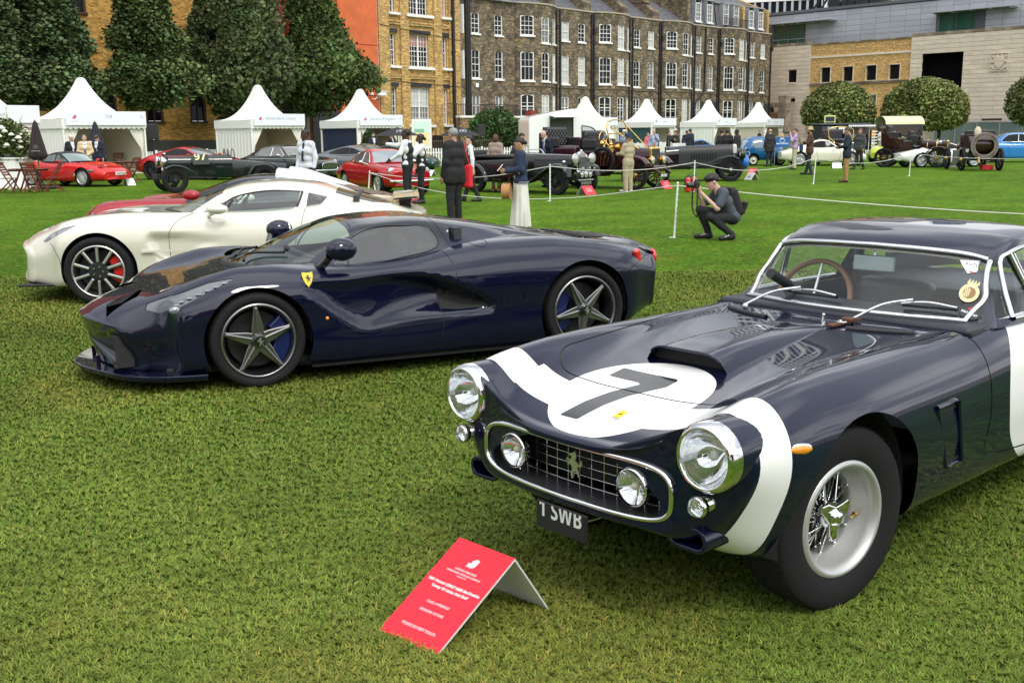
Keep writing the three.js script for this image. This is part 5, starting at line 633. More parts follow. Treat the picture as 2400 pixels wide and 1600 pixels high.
const lineSeam=(pts,n,side=-1)=>{const f=sdLine(pts,n);return (x,y,z)=>(z * side > 0.25?f(x,y):9);};
function tyreGeo(R,r,w) {const h=w / 2,sh=Math.min(0.025,w * 0.12);return lathe([[r,-h * 0.82],[r + 0.012,-h * 0.9],[lerp(r,R,0.35),-h],[lerp(r,R,0.7),-h * 0.99],[R - sh * 0.45,-h * 0.9],[R - 0.004,-h * 0.76],[R,-h * 0.5],[R,0],[R,h * 0.5],[R - 0.004,h * 0.76],[R - sh * 0.45,h * 0.9],[lerp(r,R,0.7),h * 0.99],[lerp(r,R,0.35),h],[r + 0.012,h * 0.9],[r,h * 0.82]],56).rotateX(Math.PI / 2);}
const treads=(R,w,n=72)=>join([...Array.from({length: n },(_,i)=>{const a=i / n * 6.2832,L=[];for (const s of [-1,1]) L.push(box(0.003,0.002,w * 0.16,0,R - 0.0006,s * w * 0.34,[0,s * 0.25,0]).applyMatrix4(M4([0,0,0],[0,0,a])));return join(L);}),...[-0.2,0,0.2].map((f)=>put(new THREE.TorusGeometry(R - 0.0016,0.002,4,64),[0,0,f * w]))]);
function wheel(car,style,x,y,z,R,rimR,w,opt={}) { // z < 0: left side
  const g=new THREE.Group();g.name='wheel';car.add(g);g.position.set(x,y,z);g.rotation.order='YXZ';g.rotation.y=(z < 0?Math.PI:0) + (opt.steer || 0);g.rotation.z=opt.roll || 0;const h=w / 2;
  mesh('tyre',opt.treads?[tyreGeo(R,rimR,w)]:tyreGeo(R,rimR,w),MT.rubber,g);if (opt.treads) mesh('tread',treads(R,w),std([0.006,0.006,0.006],0.9),g);
  const lip=(m,d=0.02)=>mesh('rim',lathe([[rimR + 0.006,h * 0.86],[rimR - 0.004,h * 0.94],[rimR - 0.016,h * 0.9],[rimR - 0.03,h * 0.55],[rimR - 0.035,-h * 0.2],[rimR - 0.02,-h * 0.9],[rimR,-h * 0.86]],48).rotateX(Math.PI / 2),m,g);
  const spokeSet=(n,shape,depth,z0,m,name='spoke',tilt=0)=>{const s=extr(shape,depth,0.006,2,6);for (let i=0;i < n;i++) {const o=mesh(name,s,m,g);o.position.z=z0;o.rotation.z=(i / n) * 6.2832 + (opt.phase || 0);o.rotation.order='ZXY';o.rotation.x=tilt;}};
  if (style === 'star') {
    lip(MT.gun);mesh('brake_disc',join([cyl(rimR * 0.76,rimR * 0.76,0.03,0,0,-h * 0.1,[Math.PI / 2,0,0],40),cyl(rimR * 0.34,rimR * 0.34,0.06,0,0,0,[Math.PI / 2,0,0],24)]),std([0.035,0.034,0.034],0.45,0.5),g);
    mesh('caliper',extr((()=>{const s=new THREE.Shape(),a=0.75;s.absarc(0,0,rimR * 0.84,-a,a,false);s.absarc(0,0,rimR * 0.5,a,-a,true);return s;})(),0.08,0.012,2,14).rotateZ(opt.cal ?? Math.PI).translate(0,0,-h * 0.1),std([0.006,0.012,0.075],0.3),g);
    spokeSet(5,poly([[-0.04,0.03],[-0.036,0.09],[-0.012,rimR - 0.05],[-0.01,rimR - 0.018],[0.01,rimR - 0.018],[0.012,rimR - 0.05],[0.036,0.09],[0.04,0.03]]),0.02,h * 0.62,MT.gun);spokeSet(5,poly([[-0.006,0.04],[-0.003,rimR - 0.03],[0.003,rimR - 0.03],[0.006,0.04]]),0.012,h * 0.62 + 0.02,MT.gun,'spoke_ridge');
    mesh('hub',join([cyl(0.05,0.062,0.05,0,0,h * 0.75,[Math.PI / 2,0,0],24)]),MT.gun,g);mesh('hub_cap',cyl(0.04,0.046,0.03,0,0,h * 0.75 + 0.035,[Math.PI / 2,0,0],24),MT.gloss,g);const hz=mesh('emblem',horseGeo(0.034),MT.alu,g);hz.position.set(0,0,h * 0.75 + 0.051);
  }else if (style === 'ten') {
    lip(MT.alu);mesh('brake_disc',join([cyl(rimR * 0.8,rimR * 0.8,0.03,0,0,-h * 0.05,[Math.PI / 2,0,0],40)]),std([0.03,0.029,0.028],0.5,0.4),g);
    mesh('caliper',extr((()=>{const s=new THREE.Shape();s.absarc(0,0,rimR * 0.88,-0.62,0.62,false);s.absarc(0,0,rimR * 0.56,0.62,-0.62,true);return s;})(),0.07,0.012,2,14).rotateZ(opt.cal ?? 0).translate(0,0,-h * 0.05),std([0.55,0.012,0.015],0.3),g);
    spokeSet(10,poly([[-0.022,0.05],[-0.015,0.14],[-0.013,rimR - 0.02],[0.013,rimR - 0.02],[0.015,0.14],[0.022,0.05]]),0.016,h * 0.66,MT.darkmetal);spokeSet(10,poly([[-0.006,0.1],[-0.009,rimR - 0.016],[0.009,rimR - 0.016],[0.006,0.1]]),0.006,h * 0.66 + 0.017,MT.alu,'spoke_face');
    mesh('hub',join([cyl(0.075,0.085,0.04,0,0,h * 0.7,[Math.PI / 2,0,0],24)]),MT.darkmetal,g);for (let i=0;i < 5;i++) mesh('wheel_nut',cyl(0.011,0.011,0.02,Math.cos(i * 1.2566) * 0.05,Math.sin(i * 1.2566) * 0.05,h * 0.7 + 0.025,[Math.PI / 2,0,0],8),MT.steel,g);
  }else if (style === 'wire') { // wide rim with laced spokes set deep inside
    mesh('rim',lathe([[rimR + 0.008,h * 0.84],[rimR - 0.002,h * 0.95],[rimR - 0.016,h * 0.93],[rimR - 0.024,h * 0.72],[rimR - 0.03,h * 0.6],[rimR - 0.034,h * 0.2],[rimR - 0.05,h * 0.05],[rimR - 0.056,-h * 0.3],[rimR - 0.03,-h * 0.8],[rimR,-h * 0.88]],56).rotateX(Math.PI / 2),std([0.5,0.5,0.49],0.38,0.55),g);
    const N=36;for (let i=0;i < N;i++) {const a=i / N * 6.2832,o=(i % 2?1:-1) * 0.42,outer=i % 3 === 0,b=new THREE.Vector3(Math.cos(a) * (rimR - 0.054),Math.sin(a) * (rimR - 0.054),outer?-h * 0.05:-h * 0.5),c=new THREE.Vector3(Math.cos(a + o) * 0.045,Math.sin(a + o) * 0.045,outer?h * 0.2:-h * 0.2 + 0.02 * (i % 2));mesh('spoke',bar(b,c,0.0032,0.0032,5),MT.chrome,g);mesh('nipple',ball(0.008,b.x,b.y,b.z,[1,1,1],6),MT.chrome,g);}
    mesh('hub',join([lathe([[0,0.1],[0.018,0.1],[0.022,0.088],[0.03,0.085],[0.034,0.07],[0.046,0.066],[0.05,0.045],[0.05,-0.08],[0.06,-0.1]],28).rotateX(Math.PI / 2).translate(0,0,-0.022)]),MT.chrome,g);for (const a of [0.5,2.594,4.689]) mesh('knock_off_ear',extr(poly([[0.02,-0.028],[0.062,-0.022],[0.086,-0.004],[0.08,0.012],[0.05,0.018],[0.02,0.028]]),0.012,0.004,2).rotateZ(a).translate(0,0,0.04),MT.chrome,g);
    mesh('valve',join([bar([rimR - 0.05,-0.03,h * 0.2],[rimR - 0.085,-0.035,h * 0.3],0.006,0.004),cyl(0.01,0.01,0.01,rimR - 0.06,-0.031,h * 0.24,[0,0,Math.PI / 2],8)]),MT.brass,g);mesh('brake_drum',cyl(rimR * 0.72,rimR * 0.72,0.04,0,0,-h * 0.86,[Math.PI / 2,0,0],30),MT.black,g);
  }else if (style === 'multi') {lip(MT.alu);mesh('brake_disc',cyl(rimR * 0.8,rimR * 0.8,0.03,0,0,0,[Math.PI / 2,0,0],30),MT.darkmetal,g);spokeSet(18,poly([[-0.006,0.03],[-0.016,rimR - 0.03],[0.012,rimR - 0.03],[0.008,0.03]]),0.015,h * 0.6,MT.alu);mesh('hub',join([cyl(0.06,0.07,0.04,0,0,h * 0.7,[Math.PI / 2,0,0],20)]),MT.alu,g);}
  else if (style === 'dark') {lip(MT.darkmetal);mesh('brake_disc',cyl(rimR * 0.8,rimR * 0.8,0.03,0,0,0,[Math.PI / 2,0,0],30),MT.darkmetal,g);spokeSet(10,poly([[-0.02,0.04],[-0.012,rimR - 0.02],[0.012,rimR - 0.02],[0.02,0.04]]),0.015,h * 0.65,opt.m || MT.gloss);mesh('hub',cyl(0.06,0.07,0.04,0,0,h * 0.7,[Math.PI / 2,0,0],20),MT.gloss,g);}
  else if (style === 'cap') {mesh('rim',lathe([[0,h * 0.8],[rimR * 0.45,h * 0.78],[rimR * 0.55,h * 0.6],[rimR * 0.85,h * 0.66],[rimR,h * 0.9]],32).rotateX(Math.PI / 2),opt.m || MT.cream,g);mesh('hub_cap',lathe([[0,h * 1.02],[rimR * 0.3,h * 0.98],[rimR * 0.48,h * 0.82]],24).rotateX(Math.PI / 2),MT.chrome,g);}
  else if (style === 'lace') {mesh('rim',lathe([[rimR,h * 0.86],[rimR - 0.012,h * 0.9],[rimR - 0.03,h * 0.4],[rimR - 0.03,-h * 0.8]],40).rotateX(Math.PI / 2),opt.m || MT.black,g);const L=[];for (let i=0;i < 40;i++) {const a=i / 40 * 6.2832,o=(i % 2?1:-1) * 0.35;L.push(bar([Math.cos(a) * (rimR - 0.02),Math.sin(a) * (rimR - 0.02),0],[Math.cos(a + o) * 0.06,Math.sin(a + o) * 0.06,h * 0.6 * (i % 4 < 2?1:0.2)],0.004,0.004,4));}mesh('spokes',join(L),opt.m || MT.black,g).userData.kind='stuff';mesh('hub',join([cyl(0.06,0.08,w * 0.9,0,0,h * 0.2,[Math.PI / 2,0,0],20),ball(0.045,0,0,h * 0.85,[1,1,0.6],14)]),opt.hub || MT.chrome,g);mesh('brake_drum',cyl(rimR * 0.6,rimR * 0.6,0.05,0,0,-h * 0.5,[Math.PI / 2,0,0],24),MT.black,g);}
  else if (style === 'wood') {mesh('rim',join([put(new THREE.TorusGeometry(rimR - 0.015,0.024,10,48),[0,0,0])]),opt.m || MP.maroon,g);const n=opt.n || 12;for (let i=0;i < n;i++) {const a=i / n * 6.2832;mesh('spoke',bar([Math.cos(a) * 0.06,Math.sin(a) * 0.06,0.01],[Math.cos(a) * (rimR - 0.02),Math.sin(a) * (rimR - 0.02),0],0.024,0.018,7),opt.m || MP.maroon,g);}mesh('hub',join([cyl(0.075,0.1,0.08,0,0,0.03,[Math.PI / 2,0,0],20),cyl(0.04,0.045,0.08,0,0,0.09,[Math.PI / 2,0,0],14)]),opt.hub || MT.brass,g);mesh('hub_bolt',join(Array.from({length: 6 },(_,i)=>ball(0.012,Math.cos(i * 1.047) * 0.075,Math.sin(i * 1.047) * 0.075,0.075,[1,1,1],6))),MT.brass,g);}
  return g;
}
function horsePts() {return [[-0.1,-1.0],[0.05,-0.92],[0.02,-0.62],[0.16,-0.42],[0.42,-0.5],[0.5,-0.8],[0.62,-0.78],[0.58,-0.42],[0.4,-0.22],[0.52,0.0],[0.78,-0.05],[0.82,0.4],[0.72,0.4],[0.66,0.1],[0.46,0.16],[0.2,0.32],[0.32,0.62],[0.2,1.0],[0.06,0.86],[-0.3,0.72],[-0.34,0.58],[-0.1,0.58],[-0.2,0.3],[-0.55,0.42],[-0.66,0.2],[-0.58,0.16],[-0.5,0.3],[-0.3,0.12],[-0.55,-0.02],[-0.5,-0.1],[-0.2,0.0],[-0.06,-0.3],[-0.2,-0.6],[-0.16,-0.9]];}
const horseGeo=(s)=>extr(poly(horsePts().map(([x,y])=>[x * s,y * s])),s * 0.12);
const horse2D=(c,x,y,s,col)=>{c.fillStyle=col;c.beginPath();horsePts().forEach(([a,b],i)=>(i?c.lineTo(x + a * s,y - b * s):c.moveTo(x + a * s,y - b * s)));c.closePath();c.fill();};

function car(name,label,p,heading,group) {const t=thing(name,label,'car',[p[0],0,p[1]],-heading,group);return t;}
// cabin: glass cut out of one smooth shell
function cabinSec(R,Tw,Bw,by,o={}) {const r=curve(R),tw=curve(Tw),bw=curve(Bw),crown=o.crown ?? 0.035,base=Array.isArray(by)?curve(by):()=>by;return (x)=>{const h=r(x),t=tw(x),b=bw(x),y0=Math.min(base(x),h - 0.02),e=h - crown * Math.min(1,(h - y0) / 0.2);return [[0,h],[t * 0.5,lerp(h,e,0.18)],[t * 0.84,lerp(h,e,0.62)],[t,e - 0.012],[lerp(t,b,0.12),lerp(e,y0,0.16)],[lerp(t,b,0.5),lerp(e,y0,0.52)],[b,y0],[b,y0 - 0.03]];};}
const steeringWheel=(parent,x,y,z,m,R=0.19)=>{const g=new THREE.Group();g.name='steering_wheel';parent.add(g);g.position.set(x,y,z);g.rotation.z=-1.15 + Math.PI;g.rotation.order='ZYX';mesh('wheel_ring',new THREE.TorusGeometry(R,0.014,10,48).rotateX(Math.PI / 2),m,g);mesh('wheel_spoke',join([0,2.1,4.2].map((a)=>bar([0,0,0],[Math.cos(a) * R,0,Math.sin(a) * R],0.008))),MT.alu,g);mesh('column',bar([0,0,0],[0,-0.4,0],0.025),MT.black,g);return g;};
const seat=(parent,x,z,m,y=0.3,h=0.62)=>{const g=mesh('seat',join([rbox(0.5,0.16,0.46,0.06,x,y,z),rbox(0.16,h,0.46,0.07,x - 0.3,y + h * 0.45,z,[0,0,0.22])]),m,parent);return g;};

// ---------------------------------------------------------------- 1. blue racing coupe in the foreground
{
  const t=car('racing_coupe','dark navy sixties racing coupe with white number 7 roundel and headlamp bands in the foreground',[0.766,-4.1],2.411);
  const sp={T: [[0.8,0.615],[0.74,0.655],[0.6,0.7],[0.4,0.745],[0.2,0.782],[0,0.81],[-0.4,0.845],[-0.9,0.872],[-1.2,0.88],[-2,0.9],[-2.6,0.88],[-3.1,0.76],[-3.3,0.62]],Cr: [[0.8,0.775],[0.74,0.8],[0.66,0.822],[0.5,0.843],[0.25,0.862],[0,0.868],[-0.35,0.866],[-0.75,0.862],[-1.1,0.88],[-1.8,0.9],[-2.3,0.92],[-2.7,0.89],[-3.1,0.77],[-3.3,0.64]],F: [[0.8,0.575],[0.5,0.582],[0,0.59],[-0.6,0.605],[-1.1,0.63],[-2.3,0.64],[-3.3,0.48]],W: [[0.8,0.7],[0.7,0.712],[0.5,0.732],[0.25,0.738],[0,0.748],[-0.4,0.74],[-0.9,0.73],[-1.5,0.74],[-2.3,0.775],[-2.8,0.73],[-3.3,0.6]],S: [[0.8,0.66],[0.5,0.63],[0,0.6],[-0.9,0.56],[-2.3,0.62],[-3.3,0.6]],B: [[0.8,0.42],[0.7,0.37],[0.5,0.29],[0.25,0.24],[0,0.23],[-0.5,0.26],[-1.2,0.26],[-2,0.26],[-2.8,0.33],[-3.3,0.42]],Bw: [[0.8,0.5],[0.6,0.57],[0.3,0.64],[0,0.67],[-0.5,0.68],[-2.4,0.68],[-3.3,0.46]],V: [[0.8,0.3],[0.3,0.28],[-0.3,0.25],[-1,0.4]] };
  const body=loftBody({x0: -3.3,x1: 0.745,n: 230,m: 68,sec: stdSec(sp),smooth: 4,cap: 0.055,warp: (p)=>{const f=sstep(0.2,0.78,p.x);p.x -= f * 0.2 * p.z * p.z;return p;}});
  let g=body.geo;const wx=0.05,mouth=sd.box(0,0.525,0.455,0.098,0.09);
  g=arches(g,[[wx,0.335,0.395],[-2.4,0.335,0.4]],0.4);
  g=outside(g,(x,y,z)=>Math.max(mouth(z,y),0.5 - x)); // grille mouth
  g=outside(g,(x,y,z,nx,ny)=>Math.max(sd.box(-1.9,0,0.9,0.6,0.1)(x,z),0.7 - y)); // cockpit
  for (const q of [-1,1]) g=outside(g,(x,y,z)=>Math.max(Math.hypot(y - 0.69,z - q * 0.583) - 0.108,0.5 - x)); // headlamp openings
  // hood shut line, door seam
  const hood=sd.box(-0.27,0,0.69,0.49,0.16),hz=(x,z)=>hood(x,z * (1 - 0.12 * sstep(0.2,-0.8,x)));
  let r=seams(g,[(x,y,z,nx,ny)=>(ny > 0.2 && x > -0.86?Math.abs(hz(x,z)):9),lineSeam([[-0.86,0.93],[-0.9,0.8],[-0.915,0.6],[-0.9,0.42],[-0.9,0.4],[-1.9,0.4],[-2.02,0.8]],40),lineSeam([[-0.86,0.93],[-0.9,0.8],[-0.915,0.6],[-0.9,0.4]],30,1)],0.0035);g=r[0];mesh('panel_gap',r[1],MT.black,t);
  // white bands round the headlamps, stripe across the nose, roundels
  const cut=(f)=>{const [a,b]=split(g,f);g=b;return a;},whites=[];
  const rc=[0.44,-0.0],ro=(x,z)=>Math.hypot((x - rc[0]) * 0.92,z - rc[1]) - 0.295;
  const seven=sdPoly([[-0.205,0.255],[0.075,0.255],[0.075,0.335],[0.0,0.46],[-0.03,0.56],[-0.045,0.68],[-0.135,0.68],[-0.12,0.56],[-0.09,0.46],[-0.03,0.345],[-0.205,0.345]]); // viewer's right is the car's left
  const sevenMesh=cut((x,y,z,nx,ny)=>Math.max(seven(-z,x),0.2 - ny));
  whites.push(cut((x,y,z,nx,ny)=>Math.max(ro(x,z),0.15 - ny)));
  const band=(x,y,z)=>{const a=Math.abs(z),c=0.575 + (0.84 - y) * 0.03;return Math.max(Math.abs(x - c + 0.02 * Math.sin(a * 3)) - 0.072,0.43 - a);};
  whites.push(cut((x,y,z)=>Math.max(band(x,y,z),0.3 - y)));whites.push(cut((x,y,z,nx,ny)=>Math.max(Math.abs(x - 0.55 - 0.02 * Math.cos(z * 5)) - 0.085,Math.abs(z) - 0.45,0.2 - ny)));
  whites.push(cut((x,y,z)=>Math.max(Math.hypot(x + 1.44,y - 0.62) - 0.36,0.4 + z)),cut((x,y,z)=>Math.max(Math.hypot(x + 1.44,y - 0.62) - 0.36,0.4 - z)));
  mesh('white_marking',join(whites),MP.whiteP,t);mesh('number',sevenMesh,paint([0.02,0.02,0.022],0,0.4),t);mesh('body',g,MP.navyB,t);
  mesh('wheel_well',archLiner([[wx,0.335,0.395],[-2.4,0.335,0.4]],0.3,0.66),MT.matt,t);
  // grille: ring, duct, bars, lamps, horse, plate
  const loop=[];for (let i=0;i < 72;i++) {const a=i / 72 * 6.2832,c=Math.cos(a),s=Math.sin(a),e=0.32;loop.push([0.455 * Math.sign(c) * Math.pow(Math.abs(c),e),0.525 + 0.098 * Math.sign(s) * Math.pow(Math.abs(s),0.6)]);}
  const fx=(z,y)=>0.796 - 0.2 * z * z - 0.45 * Math.pow(Math.max(0,y - 0.56),1.3) - 0.25 * Math.pow(Math.max(0,0.47 - y),1.2);
  const P=loop.map(([z,y])=>[fx(z,y),y,z]);mesh('grille_surround',tube(P,0.0095,160,10,true),MT.chrome,t);
  const duct=[0,0.06,0.13].map((d,k)=>P.map(([x,y,z])=>new THREE.Vector3(x - d,0.525 + (y - 0.525) * (1 - k * 0.05),z * (1 - k * 0.03))));mesh('grille_duct',gridGeo(duct.map((q)=>[...q,q[0]])),std([0.1,0.1,0.105],0.35,0.7),t);mesh('radiator',box(0.02,0.19,0.86,0.56,0.525,0),MT.matt,t);
  for (let i=-7;i <= 7;i++) mesh('grille_bar',box(0.003,0.18,0.0035,0.71 - 0.2 * (i * 0.058) ** 2,0.525,i * 0.058),MT.steel,t);for (let j=-2;j <= 2;j++) mesh('grille_bar',tube([-0.43,-0.2,0,0.2,0.43].map((z)=>[0.713 - 0.2 * z * z,0.525 + j * 0.034,z]),0.002,20,5),MT.steel,t);
  for (const s of [-1,1]) {const l=mesh('driving_lamp',join([lathe([[0,-0.05],[0.04,-0.045],[0.068,-0.01],[0.07,0.012],[0.062,0.016]],28).rotateZ(-Math.PI / 2).translate(0.755,0.527,s * 0.292),bar([0.73,0.45,s * 0.292],[0.73,0.6,s * 0.292],0.006)]),MT.chrome,t);mesh('lamp_glass',ball(0.064,0.762,0.527,s * 0.292,[0.28,1,1],24),MT.lens,l);mesh('reflector',lathe([[0.006,-0.04],[0.035,-0.02],[0.06,0.008]],24).rotateZ(-Math.PI / 2).translate(0.755,0.527,s * 0.292),MT.chrome,l);mesh('bulb',ball(0.014,0.745,0.527,s * 0.292,[1,1,1],10),MT.cream,l);}
  const hg=mesh('grille_horse',horseGeo(0.052),MT.alu,t);hg.applyMatrix4(new THREE.Matrix4().makeRotationY(Math.PI / 2).setPosition(0.74,0.535,0));
  const plate=mesh('number_plate',rbox(0.012,0.1,0.25,0.004,0.8,0.34,0),MT.black,t);decal('plate_lettering',0.242,0.092,420,(c,w,h)=>{c.fillStyle='#111';c.fillRect(0,0,w,h);c.fillStyle='#cfcfc8';c.font='bold 0.088px sans-serif';c.textAlign='center';c.textBaseline='middle';c.fillText('1 SWB',w / 2,h * 0.54,w * 0.92);},plate,M4([0.8075,0.34,0],[0,Math.PI / 2,0]));mesh('plate_bracket',join([bar([0.79,0.36,-0.1],[0.6,0.38,-0.15],0.006),bar([0.79,0.36,0.1],[0.6,0.38,0.15],0.006)]),MT.steel,plate);
  for (const s of [-1,1]) { // headlamps, small lamps, brake ducts
    const hx=0.735,hy=0.69,hzp=s * 0.583,h=mesh('headlamp',lathe([[0.116,-0.022],[0.116,0.0],[0.112,0.022],[0.1,0.034],[0.092,0.03],[0.09,0.015]],44).rotateZ(-Math.PI / 2).translate(hx,hy,hzp),MT.chrome,t);
    mesh('nacelle',lathe([[0.113,-0.15],[0.117,-0.08],[0.1165,-0.021]],40).rotateZ(-Math.PI / 2).translate(hx,hy,hzp),MP.navyB,h);
    const lens=ball(0.092,0,0,0,[0.34,1,1],40).translate(hx + 0.018,hy,hzp);mesh('headlamp_glass',lens,MT.lens,h);mesh('reflector',lathe([[0.004,-0.085],[0.045,-0.06],[0.078,-0.02],[0.09,0.015]],36).rotateZ(-Math.PI / 2).translate(hx,hy,hzp),MT.chrome,h);mesh('lens_ribs',join(Array.from({length: 17 },(_,i)=>{const z=(i - 8) * 0.0098,q=Math.sqrt(Math.max(0,0.088 * 0.088 - z * z));return tube([[hx + 0.02,hy - q * 0.96,hzp + z],[hx + 0.012 + 0.34 * q * 0.85,hy - q * 0.45,hzp + z],[hx + 0.012 + 0.34 * q * 0.98,hy,hzp + z],[hx + 0.012 + 0.34 * q * 0.85,hy + q * 0.45,hzp + z],[hx + 0.02,hy + q * 0.96,hzp + z]],0.0016,10,4);})),MT.lens,h);mesh('bulb',ball(0.016,hx - 0.03,hy,hzp,[1,1,1],10),MT.white,h);
    const q=mesh('side_lamp',join([lathe([[0,0.0],[0.034,0],[0.036,0.018],[0.03,0.026]],24).rotateZ(-Math.PI / 2).translate(0.76,0.535,s * 0.575),ball(0.028,0.72,0.535,s * 0.575,[1.6,1,1],12)]),MT.chrome,t);mesh('side_lamp_lens',join([ball(0.028,0.785,0.535,s * 0.575,[0.7,1,1],20),put(new THREE.TorusGeometry(0.018,0.003,6,20),[0.802,0.535,s * 0.575],[0,Math.PI / 2,0])]),MT.lens,q);
    mesh('brake_duct',(()=>{const sh=new THREE.Shape();sh.absarc(-0.04,0,0.038,Math.PI / 2,-Math.PI / 2,false);sh.absarc(0.04,0,0.038,-Math.PI / 2,Math.PI / 2,false);const ho=new THREE.Path();ho.absarc(-0.04,0,0.03,Math.PI / 2,Math.PI * 1.5,false);ho.absarc(0.04,0,0.03,-Math.PI / 2,Math.PI / 2,false);ho.closePath();sh.holes.push(ho);return extr(sh,0.2,0.004,2,12).rotateY(Math.PI / 2).translate(0.53,0.4,s * 0.5);})(),MP.navyB,t);mesh('duct_throat',rbox(0.02,0.06,0.13,0.01,0.56,0.4,s * 0.5),MT.matt,t);
    const ip=body.atY(0.5,0.685,s);const ind=mesh('indicator',ball(0.042,0,0,0,[1.2,0.34,0.22],18),MT.amber,t);ind.position.copy(ip);ind.rotation.y=s * 0.18;ind.rotation.z=0.1;mesh('indicator_base',ball(0.044,0,0,-s * 0.004,[1.3,0.46,0.16],18),MT.chrome,ind);
    // side vent
    const vp=[[-0.44,0.66],[-0.6,0.66],[-0.68,0.41],[-0.58,0.4]],vz=vp.map(([x,y])=>body.atY(x,y,s)),rimv=tube([...vz,vz[0]].flatMap((p,i,A)=>(i < 4?[p,p.clone().lerp(A[i + 1],0.5)]:[p])),0.012,40,8,false);mesh('side_vent',rimv,MP.navyB,t);const vg=new THREE.BufferGeometry();vg.setAttribute('position',new THREE.Float32BufferAttribute([0,1,2,0,2,3].flatMap((i)=>[vz[i].x,vz[i].y,vz[i].z + s * 0.003]),3));vg.computeVertexNormals();mesh('vent_opening',vg,MT.black,t);mesh('vent_lip',tube([vz[1].clone().add(new THREE.Vector3(0.0,0,s * 0.012)),vz[2].clone().add(new THREE.Vector3(0,0,s * 0.012))],0.009,4,6),MP.navyB,t);
  }
  const bd=mesh('nose_badge',rbox(0.055,0.006,0.036,0.002,0,0,0),MT.chrome,t);{const p=body.atZ(0.6,-0.09),q=body.atZ(0.58,-0.09);bd.position.set(p.x,p.y + 0.004,p.z);bd.rotation.z=Math.atan2(p.y - q.y,p.x - q.x);}decal('badge_print',0.05,0.032,128,(c,w,h)=>{c.fillStyle='#f2c415';c.fillRect(0,0,w,h);horse2D(c,w / 2,h / 2,0.011,'#111');},bd,new THREE.Matrix4().makeBasis(new THREE.Vector3(0,0,-1),new THREE.Vector3(-1,0,0),new THREE.Vector3(0,1,0)).multiply(M4([0,0,0.0038],[0,0,Math.PI / 2])));
  // hood scoop
  const sc=[];for (let i=0;i <= 30;i++) {const f=i / 30,x=lerp(0.13,-0.72,f),w=lerp(0.165,0.1,f),h=0.068 * (1 - Math.pow(f,1.6)),row=[];for (let j=0;j <= 24;j++) {const s=j / 24 * 2 - 1,z=w * 1.2 * Math.sign(s) * Math.pow(Math.abs(s),0.9),b=body.atZ(x,Math.abs(z) < 1e-3?-1e-3:z).y,k=1 - Math.pow(Math.abs(s),5);row.push(new THREE.Vector3(x + (i === 0?0.02 * (1 - s * s):0),b - 0.004 + (h + 0.004) * k,z));}sc.push(row);}
  mesh('hood_scoop',[gridGeo(sc,true),tube(sc[0].slice(2,23),0.006,40,6)],MP.navyB,t);const sg=[];for (const p of sc[1]) sg.push([p.clone().add(new THREE.Vector3(-0.012,0,0)),new THREE.Vector3(p.x - 0.012,body.atZ(p.x,Math.abs(p.z) < 1e-3?-1e-3:p.z).y - 0.002,p.z)]);mesh('scoop_mouth',gridGeo(sg),MT.matt,t);
  // wheels
  wheel(t,'wire',wx,0.335,-0.575,0.335,0.208,0.2,{steer: -0.12,treads: 1 });wheel(t,'wire',wx,0.335,0.575,0.335,0.208,0.2,{steer: -0.12,treads: 1 });wheel(t,'wire',-2.4,0.335,-0.6,0.335,0.208,0.2);wheel(t,'wire',-2.4,0.335,0.6,0.335,0.208,0.2);mesh('floor_pan',rbox(3.2,0.1,1.1,0.03,-1.3,0.3,0),MT.matt,t);
  // cabin
  const R=[[-0.84,0.84],[-0.93,0.885],[-1.0,0.945],[-1.22,1.165],[-1.3,1.205],[-1.5,1.243],[-1.8,1.248],[-2.2,1.195],[-2.6,1.075],[-3,0.92],[-3.2,0.8]],Tw=[[-0.9,0.645],[-1.22,0.53],[-1.5,0.54],[-2,0.52],[-2.6,0.5],[-3.2,0.42]],Bw=[[-0.9,0.66],[-1.2,0.67],[-2,0.66],[-2.6,0.6],[-3.2,0.46]];
  const cab=loftBody({x0: -3.15,x1: -0.88,n: 150,m: 44,sec: cabinSec(R,Tw,Bw,0.86,{crown: 0.03 }),smooth: 2,cap: 0.005,warp: (p)=>{const f=sstep(-1.6,-0.9,p.x);p.x -= f * 0.13 * Math.pow(p.z / 0.62,2);return p;}});
  let c=outside(cab.geo,(x,y,z,nx,ny,nz)=>y - 0.872),tw=curve(Tw),wsF=(x,y,z)=>{const x2=x + sstep(-1.6,-0.9,x) * 0.13 * Math.pow(z / 0.62,2);return Math.max(Math.abs(z) - tw(x2) + 0.012,-1.205 - x2,x2 + 0.945);};
  const ws=(()=>{const [a,b]=split(c,wsF);c=b;return a;})(),sideP=sdPoly([[-1.13,0.9],[-1.26,1.13],[-1.5,1.172],[-1.85,1.165],[-2.02,1.1],[-1.98,0.9]]),qP=sdPoly([[-2.1,0.93],[-2.13,1.08],[-2.36,1.0],[-2.4,0.94]]),sg2=[];
  for (const f of [sideP,qP]) {const [a,b]=split(c,(x,y,z)=>Math.max(f(x,y),tw(x) - 0.02 - Math.abs(z)));c=b;sg2.push(a);}const rear=(()=>{const [a,b]=split(c,(x,y,z)=>Math.max(sd.box(-2.62,0,0.34,0.4,0.1)(x,z),0.7 - y));c=b;return a;})();
  mesh('roof',c,MP.navyB,t);mesh('windscreen',ws,MT.glass,t);mesh('side_glass',join(sg2),MT.glass,t);mesh('rear_window',rear,MT.glass,t);mesh('headlining',pushAlong(outside(c,(x,y,z,nx,ny)=>y - 1.0),-0.02),MT.cream,t);
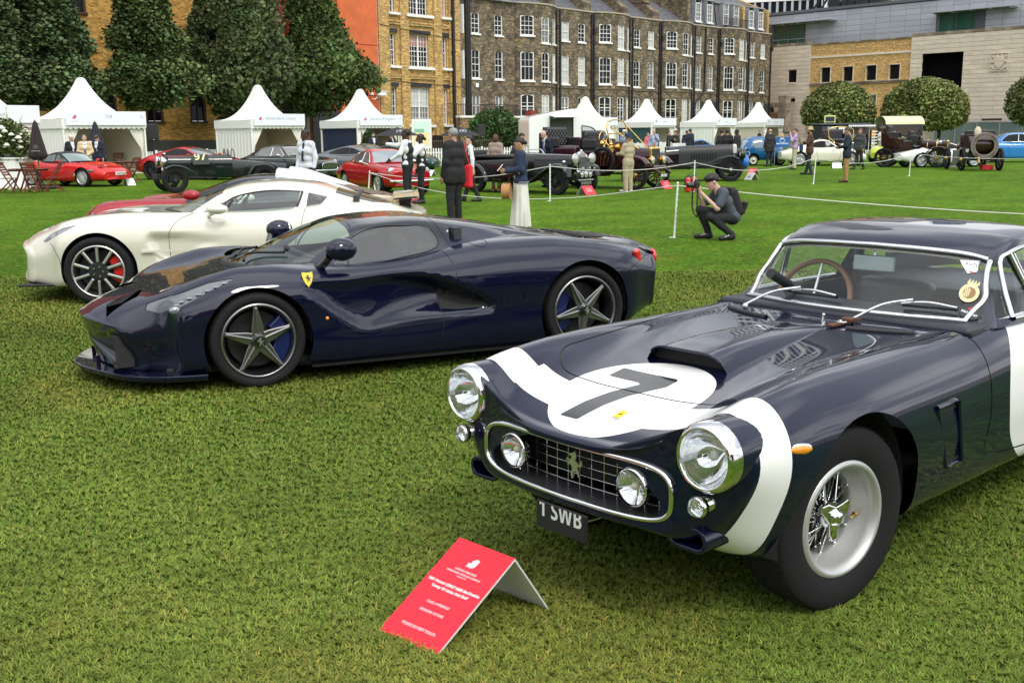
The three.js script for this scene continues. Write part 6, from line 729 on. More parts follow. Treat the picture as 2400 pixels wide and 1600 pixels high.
  const edge=(x,z)=>{const q=cab.atZ(x,z);return q;},bz=0.625,tz=0.515,bot=[],top=[];for (let i=0;i <= 20;i++) {const f=i / 10 - 1;const b=cab.atZ(-0.94,f * bz || 0.001),u=cab.atZ(-1.208,f * tz || 0.001);bot.push(b.add(new THREE.Vector3(0.008,0.006,0)));top.push(u.add(new THREE.Vector3(0.0,0.008,0)));}
  const postL=(s)=>{const a=[];for (let i=0;i <= 8;i++) {const x=lerp(-0.94,-1.208,i / 8);a.push(cab.atZ(x,s * (tw(x) - 0.012)).add(new THREE.Vector3(0.004,0.004,s * 0.006)));}return a;};
  mesh('windscreen_trim',join([tube(bot,0.012,60,8),tube(top,0.011,60,8),tube(postL(-1),0.012,20,8),tube(postL(1),0.012,20,8)]),MT.chrome,t);mesh('windscreen_seal',join([tube(bot.map((p)=>p.clone().add(new THREE.Vector3(0.018,-0.01,0))),0.013,60,8)]),MT.black,t);
  for (const s of [-1,1]) {const o=(x,y)=>{const q=cab.atY(x,y,s,0.3);q.z += s * 0.006;return q;};mesh('side_window_trim',join([tube([o(-1.12,0.9),o(-1.2,1.02),o(-1.26,1.13),o(-1.34,1.152),o(-1.5,1.172),o(-1.85,1.165),o(-2.02,1.1)],0.011,40,7),tube([o(-1.35,1.15),o(-1.43,0.91)],0.011,10,7),tube([o(-1.385,1.15),o(-1.465,0.91)],0.007,10,7),tube([o(-1.13,0.895),o(-1.5,0.895),o(-1.98,0.895)],0.009,20,7)]),MT.chrome,t);}
  // cowl vents, wipers, strap, mirror, stickers, interior
  for (const s of [-1,1]) {const a=body.atZ(-0.68,s * 0.2),b=body.atZ(-0.76,s * 0.46);mesh('cowl_vent',tube([a.setY(a.y + 0.002),a.clone().lerp(b,0.5).add(new THREE.Vector3(0.015,0.002,0)),b.setY(b.y + 0.002)],0.012,20,6),MT.black,t);}
  for (const [z0,z1] of [[0.4,0.02],[-0.16,-0.5]]) {const p0=body.atZ(-0.8,z0).add(new THREE.Vector3(0,0.02,0)),p1=cab.atZ(-0.99,(z0 + z1) / 2).add(new THREE.Vector3(0.045,0.035,0)),p2=cab.atZ(-0.985,z1).add(new THREE.Vector3(0.03,0.02,0)),p3=cab.atZ(-0.985,lerp(z0,z1,0.35)).add(new THREE.Vector3(0.028,0.018,0));const w=mesh('wiper',join([tube([p0,p0.clone().lerp(p1,0.5).add(new THREE.Vector3(0,0.02,0)),p1],0.006,16,7),tube([p3,p3.clone().lerp(p2,0.5).add(new THREE.Vector3(0.012,0.014,0)),p2],0.006,16,7),ball(0.015,p0.x,p0.y - 0.008,p0.z,[1,1,1],12)]),MT.chrome,t);mesh('wiper_blade',tube([p3.clone().add(new THREE.Vector3(-0.008,-0.009,0)),p2.clone().add(new THREE.Vector3(-0.008,-0.009,0))],0.006,10,6),MT.black,w);}
  {const a=body.atZ(-0.66,-0.13),b=body.atZ(-0.84,-0.16),st=mesh('leather_strap',join([plank([a.x,a.y + 0.008,a.z],[b.x,b.y + 0.012,b.z],0.035,0.008),rbox(0.05,0.02,0.05,0.006,b.x + 0.06,b.y + 0.014,b.z + 0.01)]),std([0.09,0.03,0.015],0.5),t);mesh('buckle',put(new THREE.TorusGeometry(0.02,0.004,6,16),[a.x - 0.08,a.y + 0.018,a.z - 0.012],[Math.PI / 2,0,0]),MT.chrome,st);const w=body.atZ(-0.76,-0.04);mesh('washer_jet',join([cyl(0.006,0.009,0.03,w.x,w.y + 0.012,w.z),ball(0.008,w.x,w.y + 0.028,w.z,[1,1,1],8)]),MT.chrome,t);}
  {const m=mesh('rear_mirror',rbox(0.02,0.075,0.2,0.008,-1.27,1.07,0.02,[0,0.12,0.05]),MT.greyGlass || std([0.35,0.42,0.43],0.2,0.6),t);mesh('mirror_stalk',bar([-1.275,1.1,0.02],[-1.29,1.18,0.02],0.008),MT.chrome,m);}
  const stick=(nm,x,z,w,h,draw)=>{const p=cab.atZ(x,z),q=cab.atZ(x + 0.05,z),r=cab.atZ(x,z - 0.04),up=p.clone().sub(q).normalize(),rt=r.sub(p).normalize(),n=rt.clone().cross(up).normalize();rt.crossVectors(up,n);const m=new THREE.Matrix4().makeBasis(rt,up,n);m.setPosition(p.addScaledVector(n,0.006));const t2=canvasTex(192,Math.round(192 * h / w),(c)=>{c.clearRect(0,0,999,999);c.scale(192 / w,192 / w);draw(c,w,h);});const o=mesh(nm,new THREE.PlaneGeometry(w,h),std([1,1,1],0.5,0,{map: t2,alphaMap: null,transparent: true,alphaTest: 0.4 }),t);o.applyMatrix4(m);};
  stick('sticker',-1.165,-0.455,0.085,0.075,(c,w,h)=>{c.fillStyle='#f2f2f0';c.beginPath();c.moveTo(0,0.02);c.lineTo(w * 0.9,0);c.lineTo(w,h * 0.75);c.lineTo(w * 0.6,h);c.lineTo(w * 0.2,h * 0.55);c.closePath();c.fill();c.fillStyle='#c33';c.fillRect(w * 0.6,h * 0.82,w * 0.3,h * 0.08);c.fillStyle='#555';c.font='bold 0.024px sans-serif';c.fillText('TOUR',0.02,0.034,0.06);c.fillText('AUTO',0.026,0.058,0.055);});
  stick('sticker',-1.075,-0.5,0.085,0.125,(c,w,h)=>{c.fillStyle='#d8cf9c';c.beginPath();c.ellipse(w / 2,h * 0.6,w * 0.46,h * 0.38,0,0,7);c.fill();c.beginPath();for (let i=0;i <= 8;i++) c.lineTo(w * (0.2 + 0.6 * i / 8),i % 2?0.004:0.026);c.lineTo(w * 0.7,h * 0.28);c.lineTo(w * 0.3,h * 0.28);c.fill();c.fillStyle='#8a6a3a';c.beginPath();c.ellipse(w / 2,h * 0.6,w * 0.3,h * 0.24,0,0,7);c.fill();c.fillStyle='#e4d9ad';for (let i=0;i < 5;i++) for (let j=0;j < 5;j++) if ((i + j) % 2) c.fillRect(w * 0.26 + i * 0.0045,h * 0.42 + j * 0.009,0.0045,0.009);});
  stick('sticker',-0.99,-0.535,0.095,0.085,(c,w,h)=>{c.fillStyle='#1d2224';c.beginPath();c.ellipse(w / 2,h / 2,w / 2,h / 2,0,0,7);c.fill();dragon(c,w / 2,h * 0.3,0.016,'#c8323c');c.fillStyle='#eee';c.font='bold 0.016px sans-serif';c.textAlign='center';c.fillText('ENTRANT',w / 2,h * 0.86,w * 0.7);});
  mesh('dashboard',join([rbox(0.22,0.16,1.22,0.05,-1.14,0.82,0),rbox(0.3,0.04,1.25,0.02,-1.04,0.87,0)]),std([0.02,0.022,0.03],0.5),t);steeringWheel(t,-1.3,0.86,0.36,MT.oak,0.2);seat(t,-1.75,0.34,MT.leather,0.42,0.5);seat(t,-1.75,-0.34,MT.leather,0.42,0.5);mesh('parcel_shelf',rbox(0.9,0.04,1.2,0.02,-2.55,0.84,0),std([0.05,0.055,0.065],0.6),t);mesh('cockpit_tub',join([box(2.0,0.04,1.3,-1.9,0.4,0),box(0.04,0.5,1.3,-2.9,0.6,0),box(2,0.5,0.03,-1.9,0.62,-0.62),box(2,0.5,0.03,-1.9,0.62,0.62)]),std([0.02,0.022,0.03],0.7),t);
  mesh('roll_bar',join([tube([[-2.05,0.45,-0.58],[-2.05,0.9,-0.56],[-2.0,1.15,-0.46],[-2.0,1.19,0],[-2.0,1.15,0.46],[-2.05,0.9,0.56],[-2.05,0.45,0.58]],0.024,50,8),bar([-2.0,1.17,-0.2],[-2.5,0.84,-0.2],0.022)]),MT.leather,t);
}
// ---------------------------------------------------------------- 2. navy hypercar in the middle
{
  const t=car('hypercar','low navy hypercar with five spoke wheels and yellow shield badge on its door',[-2.092,-7.876],2.703);t.scale.setScalar(0.973);
  const sp={T: [[1.1,0.46],[1.02,0.525],[0.85,0.6],[0.5,0.68],[0.2,0.735],[0,0.775],[-0.2,0.8],[-0.6,0.84],[-1.6,0.9],[-2.1,0.93],[-2.5,0.89],[-2.83,0.855],[-3.2,0.835],[-3.45,0.78]],Cr: [[1.1,0.45],[0.95,0.535],[0.78,0.615],[0.5,0.715],[0.24,0.8],[0.05,0.835],[-0.15,0.838],[-0.45,0.815],[-0.8,0.81],[-1.2,0.835],[-1.55,0.89],[-1.9,0.925],[-2.3,0.93],[-2.7,0.895],[-3.05,0.84],[-3.3,0.79],[-3.45,0.74]],F: [[1.1,0.45],[0.85,0.64],[0.5,0.72],[0,0.745],[-0.6,0.73],[-1.4,0.74],[-2.3,0.78],[-3,0.74],[-3.45,0.62]],W: [[1.1,0.62],[0.95,0.76],[0.75,0.87],[0.5,0.935],[0.1,0.98],[-0.3,0.985],[-0.8,0.965],[-1.2,0.955],[-1.7,0.985],[-2.3,1.0],[-2.75,0.995],[-3.1,0.93],[-3.45,0.8]],S: [[1.1,0.4],[0.8,0.44],[0.5,0.52],[0,0.6],[-0.5,0.68],[-0.9,0.71],[-1.3,0.7],[-1.8,0.68],[-2.3,0.68],[-3,0.66],[-3.45,0.6]],B: [[1.1,0.15],[0.7,0.13],[0.38,0.15],[0,0.15],[-0.34,0.14],[-1.3,0.13],[-2.2,0.13],[-2.9,0.2],[-3.45,0.32]],Bw: [[1.1,0.62],[0.9,0.75],[0.6,0.86],[0.2,0.93],[-0.4,0.95],[-1.3,0.93],[-2.3,0.95],[-3,0.9],[-3.45,0.72]],V: [[1.1,0.6],[0.8,0.35],[0.2,0.18],[-0.4,0.3],[-1.5,0.35],[-2.5,0.3],[-3.2,0.5]],Q: [[1.1,0.3],[0.3,0.35],[-0.6,0.45],[-2,0.4]] };
  const swoosh=sdPoly(smoothPoly([[-0.32,0.7],[-0.65,0.715],[-0.98,0.735],[-1.24,0.705],[-1.46,0.62],[-1.8,0.44],[-1.5,0.42],[-1.2,0.415],[-0.95,0.385],[-0.76,0.36],[-0.6,0.44],[-0.45,0.56]],60));
  const body=loftBody({x0: -3.42,x1: 1.06,n: 250,m: 72,sec: stdSec(sp),smooth: 4,cap: 0.03,capRear: 0.05,warp: (p)=>{
    const f=sstep(0.45,1.1,p.x),a=Math.abs(p.z),s=Math.sign(p.z);p.x -= f * (0.4 * Math.pow(a / 0.8,2.2) + 0.1 * sstep(0.42,0.2,p.y));const r=sstep(-2.9,-3.45,p.x);p.x += r * 0.12 * Math.pow(a / 0.8,2);
    if (a > 0.6) {const d=swoosh(p.x,p.y);if (d < 0.012) {const k=sstep(0.008,-0.055,d),deep=lerp(0.05,0.15,sstep(-0.6,-1.6,p.x)),low=sstep(0.36,0.6,p.y);p.z -= s * deep * k * lerp(0.35,1,low);}}
    return p;
  }});
  let g=body.geo;const wr=[-2.57,0.352];
  g=arches(g,[[0,0.335,0.372],[wr[0],wr[1],0.4]],0.45);
  g=outside(g,(x,y,z)=>Math.max(sd.box(0.345,0.27,0.24,0.115,0.04)(Math.abs(z),y),0.45 - x)); // nose openings
  g=outside(g,(x,y,z,nx,ny)=>Math.max(sd.box(-1.0,0,0.95,0.62,0.15)(x,z),0.7 - y)); // cockpit
  const duct=sdPoly([[0.66,0.2],[0.92,0.25],[0.94,0.42],[0.72,0.4]]);g=outside(g,(x,y,z,nx,ny)=>Math.max(duct(x,Math.abs(z)),0.3 - ny));mesh('bonnet_duct',join([1,-1].map((s)=>{const rows=[[0.64,0.17,0.6],[0.78,0.19,0.5],[0.97,0.22,0.46]].map(([x,a,y])=>[new THREE.Vector3(x,y,s * a),new THREE.Vector3(x,y - 0.02,s * 0.32),new THREE.Vector3(x,y,s * 0.46)]);return gridGeo(rows);})),MT.matt,t);
  const hl=sdPoly(smoothPoly([[0.235,0.735],[0.45,0.735],[0.64,0.7],[0.78,0.665],[0.82,0.735],[0.72,0.775],[0.5,0.765],[0.3,0.75]],40)); // in plan
  const hlp=sdPoly([[0.12,0.775],[0.3,0.75],[0.55,0.668],[0.69,0.6],[0.7,0.565],[0.62,0.548],[0.5,0.605],[0.3,0.7]]);
  const lampF=(x,y,z,nx,ny)=>Math.max(hlp(x,y),0.62 - Math.abs(z),0.12 - ny);
  const [lamp,g2]=split(refine(g,lampF,1),lampF);g=g2;if (lamp) {mesh('headlamp',pushAlong(lamp,-0.004),phys([0.1,0.11,0.12],0.15,0.4,{clearcoat: 1,clearcoatRoughness: 0.02 }),t);for (let i=0;i < 7;i++) {const x=0.2 + i * 0.06,p=body.atY(x,lerp(0.735,0.605,i / 6) + 0.012,-1,0.2);mesh('led',rbox(0.036,0.012,0.02,0.004,p.x,p.y - 0.004,p.z),std([0.3,0.31,0.33],0.3,0.3),t);}const lp=body.atY(0.6,0.582,-1,0.2);mesh('lamp_unit',ball(0.035,lp.x,lp.y - 0.002,lp.z,[1.3,0.8,0.6],16),phys([0.25,0.28,0.3],0.05,0.5,{clearcoat: 1 }),t);}
  let r=seams(g,[lineSeam([[-1.4,0.96],[-1.47,0.74],[-1.46,0.63],[-1.37,0.46],[-1.37,0.37],[-1.33,0.13]],40),lineSeam([[-0.3,0.71],[-0.42,0.66]],4),lineSeam([[-0.64,0.36],[-0.79,0.335],[-1.1,0.355],[-1.38,0.375],[-1.8,0.43],[-2.24,0.5]],40),lineSeam([[-2.9,0.62],[-3.1,0.7],[-3.3,0.75]],20),(x,y,z)=>(z < -0.3?Math.abs(Math.hypot(x + 1.74,(y - 0.955) * 1.05) - 0.075):9)],0.0028);g=r[0];mesh('panel_gap',r[1],MT.black,t);
  const [ins,g3]=split(g,(x,y,z)=>Math.max(sdPoly([[-1.36,0.6],[-1.5,0.575],[-1.78,0.445],[-1.5,0.44],[-1.36,0.45]])(x,y),0.7 - Math.abs(z)));g=g3;mesh('side_intake',pushAlong(ins,-0.01),MT.matt,t);
  mesh('body',g,MP.navy,t);mesh('wheel_well',archLiner([[0,0.335,0.372],[wr[0],wr[1],0.4]],0.36,0.9),MT.matt,t);
  for (const s of [-1,1]) mesh('sill_edge',plank([-0.36,0.125,s * 0.955],[-2.1,0.115,s * 0.95],0.05,0.012),MP.carbon,t);mesh('underbody',rbox(3.6,0.06,1.5,0.02,-1.2,0.13,0),MT.matt,t);
  { // nose: splitter blade, duct boxes, grille mesh
    const s=new THREE.Shape();s.moveTo(0.36,-0.93);s.quadraticCurveTo(0.8,-0.9,0.96,-0.55);s.quadraticCurveTo(1.12,-0.25,1.15,0);s.quadraticCurveTo(1.12,0.25,0.96,0.55);s.quadraticCurveTo(0.8,0.9,0.36,0.93);s.lineTo(0.4,0.5);s.lineTo(0.4,-0.5);mesh('splitter',extr(s,0.016,0.006,2,24).rotateX(Math.PI / 2).translate(0,0.128,0),MP.navy,t);const s2=extr(s,0.01,0,1,24).rotateX(Math.PI / 2).scale(0.985,1,0.985).translate(0.0,0.1,0);mesh('splitter_underside',s2,MP.carbon,t);
    for (const q of [-1,1]) {mesh('nose_duct',join([box(0.03,0.2,0.44,0.56,0.27,q * 0.35),box(0.34,0.2,0.02,0.74,0.27,q * 0.56),box(0.36,0.2,0.02,0.76,0.27,q * 0.12),box(0.36,0.012,0.44,0.74,0.375,q * 0.35),box(0.36,0.012,0.44,0.74,0.165,q * 0.35)]),MT.matt,t);const L=[];for (let i=0;i < 12;i++) L.push(box(0.004,0.19,0.004,0.66,0.27,q * (0.15 + i * 0.036)));for (let j=0;j < 6;j++) L.push(box(0.004,0.004,0.42,0.66,0.19 + j * 0.033,q * 0.35));mesh('grille_mesh',join(L),MT.darkmetal,t).userData.kind='stuff';mesh('splitter_strut',rbox(0.03,0.07,0.012,0.004,1.0,0.16,q * 0.2),MP.navy,t);mesh('winglet',plank([0.62,0.15,q * 0.62],[0.82,0.17,q * 0.5],0.012,0.05),MP.carbon,t);}
  }
  { // shield, amber lamp, filler, rear lamp, exhaust, spoiler
    const p=body.atY(-0.36,0.745),q=body.atY(-0.36,0.7),n=new THREE.Vector3(0,0,-1),sh=new THREE.Shape();sh.moveTo(-0.036,0.046);sh.quadraticCurveTo(0,0.036,0.036,0.046);sh.quadraticCurveTo(0.042,-0.012,0,-0.06);sh.quadraticCurveTo(-0.042,-0.012,-0.036,0.046);
    const b=mesh('shield_badge',extr(sh,0.004,0.001,1,12).rotateY(Math.PI),std([0.8,0.58,0.05],0.35),t);b.position.copy(p).add(new THREE.Vector3(0,0,-0.003));b.rotation.x=Math.atan2(q.z - p.z,p.y - q.y) * -1;const hz=mesh('shield_horse',put(horseGeo(0.026),[0,0,0],[0,Math.PI,0]),MT.black,b);hz.position.z=-0.005;
    const a=body.atY(-0.48,0.46);mesh('side_marker',ball(0.013,a.x,a.y,a.z,[1,1,0.6],12),MT.amber,t);
    for (const s of [-1,1]) {const z=s * 0.72;const l=mesh('rear_lamp',join([put(new THREE.TorusGeometry(0.05,0.02,10,28),[-3.39,0.7,z * 0.86],[0,Math.PI / 2,0])]),MT.redlens,t);mesh('exhaust',cyl(0.055,0.05,0.2,-3.46,0.36,s * 0.35,[0,0,Math.PI / 2],20),MT.steel,t);}
    const rl=body.atY(-3.16,0.74);mesh('rear_lamp',rbox(0.07,0.13,0.05,0.02,rl.x - 0.01,0.735,rl.z + 0.02,[0,0.5,-0.25]),MT.redlens,t);
    const w=[];for (let i=0;i <= 16;i++) {const x=lerp(-3.08,-3.5,i / 16),row=[];for (let j=0;j <= 40;j++) {const z=lerp(-0.68,0.68,j / 40);row.push(new THREE.Vector3(x + 0.1 * (z / 0.68) ** 2,0.84 + 0.03 * Math.sin(i / 16 * 2.4) - 0.08 * (i / 16) ** 2 - 0.05 * (z / 0.68) ** 4,z));}w.push(row);}mesh('spoiler',gridGeo(w,true),MP.navy,t);for (let k=0;k < 7;k++) mesh('engine_cover_slot',rbox(0.2,0.012,0.06,0.005,-2.95,0.868,-0.36 + k * 0.12,[0,0,0.08]),MT.matt,t);
    
  }
  wheel(t,'star',0,0.335,-0.83,0.335,0.258,0.265,{cal: 0,phase: 0.05 });wheel(t,'star',0,0.335,0.83,0.335,0.258,0.265);wheel(t,'star',wr[0],wr[1],-0.81,0.352,0.272,0.33,{cal: Math.PI,phase: 0.5 });wheel(t,'star',wr[0],wr[1],0.81,0.352,0.272,0.33);
  // cabin
  const R=[[0.1,0.74],[-0.06,0.795],[-0.3,0.9],[-0.52,0.985],[-0.75,1.055],[-0.95,1.1],[-1.3,1.12],[-1.7,1.072],[-2.1,1.005],[-2.53,0.915],[-2.9,0.86],[-3.1,0.8]],Tw=[[0.1,0.62],[-0.3,0.6],[-0.75,0.555],[-1.3,0.53],[-1.8,0.5],[-2.4,0.42],[-3.1,0.3]],Bw=[[0.1,0.72],[-0.4,0.77],[-1.3,0.79],[-1.6,0.84],[-2.0,0.84],[-2.5,0.74],[-3.1,0.5]];
  const cab=loftBody({x0: -3.05,x1: 0.05,n: 170,m: 46,sec: cabinSec(R,Tw,Bw,[[0.1,0.7],[-0.4,0.78],[-1.2,0.8],[-3,0.76]],{crown: 0.045 }),smooth: 3,cap: 0.005,warp: (p)=>{const f=sstep(-0.9,0,p.x);p.x -= f * 0.3 * Math.pow(p.z / 0.62,2);return p;}}),tw=curve(Tw);
  let c=outside(cab.geo,(x,y,z)=>y - 0.76);const wsF=(x,y,z)=>{const x2=x + sstep(-0.9,0,x) * 0.3 * Math.pow(z / 0.62,2);return Math.max(Math.abs(z) - tw(x2) - 0.012,-0.83 - x2 + 0.1 * Math.abs(z),x2 + 0.02);};const cut=(f)=>{const [a,b]=split(c,f);c=b;return a;};
  const ws=cut(wsF),win=sdPoly(smoothPoly([[-0.6,0.79],[-0.68,0.87],[-0.77,0.97],[-0.86,1.022],[-0.98,1.045],[-1.2,1.05],[-1.42,1.025],[-1.43,0.9],[-1.25,0.855],[-1.07,0.825],[-0.8,0.8]],60));const sg=cut((x,y,z)=>Math.max(win(x,y),0.5 - Math.abs(z)));
  const roofSeam=sdLine([[-0.98,1.16],[-0.78,1.0]]),rs=seams(c,[(x,y,z)=>(z < -0.1?sdLine([[-1.36,1.13],[-1.45,1.1],[-1.5,1.0],[-1.52,0.9]],20)(x,y):9),(x,y,z)=>(z < -0.1?sdLine([[-0.93,1.14],[-0.8,1.03],[-0.72,1.06],[-0.64,1.1]],0)(x,y):9)],0.003);mesh('panel_gap',rs[1],MT.black,t);
  const [blk,rest]=split(rs[0],(x,y,z)=>Math.max(-1.62 - x,x + 0.86,0.94 - y));mesh('roof',blk,paint([0.0028,0.0032,0.008],0,0.3),t);mesh('rear_deck',rest,MP.navy,t);
  mesh('windscreen',ws,MT.tint,t);mesh('side_glass',sg,MT.tint,t);mesh('window_trim',join([-1,1].map((s)=>tube([[-0.6,0.79],[-0.77,0.97],[-0.98,1.045],[-1.2,1.05],[-1.42,1.025],[-1.43,0.9],[-1.07,0.825],[-0.75,0.797]].map(([x,y])=>{const q=cab.atY(x,y,s,0.3);return q;}),0.007,60,6,true))),MT.black,t);
  {const q=cab.atY(-1.56,0.985,-1,0.3);mesh('pillar_badge',ball(0.012,q.x,q.y,q.z,[1,1.3,0.3],10),MT.alu,t);const bp=cab.atZ(-0.1,-0.2),b2=cab.atZ(-0.35,-0.45);for (const s of [0,1]) mesh('wiper',tube([bp.clone().add(new THREE.Vector3(0.06,0.0 + s * 0.01,s * 0.3)),cab.atZ(-0.12,-0.1 + s * 0.4).add(new THREE.Vector3(0.02,0.03,0)),cab.atZ(-0.22,-0.42 + s * 0.4).add(new THREE.Vector3(0.01,0.025,0))],0.011,20,6),MT.black,t);mesh('cowl',tube([cab.atZ(-0.0,-0.5),cab.atZ(0.0,-0.25),cab.atZ(0.0,0.001),cab.atZ(0,0.25),cab.atZ(0,0.5)].map((p)=>p.add(new THREE.Vector3(0.03,0.0,0))),0.03,30,8),MT.black,t);}
  for (const s of [-1,1]) {const m=mesh('mirror',ball(0.105,-0.61,0.935,s * 0.94,[1.08,0.78,0.8],26),MP.navy,t);mesh('mirror_glass',cyl(0.06,0.06,0.01,-0.685,0.935,s * 0.93,[0,0,Math.PI / 2],20),MT.chrome,m);mesh('mirror_stalk',join([tube([[-0.48,0.79,s * 0.74],[-0.5,0.83,s * 0.86],[-0.53,0.89,s * 0.92]],0.032,12,8)]),MT.gloss,m);}
  mesh('cockpit_tub',join([box(1.6,0.04,1.2,-0.9,0.4,0),box(0.06,0.6,1.3,-1.62,0.72,0),rbox(0.5,0.2,1.2,0.08,-0.35,0.72,0)]),std([0.03,0.033,0.035],0.7),t);for (const z of [-0.32,0.32]) seat(t,-1.2,z,MT.leather,0.4,0.56);steeringWheel(t,-0.72,0.74,-0.32,MT.black,0.16);
}
// ---------------------------------------------------------------- 3. pearl grand tourer
{
  const t=car('grand_tourer','pearl white grand tourer with ten spoke wheels and red calipers behind the navy hypercar',[-4.278,-11.692],3.044);
  const sp={T: [[0.98,0.56],[0.9,0.64],[0.7,0.74],[0.4,0.83],[0,0.885],[-0.4,0.905],[-0.7,0.9],[-1.3,0.92],[-2.3,0.98],[-2.8,0.96],[-3.1,0.93],[-3.35,0.86]],Cr: [[0.98,0.55],[0.85,0.65],[0.6,0.76],[0.3,0.85],[0.05,0.89],[-0.3,0.91],[-0.7,0.905],[-1,0.9],[-1.5,0.9],[-1.95,0.92],[-2.3,0.97],[-2.7,0.99],[-3,0.965],[-3.35,0.86]],F: [[0.98,0.4],[0.6,0.66],[0,0.72],[-0.8,0.74],[-1.8,0.76],[-2.7,0.78],[-3.35,0.66]],W: [[0.98,0.62],[0.85,0.74],[0.6,0.86],[0.3,0.93],[0,0.96],[-0.4,0.95],[-0.9,0.92],[-1.6,0.93],[-2.3,0.98],[-2.8,1.0],[-3.1,0.95],[-3.35,0.84]],S: [[0.98,0.48],[0.5,0.6],[0,0.66],[-1,0.68],[-2,0.7],[-2.8,0.74],[-3.35,0.7]],B: [[0.98,0.22],[0.6,0.19],[0.3,0.2],[-0.4,0.23],[-2,0.22],[-2.8,0.25],[-3.35,0.36]],Bw: [[0.98,0.6],[0.6,0.8],[0.2,0.88],[-0.5,0.9],[-2.5,0.9],[-3.35,0.7]],V: [[0.98,0.5],[0,0.3],[-2,0.4]] };
  const vent=sdPoly(smoothPoly([[-0.49,0.685],[-0.72,0.705],[-1.1,0.68],[-1.5,0.62],[-1.1,0.56],[-0.78,0.42],[-0.62,0.43],[-0.55,0.54]],60));
  const body=loftBody({x0: -3.3,x1: 0.94,n: 230,m: 64,sec: stdSec(sp),smooth: 4,cap: 0.05,warp: (p)=>{const a=Math.abs(p.z),f=sstep(0.3,0.98,p.x);p.x -= f * 0.26 * (a / 0.7) ** 2;p.x += sstep(-2.9,-3.3,p.x) * 0.14 * (a / 0.8) ** 2;if (a > 0.6) {const d=vent(p.x,p.y);if (d < 0.008) p.z -= Math.sign(p.z) * lerp(0.075,0.01,sstep(-0.55,-1.35,p.x)) * sstep(0.008,-0.05,d);}return p;}});
  let g=arches(body.geo,[[0,0.35,0.385],[-2.79,0.36,0.395]],0.45);g=outside(g,(x,y,z)=>Math.max(sd.box(-1.75,0,0.9,0.6,0.15)(x,z),0.8 - y));g=outside(g,(x,y,z)=>Math.max(sd.box(0,0.37,0.4,0.08,0.05)(z,y),0.7 - x));
  const lf=sdPoly([[0.19,0.812],[0.34,0.782],[0.5,0.71],[0.6,0.635],[0.56,0.625],[0.48,0.665],[0.32,0.745]]);const [lamp,g2]=split(refine(g,(x,y,z)=>Math.max(lf(x,y),0.55 - Math.abs(z)),1),(x,y,z)=>Math.max(lf(x,y),0.55 - Math.abs(z)));g=g2;mesh('headlamp',pushAlong(lamp,-0.002),phys([0.2,0.21,0.23],0.08,0.3,{clearcoat: 1 }),t);
  const r=seams(g,[lineSeam([[-0.93,0.9],[-0.8,0.84],[-0.71,0.7],[-0.7,0.55],[-0.73,0.36],[-0.85,0.24]],40),lineSeam([[-2.08,0.95],[-2.05,0.8],[-1.98,0.6],[-1.95,0.35]],30),lineSeam([[0.5,0.63],[0.4,0.5],[0.37,0.36]],20),lineSeam([[-1.7,0.785],[-1.9,0.79],[-1.9,0.765],[-1.7,0.76],[-1.7,0.785]])],0.0035);mesh('panel_gap',r[1],std([0.16,0.155,0.14],0.7),t);mesh('body',r[0],MP.pearl,t);mesh('wheel_well',archLiner([[0,0.35,0.385],[-2.79,0.36,0.395]],0.34,0.87),MT.matt,t);
  mesh('grille',join([box(0.02,0.17,0.8,0.72,0.37,0),...[0,1,2,3].map((i)=>box(0.03,0.012,0.8,0.84 - 0.02,0.31 + i * 0.04,0))]),MT.darkmetal,t);mesh('splitter',rbox(0.5,0.02,1.5,0.008,0.62,0.185,0),MP.carbon,t);
  for (const s of [-1,1]) {const a=body.atY(-0.44,0.535,s),b=body.atY(-1.06,0.56,s);mesh('vent_blade',plank([a.x,a.y,a.z + s * 0.012],[b.x,b.y,b.z + s * 0.045],0.022,0.02),MP.pearl,t);}
  wheel(t,'ten',0,0.345,-0.84,0.345,0.262,0.27,{cal: 0.1 });wheel(t,'ten',0,0.345,0.84,0.345,0.262,0.27);wheel(t,'ten',-2.79,0.355,-0.84,0.355,0.265,0.32);wheel(t,'ten',-2.79,0.355,0.84,0.355,0.265,0.32);
  const R=[[-0.45,0.87],[-0.55,0.9],[-0.9,1.03],[-1.21,1.14],[-1.47,1.2],[-1.8,1.215],[-2.12,1.185],[-2.49,1.08],[-2.93,0.955],[-3.15,0.88]],Tw=[[-0.5,0.6],[-1.2,0.54],[-1.8,0.53],[-2.4,0.52],[-3.1,0.5]],Bw=[[-0.5,0.68],[-1.2,0.74],[-2,0.76],[-2.5,0.78],[-3.1,0.66]];
  const cab=loftBody({x0: -3.1,x1: -0.5,n: 140,m: 40,sec: cabinSec(R,Tw,Bw,[[-0.5,0.84],[-1,0.87],[-2,0.88],[-3,0.84]],{crown: 0.04 }),smooth: 3,cap: 0.005,warp: (p)=>{const f=sstep(-1.3,-0.5,p.x);p.x -= f * 0.34 * (p.z / 0.62) ** 2;return p;}}),tw=curve(Tw);let c=outside(cab.geo,(x,y)=>y - 0.86);const cut=(f)=>{const [a,b]=split(c,f);c=b;return a;};
